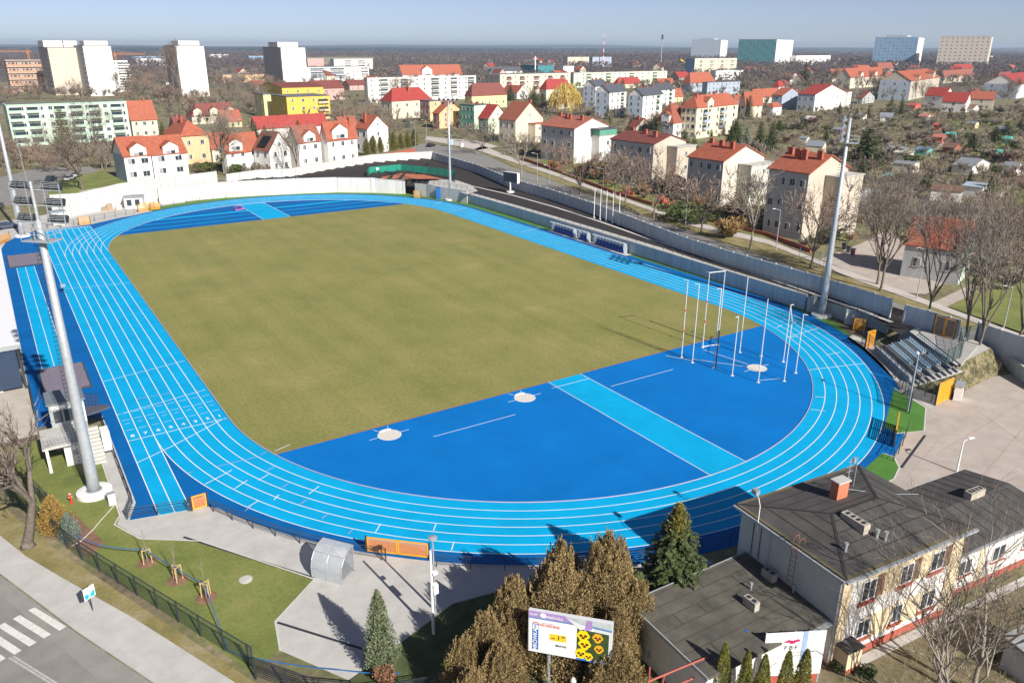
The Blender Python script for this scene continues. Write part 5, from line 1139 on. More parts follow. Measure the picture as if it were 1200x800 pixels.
# ================================================================== BILLBOARD
a = G(619.4, 713.8, 6.0); b_ = G(718.8, 730.6, 6.0); Lb = (b_-a).xy.length; ang = math.atan2((b_-a).y, (b_-a).x)
t = thing('billboard', 'large roadside billboard with price and yellow pansies, its paper peeling at the top', 'billboard', (a.x, a.y, 0), ang)
Z0, Z1 = 3.0, 6.0
for x in (1.2, Lb-1.2): MB().lathe([(.12, 0), (.12, Z0+2.2)], 8, 0, (x, .35)).build('post', M_grey, t)
MB().box(0, Lb, 0, .22, Z0, Z1).build('frame', mat('pale_frame', (.62, .64, .66), .5, .05, 1), t)
pf = lambda u, v: (Lb*u, Z0+(Z1-Z0)*v)
def panel(name, pts, m, y=-.01, th=.006):
    mb = MB(); n = len(pts); vs = [(*[pf(*p)[0]], y-th, pf(*p)[1]) for p in pts]+[(pf(*p)[0], y, pf(*p)[1]) for p in pts]
    mb.add(vs, [tuple(range(n)), tuple(reversed(range(n, 2*n)))]+[(i, i+n, (i+1) % n+n, (i+1) % n) for i in range(n)]); return mb.build(name, m, t)
M_pw = mat('poster_white', (.80, .80, .79), .6, .02, 1); M_pb = mat('poster_blue', (.01, .13, .45), .6, .05, 1); M_pv = mat('poster_violet', (.36, .24, .52), .6, .12, 2); M_pg = mat('backing_sheet', (.45, .50, .52), .5, .25, 3); M_py = mat('poster_yellow', (.85, .56, .02), .6, .03, 1)
panel('poster', [(.01, .02), (.78, .02), (.78, .86), (.62, .84), (.01, .84)], M_pw, -.012)
panel('old_poster', [(.0, .84), (.60, .84), (.44, .995), (.0, .995)], M_pv, -.010)
panel('backing_strip', [(.45, .99), (.60, .84), (.66, .74), (.68, .80), (.995, .80), (.995, .99)], M_pg, -.009)
panel('blue_band', [(0, .82), (.58, .82), (.565, .85), (0, .85)], mat('band_blue', (.08, .22, .42), .6, .1, 1), -.020)
panel('peeled_flap', [(.44, .985), (.62, .73), (.68, .77), (.665, .82)], mat('paper_back', (.66, .66, .68), .7, .05, 2), -.030)
panel('peeled_flap', [(.70, .98), (.76, .98), (.76, .78), (.665, .72)], M_pv, -.026)
panel('blue_band', [(.70, .83), (.99, .79), (.99, .83), (.71, .87)], MATS['band_blue'], -.022)
panel('blue_band', [(.585, .0), (.93, .0), (.93, .06), (.585, .04)], M_pb, -.022)
panel('logo_panel', [(.05, .07), (.125, .07), (.125, .70), (.05, .70)], M_pb, -.020)
panel('logo_mark', [(.055, .57), (.12, .57), (.12, .68), (.055, .68)], M_pw, -.028)
panel('logo_mark', [(.05, .72), (.125, .72), (.125, .74), (.05, .74)], M_red, -.022)
panel('price_tag', [(.26, .36), (.46, .36), (.46, .52), (.26, .52)], M_py, -.020)
panel('emblem', [(.155, .87), (.20, .865), (.215, .92), (.20, .97), (.155, .975), (.14, .92)], M_pw, -.020)
def bt_(txt, u, v, size, m, rot=0, bold=True): x, z = pf(u, v); text_mesh('lettering', txt, size, m, t, Matrix.Translation((x, -.034, z)) @ Matrix.Rotation(PI/2, 4, 'X') @ Matrix.Rotation(rot, 4, 'Z'), .003, bold)
bt_('MRÓWKA', .0875, .32, .34, M_pw, PI/2); bt_('PSB', .0875, .625, .17, M_pb, PI/2); bt_('1', .37, .44, .42, M_dark); bt_('99', .425, .475, .20, M_dark); bt_('od', .30, .42, .20, M_dark)
bt_('BRATKI', .40, .25, .20, M_dark); bt_('WIOSENNE', .25, .69, .26, mat('poster_orange', (.65, .22, .20), .6, .1, 1)); bt_('oferta na wiosnę', .24, .75, .11, M_lilac, 0, False)
bt_('SKLEP', .06, .92, .18, M_pw); bt_('MRÓWKA', .31, .90, .22, M_pw)
ph = panel('pansy_photo', [(.585, .06), (.96, .06), (.96, .72), (.585, .76)], mat('pansy_leaves', (.012, .03, .01), .7, 0, 7, col2=(.06, .10, .02)), -.020)
fm = MB(); fd = MB()
M_pan = mat('pansy_yellow', (.85, .62, .0), .6, .05, 2); M_pan2 = mat('pansy_orange', (.72, .38, .01), .6, .15, 2); M_pand = mat('pansy_dark', (.07, .012, .012), .6, .05, 2)
def pansy(u, v, s, m):
    x, z = pf(u, v); f = MB(); d = MB()
    for k, (a_, q) in enumerate([(1.2, .62), (2.0, .62), (.1, .58), (3.04, .58), (4.71, .66)]):
        cx, cz = x+math.cos(a_)*s*.5, z+math.sin(a_)*s*.5; rr = s*q; f.poly([(cx+rr*math.cos(i*.524), -.030-.0007*k, cz+rr*math.sin(i*.524)) for i in range(12)])
        if k >= 2: cx, cz = x+math.cos(a_)*s*.38, z+math.sin(a_)*s*.38; d.poly([(cx+s*.30*math.cos(i*.785), -.0345, cz+s*.26*math.sin(i*.785)) for i in range(8)])
    o = f.build('pansy_print', m, ph); d.build('pansy_face', M_pand, o)
for u, v, s_, m in ((.66, .60, .36, M_pan), (.68, .40, .36, M_pan), (.83, .60, .30, M_pan2), (.85, .34, .27, M_pan2), (.64, .17, .33, M_pan), (.73, .12, .26, M_pan)): pansy(u, v, s_, m)
bw = thing('globe_lamp', 'small white lamp globe below the billboard', 'lamp', (*xy((672, 797), 1.2), 0)); MB().lathe([(.04, 0), (.04, 1.0)], 6).build('post', M_grey, bw); MB().lathe([(.05, 1.0), (.17, 1.08), (.2, 1.2), (.17, 1.33), (.05, 1.4)], 12).build('globe', M_white, bw, smooth=True)

tree_thing('bare_tree', 'bare tree rising from the bottom edge before the cream building corner', 'tree', gen_bare(77, 10.5, 5, 5, .6, .2, .009, .3, .15, 2), M_barkl, MATS['twigs_pale'], (-12.6, -106.5, 0), .8)
# ================================================================== TOWN BUILDINGS
RT = {}
def rmat(k):
    c = dict(orange=(.34, .096, .052), brick=(.27, .088, .055), red=(.31, .04, .032), maroon=(.19, .055, .045), salmon=(.36, .125, .085), dark=(.075, .085, .105), brown=(.20, .09, .06))[k]
    return roofmat('tiles_'+k, c)
WC = dict(white=(.76, .75, .72), offwhite=(.66, .64, .60), cream=(.62, .56, .44), beige=(.48, .43, .35), grey=(.40, .41, .41), yellow=(.64, .46, .09), lemon=(.68, .62, .32), creamy=(.72, .66, .46), peach=(.70, .47, .27), pink=(.58, .36, .32),
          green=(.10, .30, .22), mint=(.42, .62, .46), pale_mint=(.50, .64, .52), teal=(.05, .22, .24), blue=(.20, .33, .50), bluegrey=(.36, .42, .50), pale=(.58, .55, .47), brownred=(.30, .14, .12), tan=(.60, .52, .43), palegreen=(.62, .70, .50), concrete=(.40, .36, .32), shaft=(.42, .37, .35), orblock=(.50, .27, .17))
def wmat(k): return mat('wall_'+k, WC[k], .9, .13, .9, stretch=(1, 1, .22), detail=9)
WMESH = {}
def win_mesh(w, h, st=0):
    k = (round(w, 2), round(h, 2), st)
    if k not in WMESH:
        b_ = MB(); b_.box(-w/2, w/2, -.05, .02, 0, h, 0)
        g_ = .07; n = 2 if w > .7 else 1
        for i in range(n):
            x0 = -w/2+g_+i*(w-g_)/n; x1 = x0+(w-g_)/n-g_; b_.box(x0, x1, -.07, -.052, g_, h-g_, 1 if (i+st) % 3 else 2)
        b_.box(-w/2-.08, w/2+.08, -.13, .0, -.07, -.005, 3)
        WMESH[k] = b_.mesh('window', [M_frame, M_glass, M_glass2, M_galv])
    return WMESH[k]
def solve_len(C0, d, px):
    lo, hi = 0.0, 400.0; s0 = PX(C0)[0]; s1 = PX(C0+d*5)[0]; up = s1 > s0
    if up != (px > s0): return 6.0
    for _ in range(50):
        m_ = (lo+hi)/2
        q = C0+d*m_
        if (q-CAM).dot(_f) < 5: hi = m_; continue
        if (PX(q)[0] > px) == up: hi = m_
        else: lo = m_
    return lo
FOOT = []
def bldg(name, label, cat, c, lx=None, rx=None, ty=None, H=None, rot=0, W=None, L=None, wall='white', roof='gable_y', rh=3, rm='orange', fl=2, nl=3, nr=3, win=(1.25, 1.5), chim=(), balc=(), ov=.4, group=None, wl=None, z=0, grid=True, skirt=None, dorm=()):
    C0 = G(*c, z); a = R_(rot); dx = Vector((math.cos(a), math.sin(a), 0)); dy = Vector((-math.sin(a), math.cos(a), 0))
    if W is None: W = solve_len(C0, dx, rx)
    if L is None: L = solve_len(C0, dy, lx)
    if H is None: H = HT(c[0], c[1], ty, z=z)-z
    W = max(3, min(W, 130)); L = max(3, min(L, 130))
    t = thing(name, label, cat, C0, a, group); FOOT.append((C0.copy(), a, W, L))
    wm = wmat(wall); b_ = MB()
    sw = MB().box(0, W, 0, L, -.3, H)
    if roof == 'gable_y': sw.add([(0, 0, H), (W, 0, H), (W/2, 0, H+rh)], [(0, 1, 2)]); sw.add([(0, L, H), (W, L, H), (W/2, L, H+rh)], [(2, 1, 0)])
    if roof == 'gable_x': sw.add([(0, 0, H), (0, L, H), (0, L/2, H+rh)], [(2, 1, 0)]); sw.add([(W, 0, H), (W, L, H), (W, L/2, H+rh)], [(0, 1, 2)])
    wall_o = sw.build('wall', wm, t)
    if wl: MB().box(-.06, -.004, -.02, L, 0, H+(.02)).build('side_shade_cladding', wmat(wl), t)  # left face skin: mostly shade put into its colour, on some blocks facade colour
    r = MB(); o = ov; th = .22; zz = H-.06
    def slab(P):
        n = len(P); r.add([(x, y, q) for x, y, q in P]+[(x, y, q+th) for x, y, q in P], [tuple(reversed(range(n))), tuple(range(n, 2*n))]+[(i, (i+1) % n, (i+1) % n+n, i+n) for i in range(n)])
    k = rh/(W/2) if roof == 'gable_y' else rh/(L/2) if roof == 'gable_x' else 0
    if roof == 'gable_y': slab([(-o, -o, H-o*k), (W/2, -o, H+rh), (W/2, L+o, H+rh), (-o, L+o, H-o*k)]); slab([(W/2, -o, H+rh), (W+o, -o, H-o*k), (W+o, L+o, H-o*k), (W/2, L+o, H+rh)])
    elif roof == 'gable_x': slab([(-o, -o, H-o*k), (W+o, -o, H-o*k), (W+o, L/2, H+rh), (-o, L/2, H+rh)]); slab([(-o, L/2, H+rh), (W+o, L/2, H+rh), (W+o, L+o, H-o*k), (-o, L+o, H-o*k)])
    elif roof == 'hip':
        e = [(-o, -o, H), (W+o, -o, H), (W+o, L+o, H), (-o, L+o, H)]
        if W >= L: i = L/2*.9; ra_, rb2 = (i, L/2, H+rh), (W-i, L/2, H+rh); F_ = [(0, 1, 5, 4), (1, 2, 5), (2, 3, 4, 5), (3, 0, 4), (0, 3, 2, 1)]
        else: i = W/2*.9; ra_, rb2 = (W/2, i, H+rh), (W/2, L-i, H+rh); F_ = [(0, 1, 4), (1, 2, 5, 4), (2, 3, 5), (3, 0, 4, 5), (0, 3, 2, 1)]
        r.add(e+[ra_, rb2], F_)
    else:
        r.box(-.15, W+.15, -.15, L+.15, H, H+.35)
    ro = r.build('roof', rmat(rm) if rm in ('orange', 'brick', 'red', 'maroon', 'salmon', 'dark', 'brown') else (rm if not isinstance(rm, str) else MATS[rm]), t)
    if roof == 'flat': MB().box(.3, W-.3, .3, L-.3, H+.352, H+.36).build('roof_felt', mat('roof_felt', (.16, .155, .15), .95, .2, .3), ro)
    fh = H/fl; ww, wh = win
    if grid:
        if nr:
            for f in range(fl):
                for i in range(nr):
                    q = link('window', win_mesh(ww, wh, (i*7+f*3) % 3), t, (W*(i+.5)/nr, -.01, f*fh+fh*.36))
        if nl:
            for f in range(fl):
                for i in range(nl):
                    q = link('window', win_mesh(ww, wh, (i*5+f) % 3), t, (-.07 if wl else -.01, L*(i+.5)/nl, f*fh+fh*.36), -PI/2)
        if roof == 'gable_y' and nr and rh > 2.2 and W > 5: link('window', win_mesh(.9, 1.1), t, (W/2, -.01, H+rh*.18))
    for (u, v) in chim:
        x, y = W*u, L*v
        if roof == 'gable_y': zb = H+rh*(1-abs(u-.5)*2)
        elif roof == 'gable_x': zb = H+rh*(1-abs(v-.5)*2)
        elif roof == 'hip': zb = H+rh*.6
        else: zb = H
        cb_ = MB(); cb_.box(x-.35, x+.35, y-.55, y+.55, zb-.8, H+rh+.9 if roof != 'flat' else H+1.4); cb_.box(x-.4, x+.4, y-.6, y+.6, (H+rh+.9 if roof != 'flat' else H+1.4), (H+rh+1.02 if roof != 'flat' else H+1.5)); cb_.build('chimney', M_brick, ro)
    for (face, u, w_, col, f0) in balc:
        for f in range(f0, fl):
            bb_ = MB(); zf = f*fh+fh*.05
            if face == 'S':
                x = W*u; bb_.box(x-w_/2, x+w_/2, -1.2, 0, zf, zf+.15); bb_.box(x-w_/2, x+w_/2, -1.2, -1.12, zf+.15, zf+1.1, 1); bb_.box(x-w_/2, x-w_/2+.06, -1.12, 0, zf+.15, zf+1.1, 1); bb_.box(x+w_/2-.06, x+w_/2, -1.12, 0, zf+.15, zf+1.1, 1); bb_.box(x-w_/2+.2, x+w_/2-.2, -.09, -.075, zf+.2, zf+2.2, 2)
            else:
                y = L*u; bb_.box(-1.2, -.07, y-w_/2, y+w_/2, zf, zf+.15); bb_.box(-1.2, -1.12, y-w_/2, y+w_/2, zf+.15, zf+1.1, 1); bb_.box(-1.12, -.07, y-w_/2, y-w_/2+.06, zf+.15, zf+1.1, 1); bb_.box(-1.12, -.07, y+w_/2-.06, y+w_/2, zf+.15, zf+1.1, 1); bb_.box(-.10, -.085, y-w_/2+.2, y+w_/2-.2, zf+.2, zf+2.2, 2)
            bb_.build('balcony', [M_conc, wmat(col), M_glass], t)
    for (face, u, w_, hh_) in dorm:   # wall dormers: gabled bays rising through the eaves, children of the roof
        if face == 'S':
            x = W*u; d_ = MB(); dd = min(L*.4, 5); d_.box(x-w_/2, x+w_/2, -.25, dd, H-.9, H+hh_-w_*.3); d_.add([(x-w_/2, -.25, H+hh_-w_*.3), (x+w_/2, -.25, H+hh_-w_*.3), (x, -.25, H+hh_)], [(0, 1, 2)]); do = d_.build('dormer', wm, ro)
            e = H+hh_-w_*.3; q_ = MB(); s2 = .25
            for sgn in (-1, 1):
                P = [(x+sgn*(w_/2+s2), -.5, e-s2*.6), (x, -.5, H+hh_+.02), (x, dd, H+hh_+.02), (x+sgn*(w_/2+s2), dd, e-s2*.6)]
                q_.add(P+[(a_, b2, c2_+.16) for a_, b2, c2_ in P], [(3, 2, 1, 0), (4, 5, 6, 7), (0, 1, 5, 4), (1, 2, 6, 5), (2, 3, 7, 6), (3, 0, 4, 7)])
            q_.build('dormer_roof', rmat(rm), do); link('window', win_mesh(w_*.6, 1.2), do, (x, -.26, H-.3))
        else:
            y = L*u; d_ = MB(); dd = min(W*.4, 5); d_.box(-.25, dd, y-w_/2, y+w_/2, H-.9, H+hh_-w_*.3); d_.add([(-.25, y-w_/2, H+hh_-w_*.3), (-.25, y+w_/2, H+hh_-w_*.3), (-.25, y, H+hh_)], [(2, 1, 0)]); do = d_.build('dormer', wm, ro)
            e = H+hh_-w_*.3; q_ = MB(); s2 = .25
            for sgn in (-1, 1):
                P = [(-.5, y+sgn*(w_/2+s2), e-s2*.6), (-.5, y, H+hh_+.02), (dd, y, H+hh_+.02), (dd, y+sgn*(w_/2+s2), e-s2*.6)]
                q_.add(P+[(a_, b2, c2_+.16) for a_, b2, c2_ in P], [(0, 1, 2, 3), (7, 6, 5, 4), (0, 4, 5, 1), (1, 5, 6, 2), (2, 6, 7, 3), (3, 7, 4, 0)])
            q_.build('dormer_roof', rmat(rm), do); link('window', win_mesh(w_*.6, 1.2), do, (-.26, y, H-.3), -PI/2)
    return t, W, L, H
B = bldg
def wing(t, x0, x1, y0, y1, h, wall, roofm=None, nf=2, n=2):
    o = MB().box(x0, x1, y0, y1, -.3, h).build('wing', wmat(wall), t); MB().box(x0-.2, x1+.2, y0-.2, y1+.1, h, h+.22).build('wing_roof', roofm or M_conc, o)
    for f in range(nf):
        for i in range(n): link('window', win_mesh(1.1, 1.2, (i+f) % 3), o, (x0+(x1-x0)*(i+.5)/n, y0-.01, h*f/nf+h/nf*.35))
    return o
# --- houses along the street beside the stadium (nearest first)
t, W, L, H_ = B('apartment_house', 'beige and shade-grey three-storey house with orange roof, just left of the tall right mast', 'house', (938, 282), 893, 983, ty=203, rot=4, wall='beige', roof='gable_y', rh=3.0, rm='orange', fl=3, nl=4, nr=0, chim=((.35, .12), (.3, .45), (.3, .62), (.4, .9)), wl='grey')
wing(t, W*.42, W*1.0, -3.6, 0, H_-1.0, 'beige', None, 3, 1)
t, W, L, H_ = B('apartment_house', 'pale and shade-grey three-storey house with orange roof and white lean-to, centre right by the street', 'house', (843, 243), 803, 890, ty=189, rot=4, wall='pale', roof='gable_y', rh=3.2, rm='orange', fl=3, nl=4, nr=0, chim=((.35, .2), (.35, .5), (.45, .9)), wl='grey')
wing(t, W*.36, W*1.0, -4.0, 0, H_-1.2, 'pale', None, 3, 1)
t, W, L, H_ = B('apartment_house', 'beige and shade-grey house with low maroon roof and pale flat front strip', 'house', (763, 222), 714, 800, ty=169, rot=6, wall='beige', roof='gable_y', rh=2.0, rm='maroon', fl=3, nl=5, nr=0, chim=((.3, .2), (.4, .5), (.5, .88)), wl='grey')
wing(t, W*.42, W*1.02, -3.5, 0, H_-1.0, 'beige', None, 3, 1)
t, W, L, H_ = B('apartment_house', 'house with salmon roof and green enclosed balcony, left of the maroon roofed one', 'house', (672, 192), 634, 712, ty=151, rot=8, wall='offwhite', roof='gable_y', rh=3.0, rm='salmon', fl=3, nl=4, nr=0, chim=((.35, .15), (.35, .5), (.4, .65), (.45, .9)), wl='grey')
o = wing(t, W*.5, W*1.0, -3.6, 0, H_-2.8, 'white', None, 2, 1); MB().box(W*.5, W*1.0, -3.6, 0, H_-2.5, H_-.6).build('balcony', wmat('green'), t); MB().box(W*.45, W*1.05, -3.9, 0, H_-.6, H_-.3).build('balcony_roof', mat('awning_dark', (.09, .09, .11)), t)
t, W, L, H_ = B('brick_house', 'beige house with steep brown-orange roof and two roof windows, left of the salmon roofed house', 'house', (604, 168), 585, 636, ty=141, rot=14, wall='cream', roof='gable_y', rh=6.5, rm='brick', fl=2, nl=3, nr=1, chim=((.7, .3),))
wing(t, W*.45, W*1.1, -4, 0, H_*.8, 'cream', rmat('orange'), 2, 2)
t, W, L, H_ = B('green_house', 'shade-darkened green and cream house with crimson mansard roof by the junction', 'house', (572, 158), 561, 594, ty=139, rot=16, wall='palegreen', roof='gable_y', rh=5.5, rm='red', fl=3, nl=2, nr=2, wl='green')
t, W, L, H_ = B('green_house', 'shade-darkened green flat roofed block joined left of the crimson mansard house', 'house', (556, 152), 539, 574, ty=124, rot=16, wall='palegreen', roof='flat', rm='dark', fl=3, nl=4, nr=0, wl='green', chim=((.5, .3), (.5, .7)))
t, W, L, H_ = B('peach_house', 'peach house with orange roof behind the far mast', 'house', (515, 151), 508, 543, ty=133, rot=16, wall='peach', roof='gable_y', rh=5, rm='orange', fl=3, nl=1, nr=2, wl='brownred')
t, W, L, H_ = B('peach_house', 'peach and brown flat roofed block left of the far mast', 'house', (504, 143), 493, 517, ty=119, rot=16, wall='peach', roof='flat', rm='dark', fl=3, nl=3, nr=1, wl='brownred')
t, W, L, H_ = B('villa', 'cream villa with big bright red hipped roof, centre of the town', 'house', (460, 140), 447, 506, ty=119, rot=12, wall='cream', roof='hip', rh=6.5, rm='red', fl=2, nl=2, nr=4, chim=((.3, .5), (.5, .3)))
# --- left: terrace behind the white boundary wall
t, W, L, H_ = B('terraced_house', 'left twin white house with gabled dormer and bright orange roof', 'house', (150, 214), 137, 181, ty=183, rot=6, wall='white', roof='gable_x', rh=4.6, rm='orange', fl=2, nl=0, nr=2, win=(2.0, 1.6), chim=(), dorm=(('S', .55, 4.4, 3.4),), wl='bluegrey')
t, W, L, H_ = B('terraced_house', 'right twin white house with gabled dormer and bright orange roof', 'house', (182, 209), None, 222, ty=181, rot=6, L=11, wall='white', roof='gable_x', rh=4.6, rm='orange', fl=2, nl=0, nr=2, win=(2.0, 1.6), dorm=(('S', .55, 4.4, 3.4),))
t, W, L, H_ = B('terraced_house', 'long orange roof house with roof windows behind the twin white houses', 'house', (216, 193), 196, 248, ty=160, rot=10, wall='peach', roof='hip', rh=4.8, rm='orange', fl=2, nl=0, nr=2, chim=((.4, .5),))
t, W, L, H_ = B('mansard_house', 'pale house with maroon mansard roof and three pale gabled dormers', 'house', (226, 146), 219, 283, ty=137, rot=6, wall='cream', roof='hip', rh=6, rm='maroon', fl=1, nl=1, nr=5, dorm=(('S', .12, 4, 4.2), ('S', .45, 4, 4.2), ('S', .78, 4, 4.2)))
t, W, L, H_ = B('house', 'beige house with plain orange gable roof beside the mint apartment block', 'house', (157, 163), 150, 187, ty=140, rot=6, wall='cream', roof='gable_x', rh=7, rm='orange', fl=2, nl=0, nr=3, chim=((.7, .5),))
t, W, L, H_ = B('terraced_house', 'white house with orange roof left of the dark gap in the boundary wall', 'house', (268, 204), 262, 305, ty=176, rot=16, wall='white', roof='gable_x', rh=4.5, rm='orange', fl=2, nl=0, nr=3, dorm=(('S', .3, 4.5, 3.2),))
t, W, L, H_ = B('terraced_house', 'white gabled house with dark solar panels on its brown roof', 'house', (318, 203), 300, 342, ty=176, rot=22, wall='white', roof='gable_y', rh=5, rm='brown', fl=2, nl=2, nr=2)
sp_ = MB(); sp_.add([(-.2, L*.2, H_+.9), (W*.35, L*.2, H_+3.8), (W*.35, L*.75, H_+3.8), (-.2, L*.75, H_+.9)], [(0, 1, 2, 3)]); sp_.build('solar_panels', M_black, t)
t, W, L, H_ = B('terraced_house', 'half-hidden white house with red lower roof behind the bare trees of the terrace', 'house', (352, 198), 340, 378, ty=166, rot=18, wall='white', roof='gable_x', rh=4.5, rm='brick', fl=2, nl=0, nr=2, dorm=(('S', .5, 4.5, 3.2),))
t, W, L, H_ = B('terraced_house', 'white house with tall glazed gable and orange roof in the terrace', 'house', (386, 195), 378, 420, ty=162, rot=16, wall='white', roof='gable_x', rh=4.8, rm='orange', fl=2, nl=0, nr=3, dorm=(('S', .42, 6, 4.2),), chim=((.85, .4),))
t, W, L, H_ = B('terraced_house', 'end house of the terrace with white gable above the conifer hedge', 'house', (432, 180), 418, 456, ty=151, rot=16, wall='white', roof='gable_y', rh=4.2, rm='orange', fl=2, nl=2, nr=1, chim=((.2, .5),))
t, W, L, H_ = B('row_house', 'long low building with bright red roof behind the terrace', 'house', (302, 164), 296, 384, ty=150, rot=6, wall='offwhite', roof='gable_x', rh=4.2, rm='red', fl=1, nl=0, nr=6, win=(1.0, 1.0))
t, W, L, H_ = B('row_house', 'small orange roofed house in front of the red roofed row at the left', 'house', (250, 190), 245, 268, ty=172, rot=10, wall='cream', roof='gable_x', rh=4.2, rm='orange', fl=2, nl=0, nr=2)
t, W, L, H_ = B('yellow_block', 'bright yellow building with one orange balcony strip', 'apartment building', (338, 142), 320, 388, ty=114, rot=4, wall='yellow', roof='flat', rm='dark', fl=3, nl=2, nr=4, balc=(('S', .84, 6, 'peach', 0),))
t, W, L, H_ = B('yellow_block', 'pale yellow tower-like end block left of the bright yellow one', 'apartment building', (311, 138), 300, 325, ty=111, rot=4, wall='lemon', roof='flat', rm='dark', fl=4, nl=2, nr=0)
t, W, L, H_ = B('yellow_block', 'upper maroon and yellow roof storey behind the bright yellow building', 'apartment building', (332, 122), 306, 380, ty=103, rot=4, wall='yellow', roof='gable_x', rh=2.5, rm='maroon', fl=2, nl=2, nr=4)
t, W, L, H_ = B('pink_house', 'pink house with brownish mansard roof right of the yellow building', 'house', (370, 118), 358, 404, ty=104, rot=6, wall='pink', roof='gable_x', rh=5, rm='maroon', fl=2, nl=1, nr=4)
# --- apartment blocks
t, W, L, H_ = B('apartment_block', 'long mint green five-storey apartment block at the left edge', 'apartment building', (17, 172), None, 155, L=12, ty=124, rot=3, wall='pale_mint', roof='flat', rm='wall_mint' if 0 else wmat('mint'), fl=5, nl=2, nr=13, win=(1.5, 1.4), balc=[('S', u, 4.2, 'mint', 0) for u in (.06, .2, .42, .56, .71, .9)])
t, W, L, H_ = B('tower_block', 'beige tower block with shade-darkened left side, leftmost tower', 'tower block', (66, 112), 55, 103, ty=56, rot=4, wall='tan', roof='flat', rm='dark', fl=11, nl=5, nr=0, wl='shaft')
MB().box(-1, W*.55, L*.2, L*.8, H_+.35, H_+5).build('roof_housing', wmat('white'), t); MB().box(W*.58, W, L*.2, L*.8, H_+.35, H_+5).build('roof_housing', wmat('white'), t)
t, W, L, H_ = B('tower_block', 'white tower block right of the beige one', 'tower block', (107, 113), 96, 139, ty=54, rot=4, wall='white', roof='flat', rm='dark', fl=11, nl=4, nr=0, wl='grey')
MB().box(W*.1, W*.95, L*.1, L*.6, H_+.35, H_+3.6).build('roof_housing', wmat('white'), t)
t, W, L, H_ = B('tower_block', 'single white tower block standing alone among bare trees', 'tower block', (214, 114), 200, 246, ty=54, rot=4, wall='white', roof='flat', rm='dark', fl=11, nl=4, nr=0, wl='shaft')
MB().box(W*.15, W*.9, L*.1, L*.6, H_+.35, H_+3.6).build('roof_housing', wmat('white'), t)
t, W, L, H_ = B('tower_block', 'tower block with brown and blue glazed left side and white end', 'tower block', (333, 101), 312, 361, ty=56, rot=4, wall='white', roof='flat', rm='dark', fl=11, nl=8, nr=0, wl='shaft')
MB().box(-1, W*.8, L*.1, L*.6, H_+.35, H_+5).build('roof_housing', wmat('offwhite'), t)
t, W, L, H_ = B('unfinished_block', 'unfinished apartment block of orange blocks and concrete floors behind cranes', 'apartment building', (14, 108), None, 60, L=14, ty=71, rot=3, wall='orblock', roof='flat', rm=M_conc, fl=5, nl=1, nr=9, win=(2.2, 1.8))
sl_ = MB(); [sl_.box(-.6, W+.6, -1.4, -.02, H_*k/5-.25, H_*k/5+.1) for k in range(1, 6)]; sl_.build('floor_slabs', M_conc, t)
t, W, L, H_ = B('apartment_block', 'white six-storey block with balconies right of the two left towers', 'apartment building', (137, 108), 131, 155, ty=71, rot=4, wall='white', roof='flat', rm='dark', fl=6, nl=2, nr=4, balc=(('S', .7, 9, 'white', 1),))
t, W, L, H_ = B('apartment_block', 'long white block with grey balcony bands right of the glazed tower', 'apartment building', (357, 96), None, 433, ty=79, rot=4, L=16, wall='white', roof='flat', rm='dark', fl=4, nl=0, nr=14, balc=(('S', .2, 16, 'bluegrey', 1), ('S', .5, 16, 'bluegrey', 1), ('S', .93, 9, 'white', 1)))
t, W, L, H_ = B('apartment_block', 'white block far behind the long white one, before the fields', 'apartment building', (392, 82), None, 437, ty=69.5, rot=4, L=14, wall='white', roof='flat', rm='white_render', fl=4, nl=0, nr=12, balc=(('S', .35, 12, 'offwhite', 1), ('S', .7, 12, 'offwhite', 1)))
t, W, L, H_ = B('apartment_block', 'pinkish white small block left of the one before the fields', 'apartment building', (361, 80), None, 380, ty=69, rot=4, L=14, wall='pink', roof='flat', rm='white_render', fl=3, nl=0, nr=6)
t, W, L, H_ = B('apartment_block', 'long grey-white balcony block in front of the big orange roof', 'apartment building', (432, 121), 428, 558, ty=92, rot=5, wall='offwhite', roof='flat', rm='white_render', fl=5, nl=1, nr=15, win=(1.3, 1.3), balc=(('S', .14, 6, 'offwhite', 1), ('S', .32, 6, 'grey', 1), ('S', .6, 6, 'grey', 1), ('S', .78, 6, 'offwhite', 1), ('S', .95, 6, 'grey', 1)))
t, W, L, H_ = B('big_roof_building', 'large building under a wide orange roof with a white central gable', 'building', (472, 96), 465, 542, ty=88, rot=4, wall='white', roof='gable_x', rh=10, rm='orange', fl=1, nl=0, nr=0, dorm=(('S', .4, 13, 9),))
t, W, L, H_ = B('maroon_roof_house', 'wide cream house with dusty maroon hipped roof behind the green house', 'house', (553, 128), 545, 594, ty=113, rot=8, wall='lemon', roof='hip', rh=7.5, rm='maroon', fl=1, nl=1, nr=5)
t, W, L, H_ = B('house', 'white end house with orange roof and dark fir in front', 'house', (606, 116), 588, 619, ty=109, rot=8, wall='white', roof='gable_y', rh=5, rm='orange', fl=1, nl=2, nr=2)
t, W, L, H_ = B('apartment_block', 'cream block with brown balconies left of the pale green one', 'apartment building', (586, 112), 568, 668, ty=88, rot=5, wall='cream', roof='flat', rm='white_render', fl=4, nl=3, nr=12, win=(1.3, 1.3), balc=(('S', .12, 5, 'brownred', 1), ('S', .3, 5, 'brownred', 1), ('S', .5, 5, 'brownred', 1), ('S', .7, 5, 'brownred', 1), ('S', .88, 5, 'brownred', 1)))
t, W, L, H_ = B('apartment_block', 'very long pale green four-storey block, centre right', 'apartment building', (672, 103), 668, 794, ty=86, rot=4, wall='palegreen', roof='flat', rm='white_render', fl=4, nl=1, nr=16, win=(1.6, 1.4), balc=[('S', u, 7, 'palegreen', 0) for u in (.15, .35, .6, .86)])
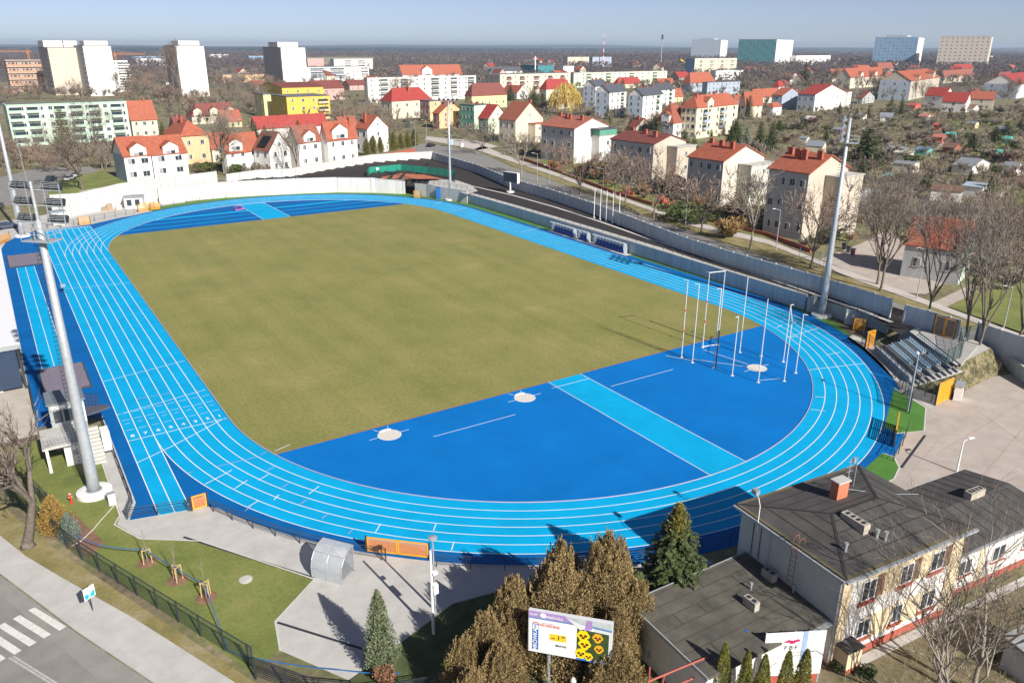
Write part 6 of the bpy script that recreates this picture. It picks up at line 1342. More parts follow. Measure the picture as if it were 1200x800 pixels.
t, W, L, H_ = B('glass_hall', 'dark teal glazed hall with a white cross mast in front', 'building', (630, 88), 610, 649, ty=77, rot=6, wall='teal', roof='flat', rm='dark', fl=1, nl=0, nr=0)
t, W, L, H_ = B('white_hall', 'low white hall with grey dome roof left of the teal hall', 'building', (575, 92), 570, 612, ty=84, rot=6, wall='offwhite', roof='hip', rh=5, rm='dark', fl=1, nl=0, nr=4)
t = thing('church_mast', 'slim white mast topped by a cross beside the teal hall', 'mast', G(627, 90)); hh = HT(627, 90, 66); MB().lathe([(1.0, 0), (.7, hh)], 8).build('shaft', M_white, t); MB().box(-2.2, 2.2, -.3, .3, hh-4, hh-3.2).build('cross_arm', M_white, t)
t, W, L, H_ = B('yellow_office', 'low white and yellow office under the dark far floodlight mast', 'building', (665, 78.5), 660, 692, ty=67, rot=4, wall='cream', roof='flat', rm='dark', fl=3, nl=1, nr=8)
t, W, L, H_ = B('grey_office', 'grey office with a white stair tower right of the yellow one', 'building', (694, 79), 690, 790, ty=67, rot=4, wall='bluegrey', roof='flat', rm='dark', fl=3, nl=1, nr=9, W=50)
t, W, L, H_ = B('tower_block', 'wide mauve and blue tower block with white end, right of centre on the skyline', 'tower block', (843, 71), 809, 851, ty=47, rot=30, wall='white', roof='flat', rm='dark', fl=9, nl=10, nr=0, win=(3, 2), wl='bluegrey')
MB().box(W*.2, W*.8, L*.3, L*.8, H_+.35, H_+5).build('roof_housing', wmat('bluegrey'), t)
t, W, L, H_ = B('tower_block', 'wide teal tower block with white end on the right skyline', 'tower block', (907, 78), 863, 929, ty=46.5, rot=24, wall='white', roof='flat', rm='dark', fl=9, nl=10, nr=0, win=(3, 2), wl='teal')
t, W, L, H_ = B('tower_block', 'wide blue tower block with white end, below the sky at the right', 'tower block', (1071, 78), 1021, 1082, ty=44, rot=26, wall='white', roof='flat', rm='dark', fl=9, nl=10, nr=0, win=(3, 2), wl='blue')
MB().box(W*.2, W*.8, L*.3, L*.8, H_+.35, H_+5).build('roof_housing', wmat('bluegrey'), t)
t, W, L, H_ = B('tower_block', 'beige and ochre tower block, rightmost on the skyline', 'tower block', (1155, 80), 1096, 1160, ty=43, rot=26, wall='pale', roof='flat', rm='dark', fl=9, nl=10, nr=0, win=(3, 2), wl='tan')
t, W, L, H_ = B('apartment_block', 'cream four-storey block with dark blue left end below the mauve tower', 'apartment building', (813, 88), 802, 862, ty=69, rot=2, wall='cream', roof='flat', rm='white_render', fl=4, nl=0, nr=10, win=(1.8, 1.5), wl='blue', balc=(('S', .15, 6, 'palegreen', 0), ('S', .4, 6, 'lemon', 0), ('S', .65, 6, 'peach', 0), ('S', .9, 6, 'palegreen', 0)))
t, W, L, H_ = B('apartment_block', 'low long white block with red balconies right of the teal tower', 'apartment building', (932, 77), 926, 986, ty=65.5, rot=4, wall='white', roof='flat', rm='white_render', fl=2, nl=1, nr=12, win=(1.6, 1.5), balc=[('S', u, 6, 'brownred', 0) for u in (.1, .3, .5, .7, .9)])
t, W, L, H_ = B('apartment_block', 'small pale block with dark roof right of the cream four-storey block', 'apartment building', (838, 94), 832, 870, ty=83, rot=4, wall='white', roof='flat', rm='dark', fl=2, nl=0, nr=5)
# --- grey-roofed modern group and yellow villa group
for i, (c, lx, rx, ty, lab) in enumerate([((713, 138), 697, 733, 108, 'white and grey modern block with slate roof, left of its group'), ((752, 141), 735, 775, 112, 'white modern block with slate roof, middle of its group'), ((697, 126), 683, 712, 101, 'blue-grey modern block with slate roof behind the left one'), ((768, 126), 750, 790, 106, 'pale modern block with slate roof at the right of its group')]):
    t, W, L, H_ = B('modern_block', lab, 'apartment building', c, lx, rx, ty=ty, rot=22, wall='offwhite', roof='gable_x', rh=3.5, rm='dark', fl=4, nl=2, nr=3, chim=((.2, .5), (.5, .5), (.8, .5)), group='slate roofed modern blocks', balc=(('S', .75, 3.5, 'pale_mint', 0),), wl='bluegrey')
t, W, L, H_ = B('yellow_villa', 'large cream and yellow villa with orange hipped roof, balconies and gabled bays', 'house', (814, 163), 796, 862, ty=127, rot=14, wall='creamy', roof='hip', rh=5, rm='orange', fl=4, nl=3, nr=5, win=(1.6, 1.6), chim=((.1, .4), (.55, .5)), balc=(('S', .2, 4, 'bluegrey', 1), ('S', .6, 4, 'bluegrey', 1)), dorm=(('S', .3, 5, 4.2),))
t, W, L, H_ = B('turreted_villa', 'white villa with steep orange turret roofs in front of the yellow villa', 'house', (788, 163), 764, 808, ty=145, rot=14, wall='white', roof='hip', rh=8, rm='brick', fl=2, nl=2, nr=2, dorm=(('S', .7, 5, 4.5), ('W', .4, 4, 4.5)), balc=(('S', .7, 3.5, 'bluegrey', 0),), wl='grey')
t, W, L, H_ = B('house', 'bright orange roofed house right of the yellow villa, behind firs', 'house', (872, 140), 866, 892, ty=122, rot=10, wall='cream', roof='gable_x', rh=6, rm='orange', fl=2, nl=1, nr=2)
t, W, L, H_ = B('school_building', 'long blue-grey building with a flat roof behind the yellow villa', 'building', (828, 112), 822, 866, ty=97, rot=4, wall='bluegrey', roof='flat', rm='dark', fl=3, nl=0, nr=8)
t, W, L, H_ = B('house', 'orange hipped roof house left of the long blue-grey building', 'house', (808, 108), 798, 838, ty=98, rot=6, wall='bluegrey', roof='hip', rh=9, rm='orange', fl=1, nl=0, nr=2)
t, W, L, H_ = B('house', 'red hipped roof house behind the slate roofed blocks', 'house', (724, 104), 718, 752, ty=99, rot=6, wall='cream', roof='hip', rh=6, rm='red', fl=1, nl=0, nr=2)
t, W, L, H_ = B('house', 'low orange roofed house right of the red hipped one, behind bare trees', 'house', (772, 104), 766, 790, ty=99, rot=6, wall='cream', roof='gable_x', rh=5, rm='orange', fl=1, nl=0, nr=2)
t, W, L, H_ = B('house', 'red roofed house behind the yellow willow', 'house', (640, 118), 632, 670, ty=105, rot=6, wall='cream', roof='hip', rh=7, rm='red', fl=1, nl=0, nr=2)
t, W, L, H_ = B('white_villa', 'white villa with red roof and solar panels, right of centre', 'house', (953, 131), 933, 988, ty=111, rot=14, wall='white', roof='gable_y', rh=5, rm='red', fl=2, nl=3, nr=2, chim=((.6, .3),), wl='bluegrey')
wing(t, W, W+6, -2, L*.6, H_*1.0, 'white', rmat('red'), 3, 2)
t, W, L, H_ = B('house', 'white house with bright orange roof left of the solar panel villa', 'house', (915, 128), 903, 936, ty=112, rot=12, wall='bluegrey', roof='gable_y', rh=4, rm='orange', fl=2, nl=1, nr=1)
t, W, L, H_ = B('house', 'small orange roofed house at the foot of the solar panel villa', 'house', (905, 136), 898, 915, ty=126, rot=12, wall='white', roof='hip', rh=2.5, rm='orange', fl=1, nl=1, nr=1)
t, W, L, H_ = B('large_house', 'tall beige house with orange roofs among bare trunks, below the blue tower', 'house', (1064, 118), 1028, 1098, ty=95, rot=20, wall='beige', roof='gable_x', rh=6.5, rm='orange', fl=3, nl=3, nr=4, wl='bluegrey', dorm=(('S', .75, 7, 6), ('S', .25, 4, 4)))
t, W, L, H_ = B('large_house', 'long orange roofed house behind trees left of the tall beige house', 'house', (995, 104), 978, 1036, ty=91, rot=12, wall='cream', roof='gable_x', rh=8, rm='orange', fl=2, nl=2, nr=4, dorm=(('S', .3, 6, 5), ('S', .7, 6, 5)))
t, W, L, H_ = B('large_house', 'shade-darkened house with red roof at the right edge behind a belt of trunks', 'house', (1190, 116), 1150, 1232, ty=99, rot=16, wall='white', roof='gable_x', rh=7, rm='red', fl=3, nl=2, nr=2, wl='bluegrey')
t, W, L, H_ = B('large_house', 'brick-red roofed house hidden behind trees under the rightmost tower', 'house', (1105, 98), 1096, 1140, ty=90, rot=12, wall='beige', roof='gable_x', rh=6, rm='brick', fl=2, nl=1, nr=3)
t, W, L, H_ = B('green_gabled_house', 'mint green house with orange half-hipped roof behind the street trees at the right', 'house', (1122, 334), 1088, 1172, ty=293, rot=18, wall='pale_mint', roof='gable_y', rh=4.0, rm='orange', fl=1, nl=2, nr=3, wl='grey', W=9, L=9)
for (p, lx, rx, ty, wl_, rr, lab) in [((196, 108), 190, 206, 97, 'offwhite', 'dark', 'low pale building beside the lone white tower'), ((262, 97), 250, 310, 88, 'peach', 'dark', 'long low building left of the glazed tower'), ((155, 72), 150, 205, 66.5, 'blue', 'white_render', 'far blue and white warehouse left of the lone white tower'), ((160, 77), 148, 196, 69, 'white', 'white_render', 'far long white warehouse in front of the blue one'), ((246, 68), 240, 268, 64, 'white', 'white_render', 'far white warehouse right of the lone white tower'), ((292, 72), 288, 316, 66, 'blue', 'white_render', 'far blue shed left of the glazed tower'), ((1140, 71), 1130, 1200, 66, 'lemon', 'white_render', 'far pale yellow warehouse at the right edge'), ((660, 92), 655, 672, 78, 'white', 'white_render', 'white office right of the teal hall')]:
    B('warehouse', lab, 'building', p, lx, rx, ty=ty, rot=3, wall=wl_, roof='flat', rm=rr, fl=1, nl=0, nr=8, win=(2.5, 1.5))
# --- more roofs among the trees
for (c, lx, rx, ty, rot, roof, rh, rm, wall_, lab) in [
    ((884, 122), 876, 912, 114, 8, 'gable_x', 5, 'orange', 'cream', 'long low orange roof behind the firs right of the yellow villa'), ((912, 108), 904, 926, 102, 10, 'hip', 5, 'red', 'offwhite', 'small red hipped roof among trees above the solar panel villa'),
    ((1006, 93), 996, 1022, 84, 14, 'hip', 7, 'orange', 'beige', 'orange hipped roof with trees around, left of the round turret roof'), ((1028, 90), 1022, 1046, 82, 14, 'hip', 9, 'brick', 'beige', 'steep brick-red turret-like roof left of the tall beige house'), ((975, 96), 966, 992, 88, 10, 'gable_x', 6, 'orange', 'cream', 'orange roof half hidden right of the low long white block'),
    ((1010, 122), 1004, 1024, 115, 14, 'gable_y', 4, 'maroon', 'grey', 'dark little house at the edge of the belt left of the tall beige house'), ((1120, 88), 1110, 1140, 81, 10, 'gable_x', 6, 'red', 'beige', 'red roof in the wood under the rightmost tower, far one'), ((1168, 100), 1160, 1186, 92, 12, 'hip', 6, 'maroon', 'cream', 'maroon hipped roof left of the right edge house'),
    ((690, 112), 682, 704, 106, 10, 'hip', 5, 'red', 'cream', 'crimson roof between the willow and the slate roofed blocks'), ((787, 120), 780, 800, 113, 10, 'gable_x', 5, 'orange', 'lemon', 'small lemon house behind the turreted villa'), ((800, 140), 793, 812, 131, 12, 'gable_y', 4, 'brick', 'offwhite', 'white house with brick gable roof left of the yellow villa'), ((745, 158), 736, 762, 149, 8, 'gable_y', 3.5, 'maroon', 'beige', 'small house between the slate blocks and the maroon roofed one'),
    ((262, 150), 256, 284, 142, 8, 'gable_x', 4.5, 'orange', 'lemon', 'yellow walled house with orange roof behind the terrace, left'), ((230, 176), 222, 248, 166, 12, 'gable_y', 4, 'orange', 'peach', 'peach gable end right of the long orange roof'), ((400, 158), 392, 420, 149, 12, 'gable_x', 4, 'brick', 'offwhite', 'brick roofed house behind the glazed gable house'), ((410, 106), 402, 430, 100, 6, 'gable_x', 4, 'maroon', 'pink', 'small pink house left of the long balcony block'),
    ((488, 136), 482, 500, 127, 14, 'hip', 4, 'red', 'beige', 'red roof annex on the right of the red hipped villa'), ((520, 100), 510, 545, 95, 6, 'gable_x', 4, 'brick', 'cream', 'low brick roof behind the long balcony block'), ((600, 138), 594, 612, 131, 10, 'gable_y', 4, 'orange', 'cream', 'little orange roof behind the steep brown-orange one'), ((655, 128), 648, 672, 121, 10, 'hip', 4, 'maroon', 'beige', 'maroon roof partly behind the willow'),
    ((300, 108), 290, 312, 101, 6, 'gable_x', 4, 'brick', 'beige', 'low brick roof left of the pale yellow end block'), ((208, 158), 200, 222, 150, 8, 'gable_x', 4.5, 'maroon', 'beige', 'maroon roof between the plain orange gable and the dormered house'), ((930, 118), 924, 938, 112, 10, 'hip', 4, 'orange', 'white', 'tiny orange roof left of the solar panel villa'), ((860, 126), 854, 872, 119, 10, 'hip', 4, 'brick', 'bluegrey', 'brick hipped roof between the yellow villa and the firs')]:
    B('town_house', lab, 'house', c, lx, rx, ty=ty, rot=rot, wall=wall_, roof=roof, rh=rh, rm=rm, fl=2, nl=1, nr=3, chim=((.4, .5),))
# --- small houses lost among the far trees; nothing tells those of one colour and area apart
r9 = random.Random(12)
for area, n_, nm_ in (((868, 1200, 82, 103), 22, 'at the upper right'), ((560, 800, 84, 100), 12, 'in the upper centre'), ((240, 470, 86, 104), 8, 'left of the balcony block'), ((1090, 1200, 124, 136), 4, 'above the allotments'), ((560, 1180, 73, 80), 16, 'towards the horizon')):
    for k in range(n_):
        x, y = r9.uniform(area[0], area[1]), r9.uniform(area[2], area[3]); v = G(x, y)
        if any(((v-f[0]).length < 22) for f in FOOT): continue
        rm_ = r9.choice(['orange', 'red', 'maroon', 'brick', 'orange']); wl_ = r9.choice(['cream', 'offwhite', 'beige', 'white']); roof_ = r9.choice(['gable_x', 'hip', 'gable_y']); lb = 'small %s-walled house with %s %s roof among far trees %s' % (wl_, rm_, {'gable_x': 'broadside', 'hip': 'hipped', 'gable_y': 'end-on'}[roof_], nm_)
        B('far_house', lb, 'house', (x, y), W=r9.uniform(11, 17), L=r9.uniform(10, 14), H=r9.uniform(5, 7.5), rot=r9.uniform(-5, 30), wall=wl_, roof=roof_, rh=r9.uniform(4, 6), rm=rm_, fl=2, nl=1, nr=3, group=lb.replace('small ', 'the '))
# --- allotment sheds
shed_specs = [((956, 118.8), 9), ((1048, 115), 0)]
def shed(label, p, w, d_, h, rot, wall, rcol, pitch=.8):
    t = thing('allotment_shed', label, 'shed', G(*p), R_(rot)); FOOT.append((G(*p), R_(rot), w, d_))
    s = MB().box(0, w, 0, d_, 0, h); s.add([(0, 0, h), (w, 0, h), (w/2, 0, h+pitch)], [(0, 1, 2)]); s.build('wall', mat('shed_%s' % wall, WC2[wall], .85, .15, 1.5), t)
    r = MB()
    for sg in (-1, 1):
        P = [(w/2, -.25, h+pitch+.02), (w/2+sg*(w/2+.25), -.25, h-.15), (w/2+sg*(w/2+.25), d_+.25, h-.15), (w/2, d_+.25, h+pitch+.02)]; r.add(P+[(a_, b2, c+.1) for a_, b2, c in P], [(0, 1, 2, 3), (7, 6, 5, 4), (0, 4, 5, 1), (1, 5, 6, 2), (2, 6, 7, 3), (3, 7, 4, 0)])
    r.build('roof', mat('shedroof_%s' % rcol, WC2[rcol], .7, .15, 1.5), t)
    link('window', win_mesh(.9, .8), t, (w*.3, -.01, h*.45)); MB().box(w*.6, w*.6+.8, -.05, 0, 0, min(h-.1, 1.9)).build('door', mat('shed_door', (.2, .14, .1), .8, .2, 2), t)
WC2 = dict(WC); WC2.update(dict(rust=(.30, .09, .06), turq=(.10, .45, .38), bright=(.75, .76, .78), slate=(.22, .24, .27), redd=(.45, .10, .08), blued=(.10, .22, .36), dkgreen=(.04, .12, .08), brownw=(.17, .10, .07)))
for a_ in [
    ('white shed with bright white roof, top left of the allotments', (951, 146), 5.5, 5, 2.4, 14, 'brownw', 'bright', 1.4), ('white-gabled shed with dark roof near the pair of firs', (1045, 143), 5, 6, 2.4, 30, 'white', 'slate', 2),
    ('cream shed with arched gable left of the great fir', (963, 180), 4.5, 6, 2.6, 20, 'cream', 'slate', 1.6), ('small white shed left of the cream arched one', (945, 168), 3, 3, 2, 16, 'white', 'slate', .6),
    ('red hut at the top of the allotments', (1100, 153), 3, 3, 2.5, 10, 'redd', 'redd', .7), ('pinkish red hut on the bright allotment grass', (1103, 168), 5, 4, 2.4, 10, 'redd', 'salmonr', 1.0),
    ('green hut right of the pinkish one', (1118, 163), 4.5, 4, 2.0, 10, 'dkgreen', 'turq', .5), ('dark red hut in the middle allotment row', (1117, 181), 7, 4, 2.4, 10, 'rust', 'brownw', 1.2),
    ('blue hut with turquoise greenhouse front', (1085, 183), 6, 4, 2.0, 12, 'turq', 'blued', .8), ('pale blue roofed shed above the cream garden house', (1054, 183), 6, 5, 2.2, 12, 'bluegrey', 'bluegrey', .8),
    ('upper cream garden house box', (1063, 190), 6, 5, 3.0, 14, 'cream', 'pale', .3), ('lower cream garden house with terrace posts', (1068, 204), 7, 6, 3.0, 14, 'cream', 'slate', .3),
    ('long grey-roofed garden house with pale terrace', (1138, 205), 14, 6, 2.6, 8, 'offwhite', 'slate', 1.6), ('turquoise greenhouse tunnel on the right', (1172, 185), 9, 3, 1.6, 8, 'turq', 'turq', .8), ('small turquoise greenhouse at the far right', (1182, 169), 5, 3, 2.0, 8, 'turq', 'turq', .9),
    ('white garden house with a blue window and brown roof', (1125, 238), 5.5, 7, 2.9, 26, 'white', 'brownw', 1.0), ('white and blue garden house right of the brown roofed one', (1150, 232), 8, 5, 2.8, 12, 'white', 'bluegrey', .4),
    ('grey flat shed left of the street-side bushes', (1005, 238), 9, 7, 2.6, 10, 'grey', 'slate', .5), ('white garage wall behind the orange roofed house at the mast', (995, 240), 4, 5, 2.4, 10, 'white', 'bluegrey', .3),
    ('dark blue hut at the upper right', (1178, 158), 5, 4, 2.4, 10, 'blued', 'slate', 1.0), ('dark house with white front at the upper right', (1140, 132), 9, 6, 2.6, 10, 'offwhite', 'brownw', 1.8), ('yellow hut in the upper allotments', (1142, 151), 5, 4, 2.4, 10, 'lemon', 'slate', .8),
    ('maroon shed roof below the tall beige house', (1072, 128), 10, 5, 2.2, 10, 'redd', 'redd', 1.2), ('low pinkish shed below the maroon one', (1086, 141), 8, 5, 2.0, 10, 'beige', 'salmonr', 1), ('white hut far right on the allotments', (1190, 204), 5, 4, 2.4, 10, 'white', 'slate', .8),
    ('turquoise roofed shed left of the yellow conifers', (1050, 216), 5, 4, 2.0, 16, 'brownw', 'turq', .6), ('pale shed on the upper left plots by the small firs', (1011, 140), 5, 4, 2.2, 12, 'offwhite', 'slate', .7), ('dark shed in the middle of the plots left of the fir', (985, 158), 6, 4, 2.2, 12, 'brownw', 'slate', .7)]:
    WC2.setdefault('salmonr', (.45, .17, .13)); shed(*a_)

# --- cranes, masts on the skyline
def crane(label, p, ty, jx0, jx1):
    h = HT(p[0], p[1], ty); C0 = G(*p); t = thing('tower_crane', label, 'crane', C0, YAW*-1)
    dist = (C0-CAM).dot(_f); k = dist/FPX
    m = mat('crane_orange', (.62, .24, .06), .6, .1, 1); mb = MB()
    for x, y in ((-1, -1), (1, -1), (1, 1), (-1, 1)): mb.tube((x, y, 0), (x, y, h), .22, None, 4)
    for i in range(int(h/3)): mb.tube((-1 if i % 2 else 1, -1, i*3), (1 if i % 2 else -1, -1, i*3+3), .14, None, 4)
    mb.build('tower', m, t); j = MB(); x0, x1 = (jx0-p[0])*k, (jx1-p[0])*k; z0_, z1_ = h-1, h+(0)
    j.tube((x0, 0, z0_), (x1, 0, z0_), .3, None, 4); j.tube((x0*.95, 0, z0_+1.8), (x1*.6, 0, z0_+1.8), .22, None, 4)
    n = 16
    for i in range(n): xa = x0+(x1-x0)*i/n; xb = x0+(x1-x0)*(i+.5)/n; xc = x0+(x1-x0)*(i+1)/n; j.tube((xa, 0, z0_), (xb, 0, z0_+1.8), .14, None, 4); j.tube((xb, 0, z0_+1.8), (xc, 0, z0_), .14, None, 4)
    j.build('jib', m, t); a = MB(); a.tube((0, 0, h), (0, 0, h+5), .3, None, 4); a.tube((0, 0, h+5), (x0*.7, 0, z0_+1.8), .08, None, 4); a.tube((0, 0, h+5), (x1*.7, 0, z0_+1.8), .08, None, 4); a.box(-1.2, 1.2, -1.6, -.2, h-4, h-1.5); a.build('cab_and_apex', m, t)
crane('orange tower crane at the far left over the unfinished block', (37, 84), 60, -15, 42)
crane('smaller orange tower crane right of the white tower on the skyline', (138, 84), 63, 131, 173)
t = thing('radio_mast', 'red and white lattice radio mast on the horizon', 'mast', G(706.5, 79)); h = HT(706.5, 79, 35); k = 10
for i in range(k):
    r0, r1 = 2.2*(1-i/k*.8), 2.2*(1-(i+1)/k*.8); mb = MB(); mb.lathe([(r0*.55, h*i/k), (r1*.55, h*(i+1)/k)], 6); mb.build('mast_section', M_red if i % 2 else M_white, t)
t = thing('distant_floodlight', 'dark far floodlight mast on the horizon above the white office', 'floodlight mast', G(774, 80)); h = HT(774, 80, 46); MB().lathe([(1.0, 0), (.6, h)], 8).build('pole', M_grey, t); MB().cbox((0, 0, h+3.5), 3.4, 1.5, 8).build('lamp_array', M_dark, t)
t = thing('yellow_slide', 'yellow tube beside the grey office on the skyline', 'chute', G(800, 80)); MB().tube((-8, 0, 15), (6, 0, 9), 1.6, None, 8).build('tube', mat('tube_yellow', (.7, .5, .03), .5, .05, 1), t); MB().tube((6, 0, 0), (6, 0, 9), 1.2, None, 8).build('support', M_grey, t)

# ================================================================== STREETS OF THE TOWN
flat('town_road', [G(*p).xy for p in [(470, 178), (495, 168), (520, 171), (560, 178), (600, 196), (650, 213), (700, 232), (760, 255), (830, 279), (900, 302), (1000, 338), (1090, 368), (1200, 404), (1300, 445), (1300, 480), (1200, 440), (1040, 385), (900, 330), (760, 282), (640, 240), (540, 205), (480, 190)]], .02, M_asph)
flat('town_verge', [G(*p).xy for p in [(590, 187), (650, 207), (700, 226), (765, 249), (800, 263), (900, 287), (960, 311), (1000, 328), (1090, 360), (1200, 401), (1300, 436), (1300, 446), (1200, 409), (1090, 368), (1000, 337), (950, 320), (900, 301), (830, 277), (760, 253), (700, 231), (650, 212), (598, 193)]], .034, M_verge)
flat('town_pavement', [G(*p).xy for p in [(566, 171), (600, 185), (650, 202), (700, 221), (765, 244), (800, 257), (850, 269), (900, 281), (960, 305), (1000, 320), (1090, 353), (1200, 393), (1300, 430), (1300, 436), (1200, 399), (1090, 359), (1000, 327), (960, 310), (900, 286), (850, 275), (800, 262), (765, 248), (700, 225), (650, 206), (592, 187), (556, 175)]], .05, mat('pavement_light', (.50, .46, .42), .9, .1, .5))
flat('driveway', [G(*p).xy for p in [(962, 304), (1010, 285), (1040, 270), (1080, 300), (1110, 330), (1085, 345), (1060, 343), (1010, 325)]], .04, M_paver)
flat('driveway_small', [G(*p).xy for p in [(1090, 356), (1135, 335), (1142, 344), (1104, 362)]], .045, M_paver)
flat('junction_pavement', [G(*p).xy for p in [(500, 160), (530, 163), (560, 165), (585, 172), (560, 176), (520, 168), (498, 164)]], .05, MATS['pavement_light'])
for i, p in enumerate([[(612, 191), (660, 208), (720, 231), (765, 245)], [(775, 247), (800, 256), (850, 268)], [(855, 270), (900, 281), (950, 300)]]):
    wall('garden_wall', ['low red brick garden wall left of the grey lean-to house', 'low red brick garden wall before the hedge at the lean-to house', 'low red brick garden wall leading to the driveway'][i], 'garden wall', [xy((a, b - 4)) for a, b in p], 0, .8, .3, M_brick)
for i, (p, l) in enumerate([((649, 197), 'red brick gate piers by the path of the salmon roofed house'), ((738, 228), 'red brick steps and piers at the maroon roofed house, left flight'), ((779, 240), 'red brick steps and piers right of the maroon roofed house')]):
    t = thing('brick_steps', l, 'steps', G(*p), .3); s = MB(); [s.box(0, 1.6, -1.2+k*.35, -.85+k*.35, 0, .2+k*.2) for k in range(9)]; s.build('steps', M_brick, t); q = MB(); [q.box(x, x+.4, -1.4+k*1.5, -1.0+k*1.5, 0, 1.0+k*.5) for x in (-.45, 1.65) for k in range(3)]; q.build('piers', M_brick, t)
flat('green_verge', [G(*p).xy for p in [(1090, 352), (1110, 362), (1140, 345), (1200, 330), (1300, 350), (1300, 425), (1200, 392)]], .03, M_lawn)
flat('garden_lawn', [G(*p).xy for p in [(632, 196), (650, 180), (690, 200), (730, 205), (790, 235), (765, 243), (700, 220)]], .02, M_lawn)
flat('garden_lawn', [G(*p).xy for p in [(782, 247), (800, 225), (880, 262), (905, 280), (850, 267)]], .02, M_lawn)
flat('car_park', [G(*p).xy for p in [(-30, 215), (50, 196), (105, 195), (140, 212), (75, 235), (-40, 245)]], .02, M_asph)
flat('dry_lawn', [G(*p).xy for p in [(60, 214), (120, 200), (150, 214), (140, 222), (70, 236), (55, 232)]], .03, M_lawn)
for i, p in enumerate([[(1120, 163), (1200, 158), (1200, 182), (1140, 180)], [(1030, 176), (1062, 172), (1050, 190), (1032, 190)], [(1110, 140), (1185, 140), (1190, 150), (1120, 148)], [(1140, 215), (1200, 220), (1200, 245), (1165, 240)], [(955, 165), (1005, 158), (1000, 172), (960, 172)], [(903, 147), (930, 150), (925, 156), (902, 155)]]):
    flat('allotment_grass', [G(*q).xy for q in p], .02+.004*i, M_lawn)
ap = MB()
for L_ in ([(1096, 128), (1150, 124), (1230, 122)], [(925, 160), (1000, 178), (1060, 196), (1110, 214), (1180, 222), (1240, 224)], [(1075, 150), (1120, 160), (1200, 156)], [(1010, 150), (1045, 168), (1100, 186), (1160, 196), (1230, 198)], [(1060, 196), (1100, 172), (1130, 150)], [(1150, 258), (1175, 226), (1200, 200)]): strip_line(ap, [G(*p).xy for p in L_], 1.6, .055)
struct('allotment_path', ap, mat('path_sand', (.40, .34, .26), .95, .15, .6))
for i, p in enumerate([[(1105, 170), (1140, 168), (1146, 178), (1108, 180)], [(1150, 162), (1200, 160), (1203, 167), (1152, 170)], [(1120, 186), (1165, 188), (1160, 196), (1118, 194)], [(1000, 180), (1028, 178), (1030, 186), (1004, 190)], [(1075, 132), (1100, 132), (1102, 139), (1078, 140)], [(1175, 205), (1215, 208), (1215, 216), (1178, 214)], [(1165, 250), (1210, 254), (1215, 268), (1172, 262)], [(930, 178), (950, 178), (952, 186), (934, 188)]]):
    flat('garden_plot', [G(*q).xy for q in p], .062+.003*i, [M_lawn, mat('plot_straw', (.42, .34, .19), .95, .2, .5), mat('plot_soil', (.26, .15, .09), .95, .25, .6)][i % 3])
# cars
def car(label, p, rz, col, group='parked cars'):
    t = thing('parked_car', label, 'car', G(*p), rz, group); m = mat('car_%d' % int(col[0]*100+col[2]*10), col, .25, .03, 1, metal=.2)
    b_ = MB(); P = [(-2.1, .35), (-2.1, .75), (-1.7, .88), (-1.2, .92), (1.0, .95), (2.0, .8), (2.15, .55), (2.15, .35)]
    b_.add([(x, -.85, z) for x, z in P]+[(x, .85, z) for x, z in P], [tuple(range(8)), tuple(reversed(range(8, 16)))]+[(i, i+8, (i+1) % 8+8, (i+1) % 8) for i in range(8)]); b_.build('body', m, t)
    Q = [(-1.6, .9), (-1.1, 1.42), (.5, 1.45), (1.2, .93)]; c = MB(); c.add([(x, -.76, z) for x, z in Q]+[(x, .76, z) for x, z in Q], [(0, 1, 2, 3), (7, 6, 5, 4)]+[(i, i+4, (i+1) % 4+4, (i+1) % 4) for i in range(4)]); c.build('windows', M_glass, t); MB().box(-1.05, .48, -.74, .74, 1.43, 1.48).build('roof', m, t)
    for x in (-1.35, 1.35):
        for y in (-.86, .86): MB().tube((x, y-.1, .33), (x, y+.1, .33), .33, None, 12).build('wheel', M_black, t)
car('white car in the car park at the left, by the white-walled yard', (82, 211), 1.1, (.75, .75, .75)); car('pale silver car next to the white one in the left car park', (90, 207), 1.1, (.55, .57, .6)); car('dark car on the junction by the hedge end', (505, 172), .5, (.03, .03, .04)); car('dark parked car under the bare tree at the junction', (574, 166), .3, (.05, .05, .08)); car('dark car in the left car park behind the mast head', (60, 212), 1.1, (.06, .07, .1)); car('silver car behind the boundary wall near the far left mast', (8, 268), .2, (.08, .10, .16))
for i, (p, c, l) in enumerate([((989, 292), (.05, .05, .05), 'dark waste bin at the driveway entrance'), ((994, 296), (.10, .10, .11), 'second dark bin right of the first at the driveway'), ((999, 299), (.35, .12, .12), 'reddish bin at the driveway entrance')]):
    t = thing('waste_bin', l, 'bin', G(*p), .3); MB().add([(-.3, -.3, 0), (.3, -.3, 0), (.3, .3, 0), (-.3, .3, 0), (-.42, -.4, 1.2), (.42, -.4, 1.2), (.42, .4, 1.2), (-.42, .4, 1.2)], [(0, 3, 2, 1), (4, 5, 6, 7), (0, 1, 5, 4), (1, 2, 6, 5), (2, 3, 7, 6), (3, 0, 4, 7)]).build('bin_body', mat('bin_%d' % i, c, .5, .1, 1), t); MB().box(-.46, .46, -.45, .45, 1.2, 1.3).build('lid', M_dark, t)
t = thing('banner_stand', 'small pink and blue advertising banner by the junction', 'banner', G(528, 172), .3); MB().tube((-1.6, 0, 0), (-1.6, 0, 3.6), .05).build('post', M_grey, t); MB().box(-1.6, -.2, -.03, .03, 2.2, 3.6).build('pink_panel', mat('banner_pink', (.6, .08, .25), .6, .1, 1), t); MB().box(-.1, 1.5, -.03, .03, .6, 2.6).build('blue_panel', mat('banner_blue', (.35, .5, .75), .6, .2, 1), t)
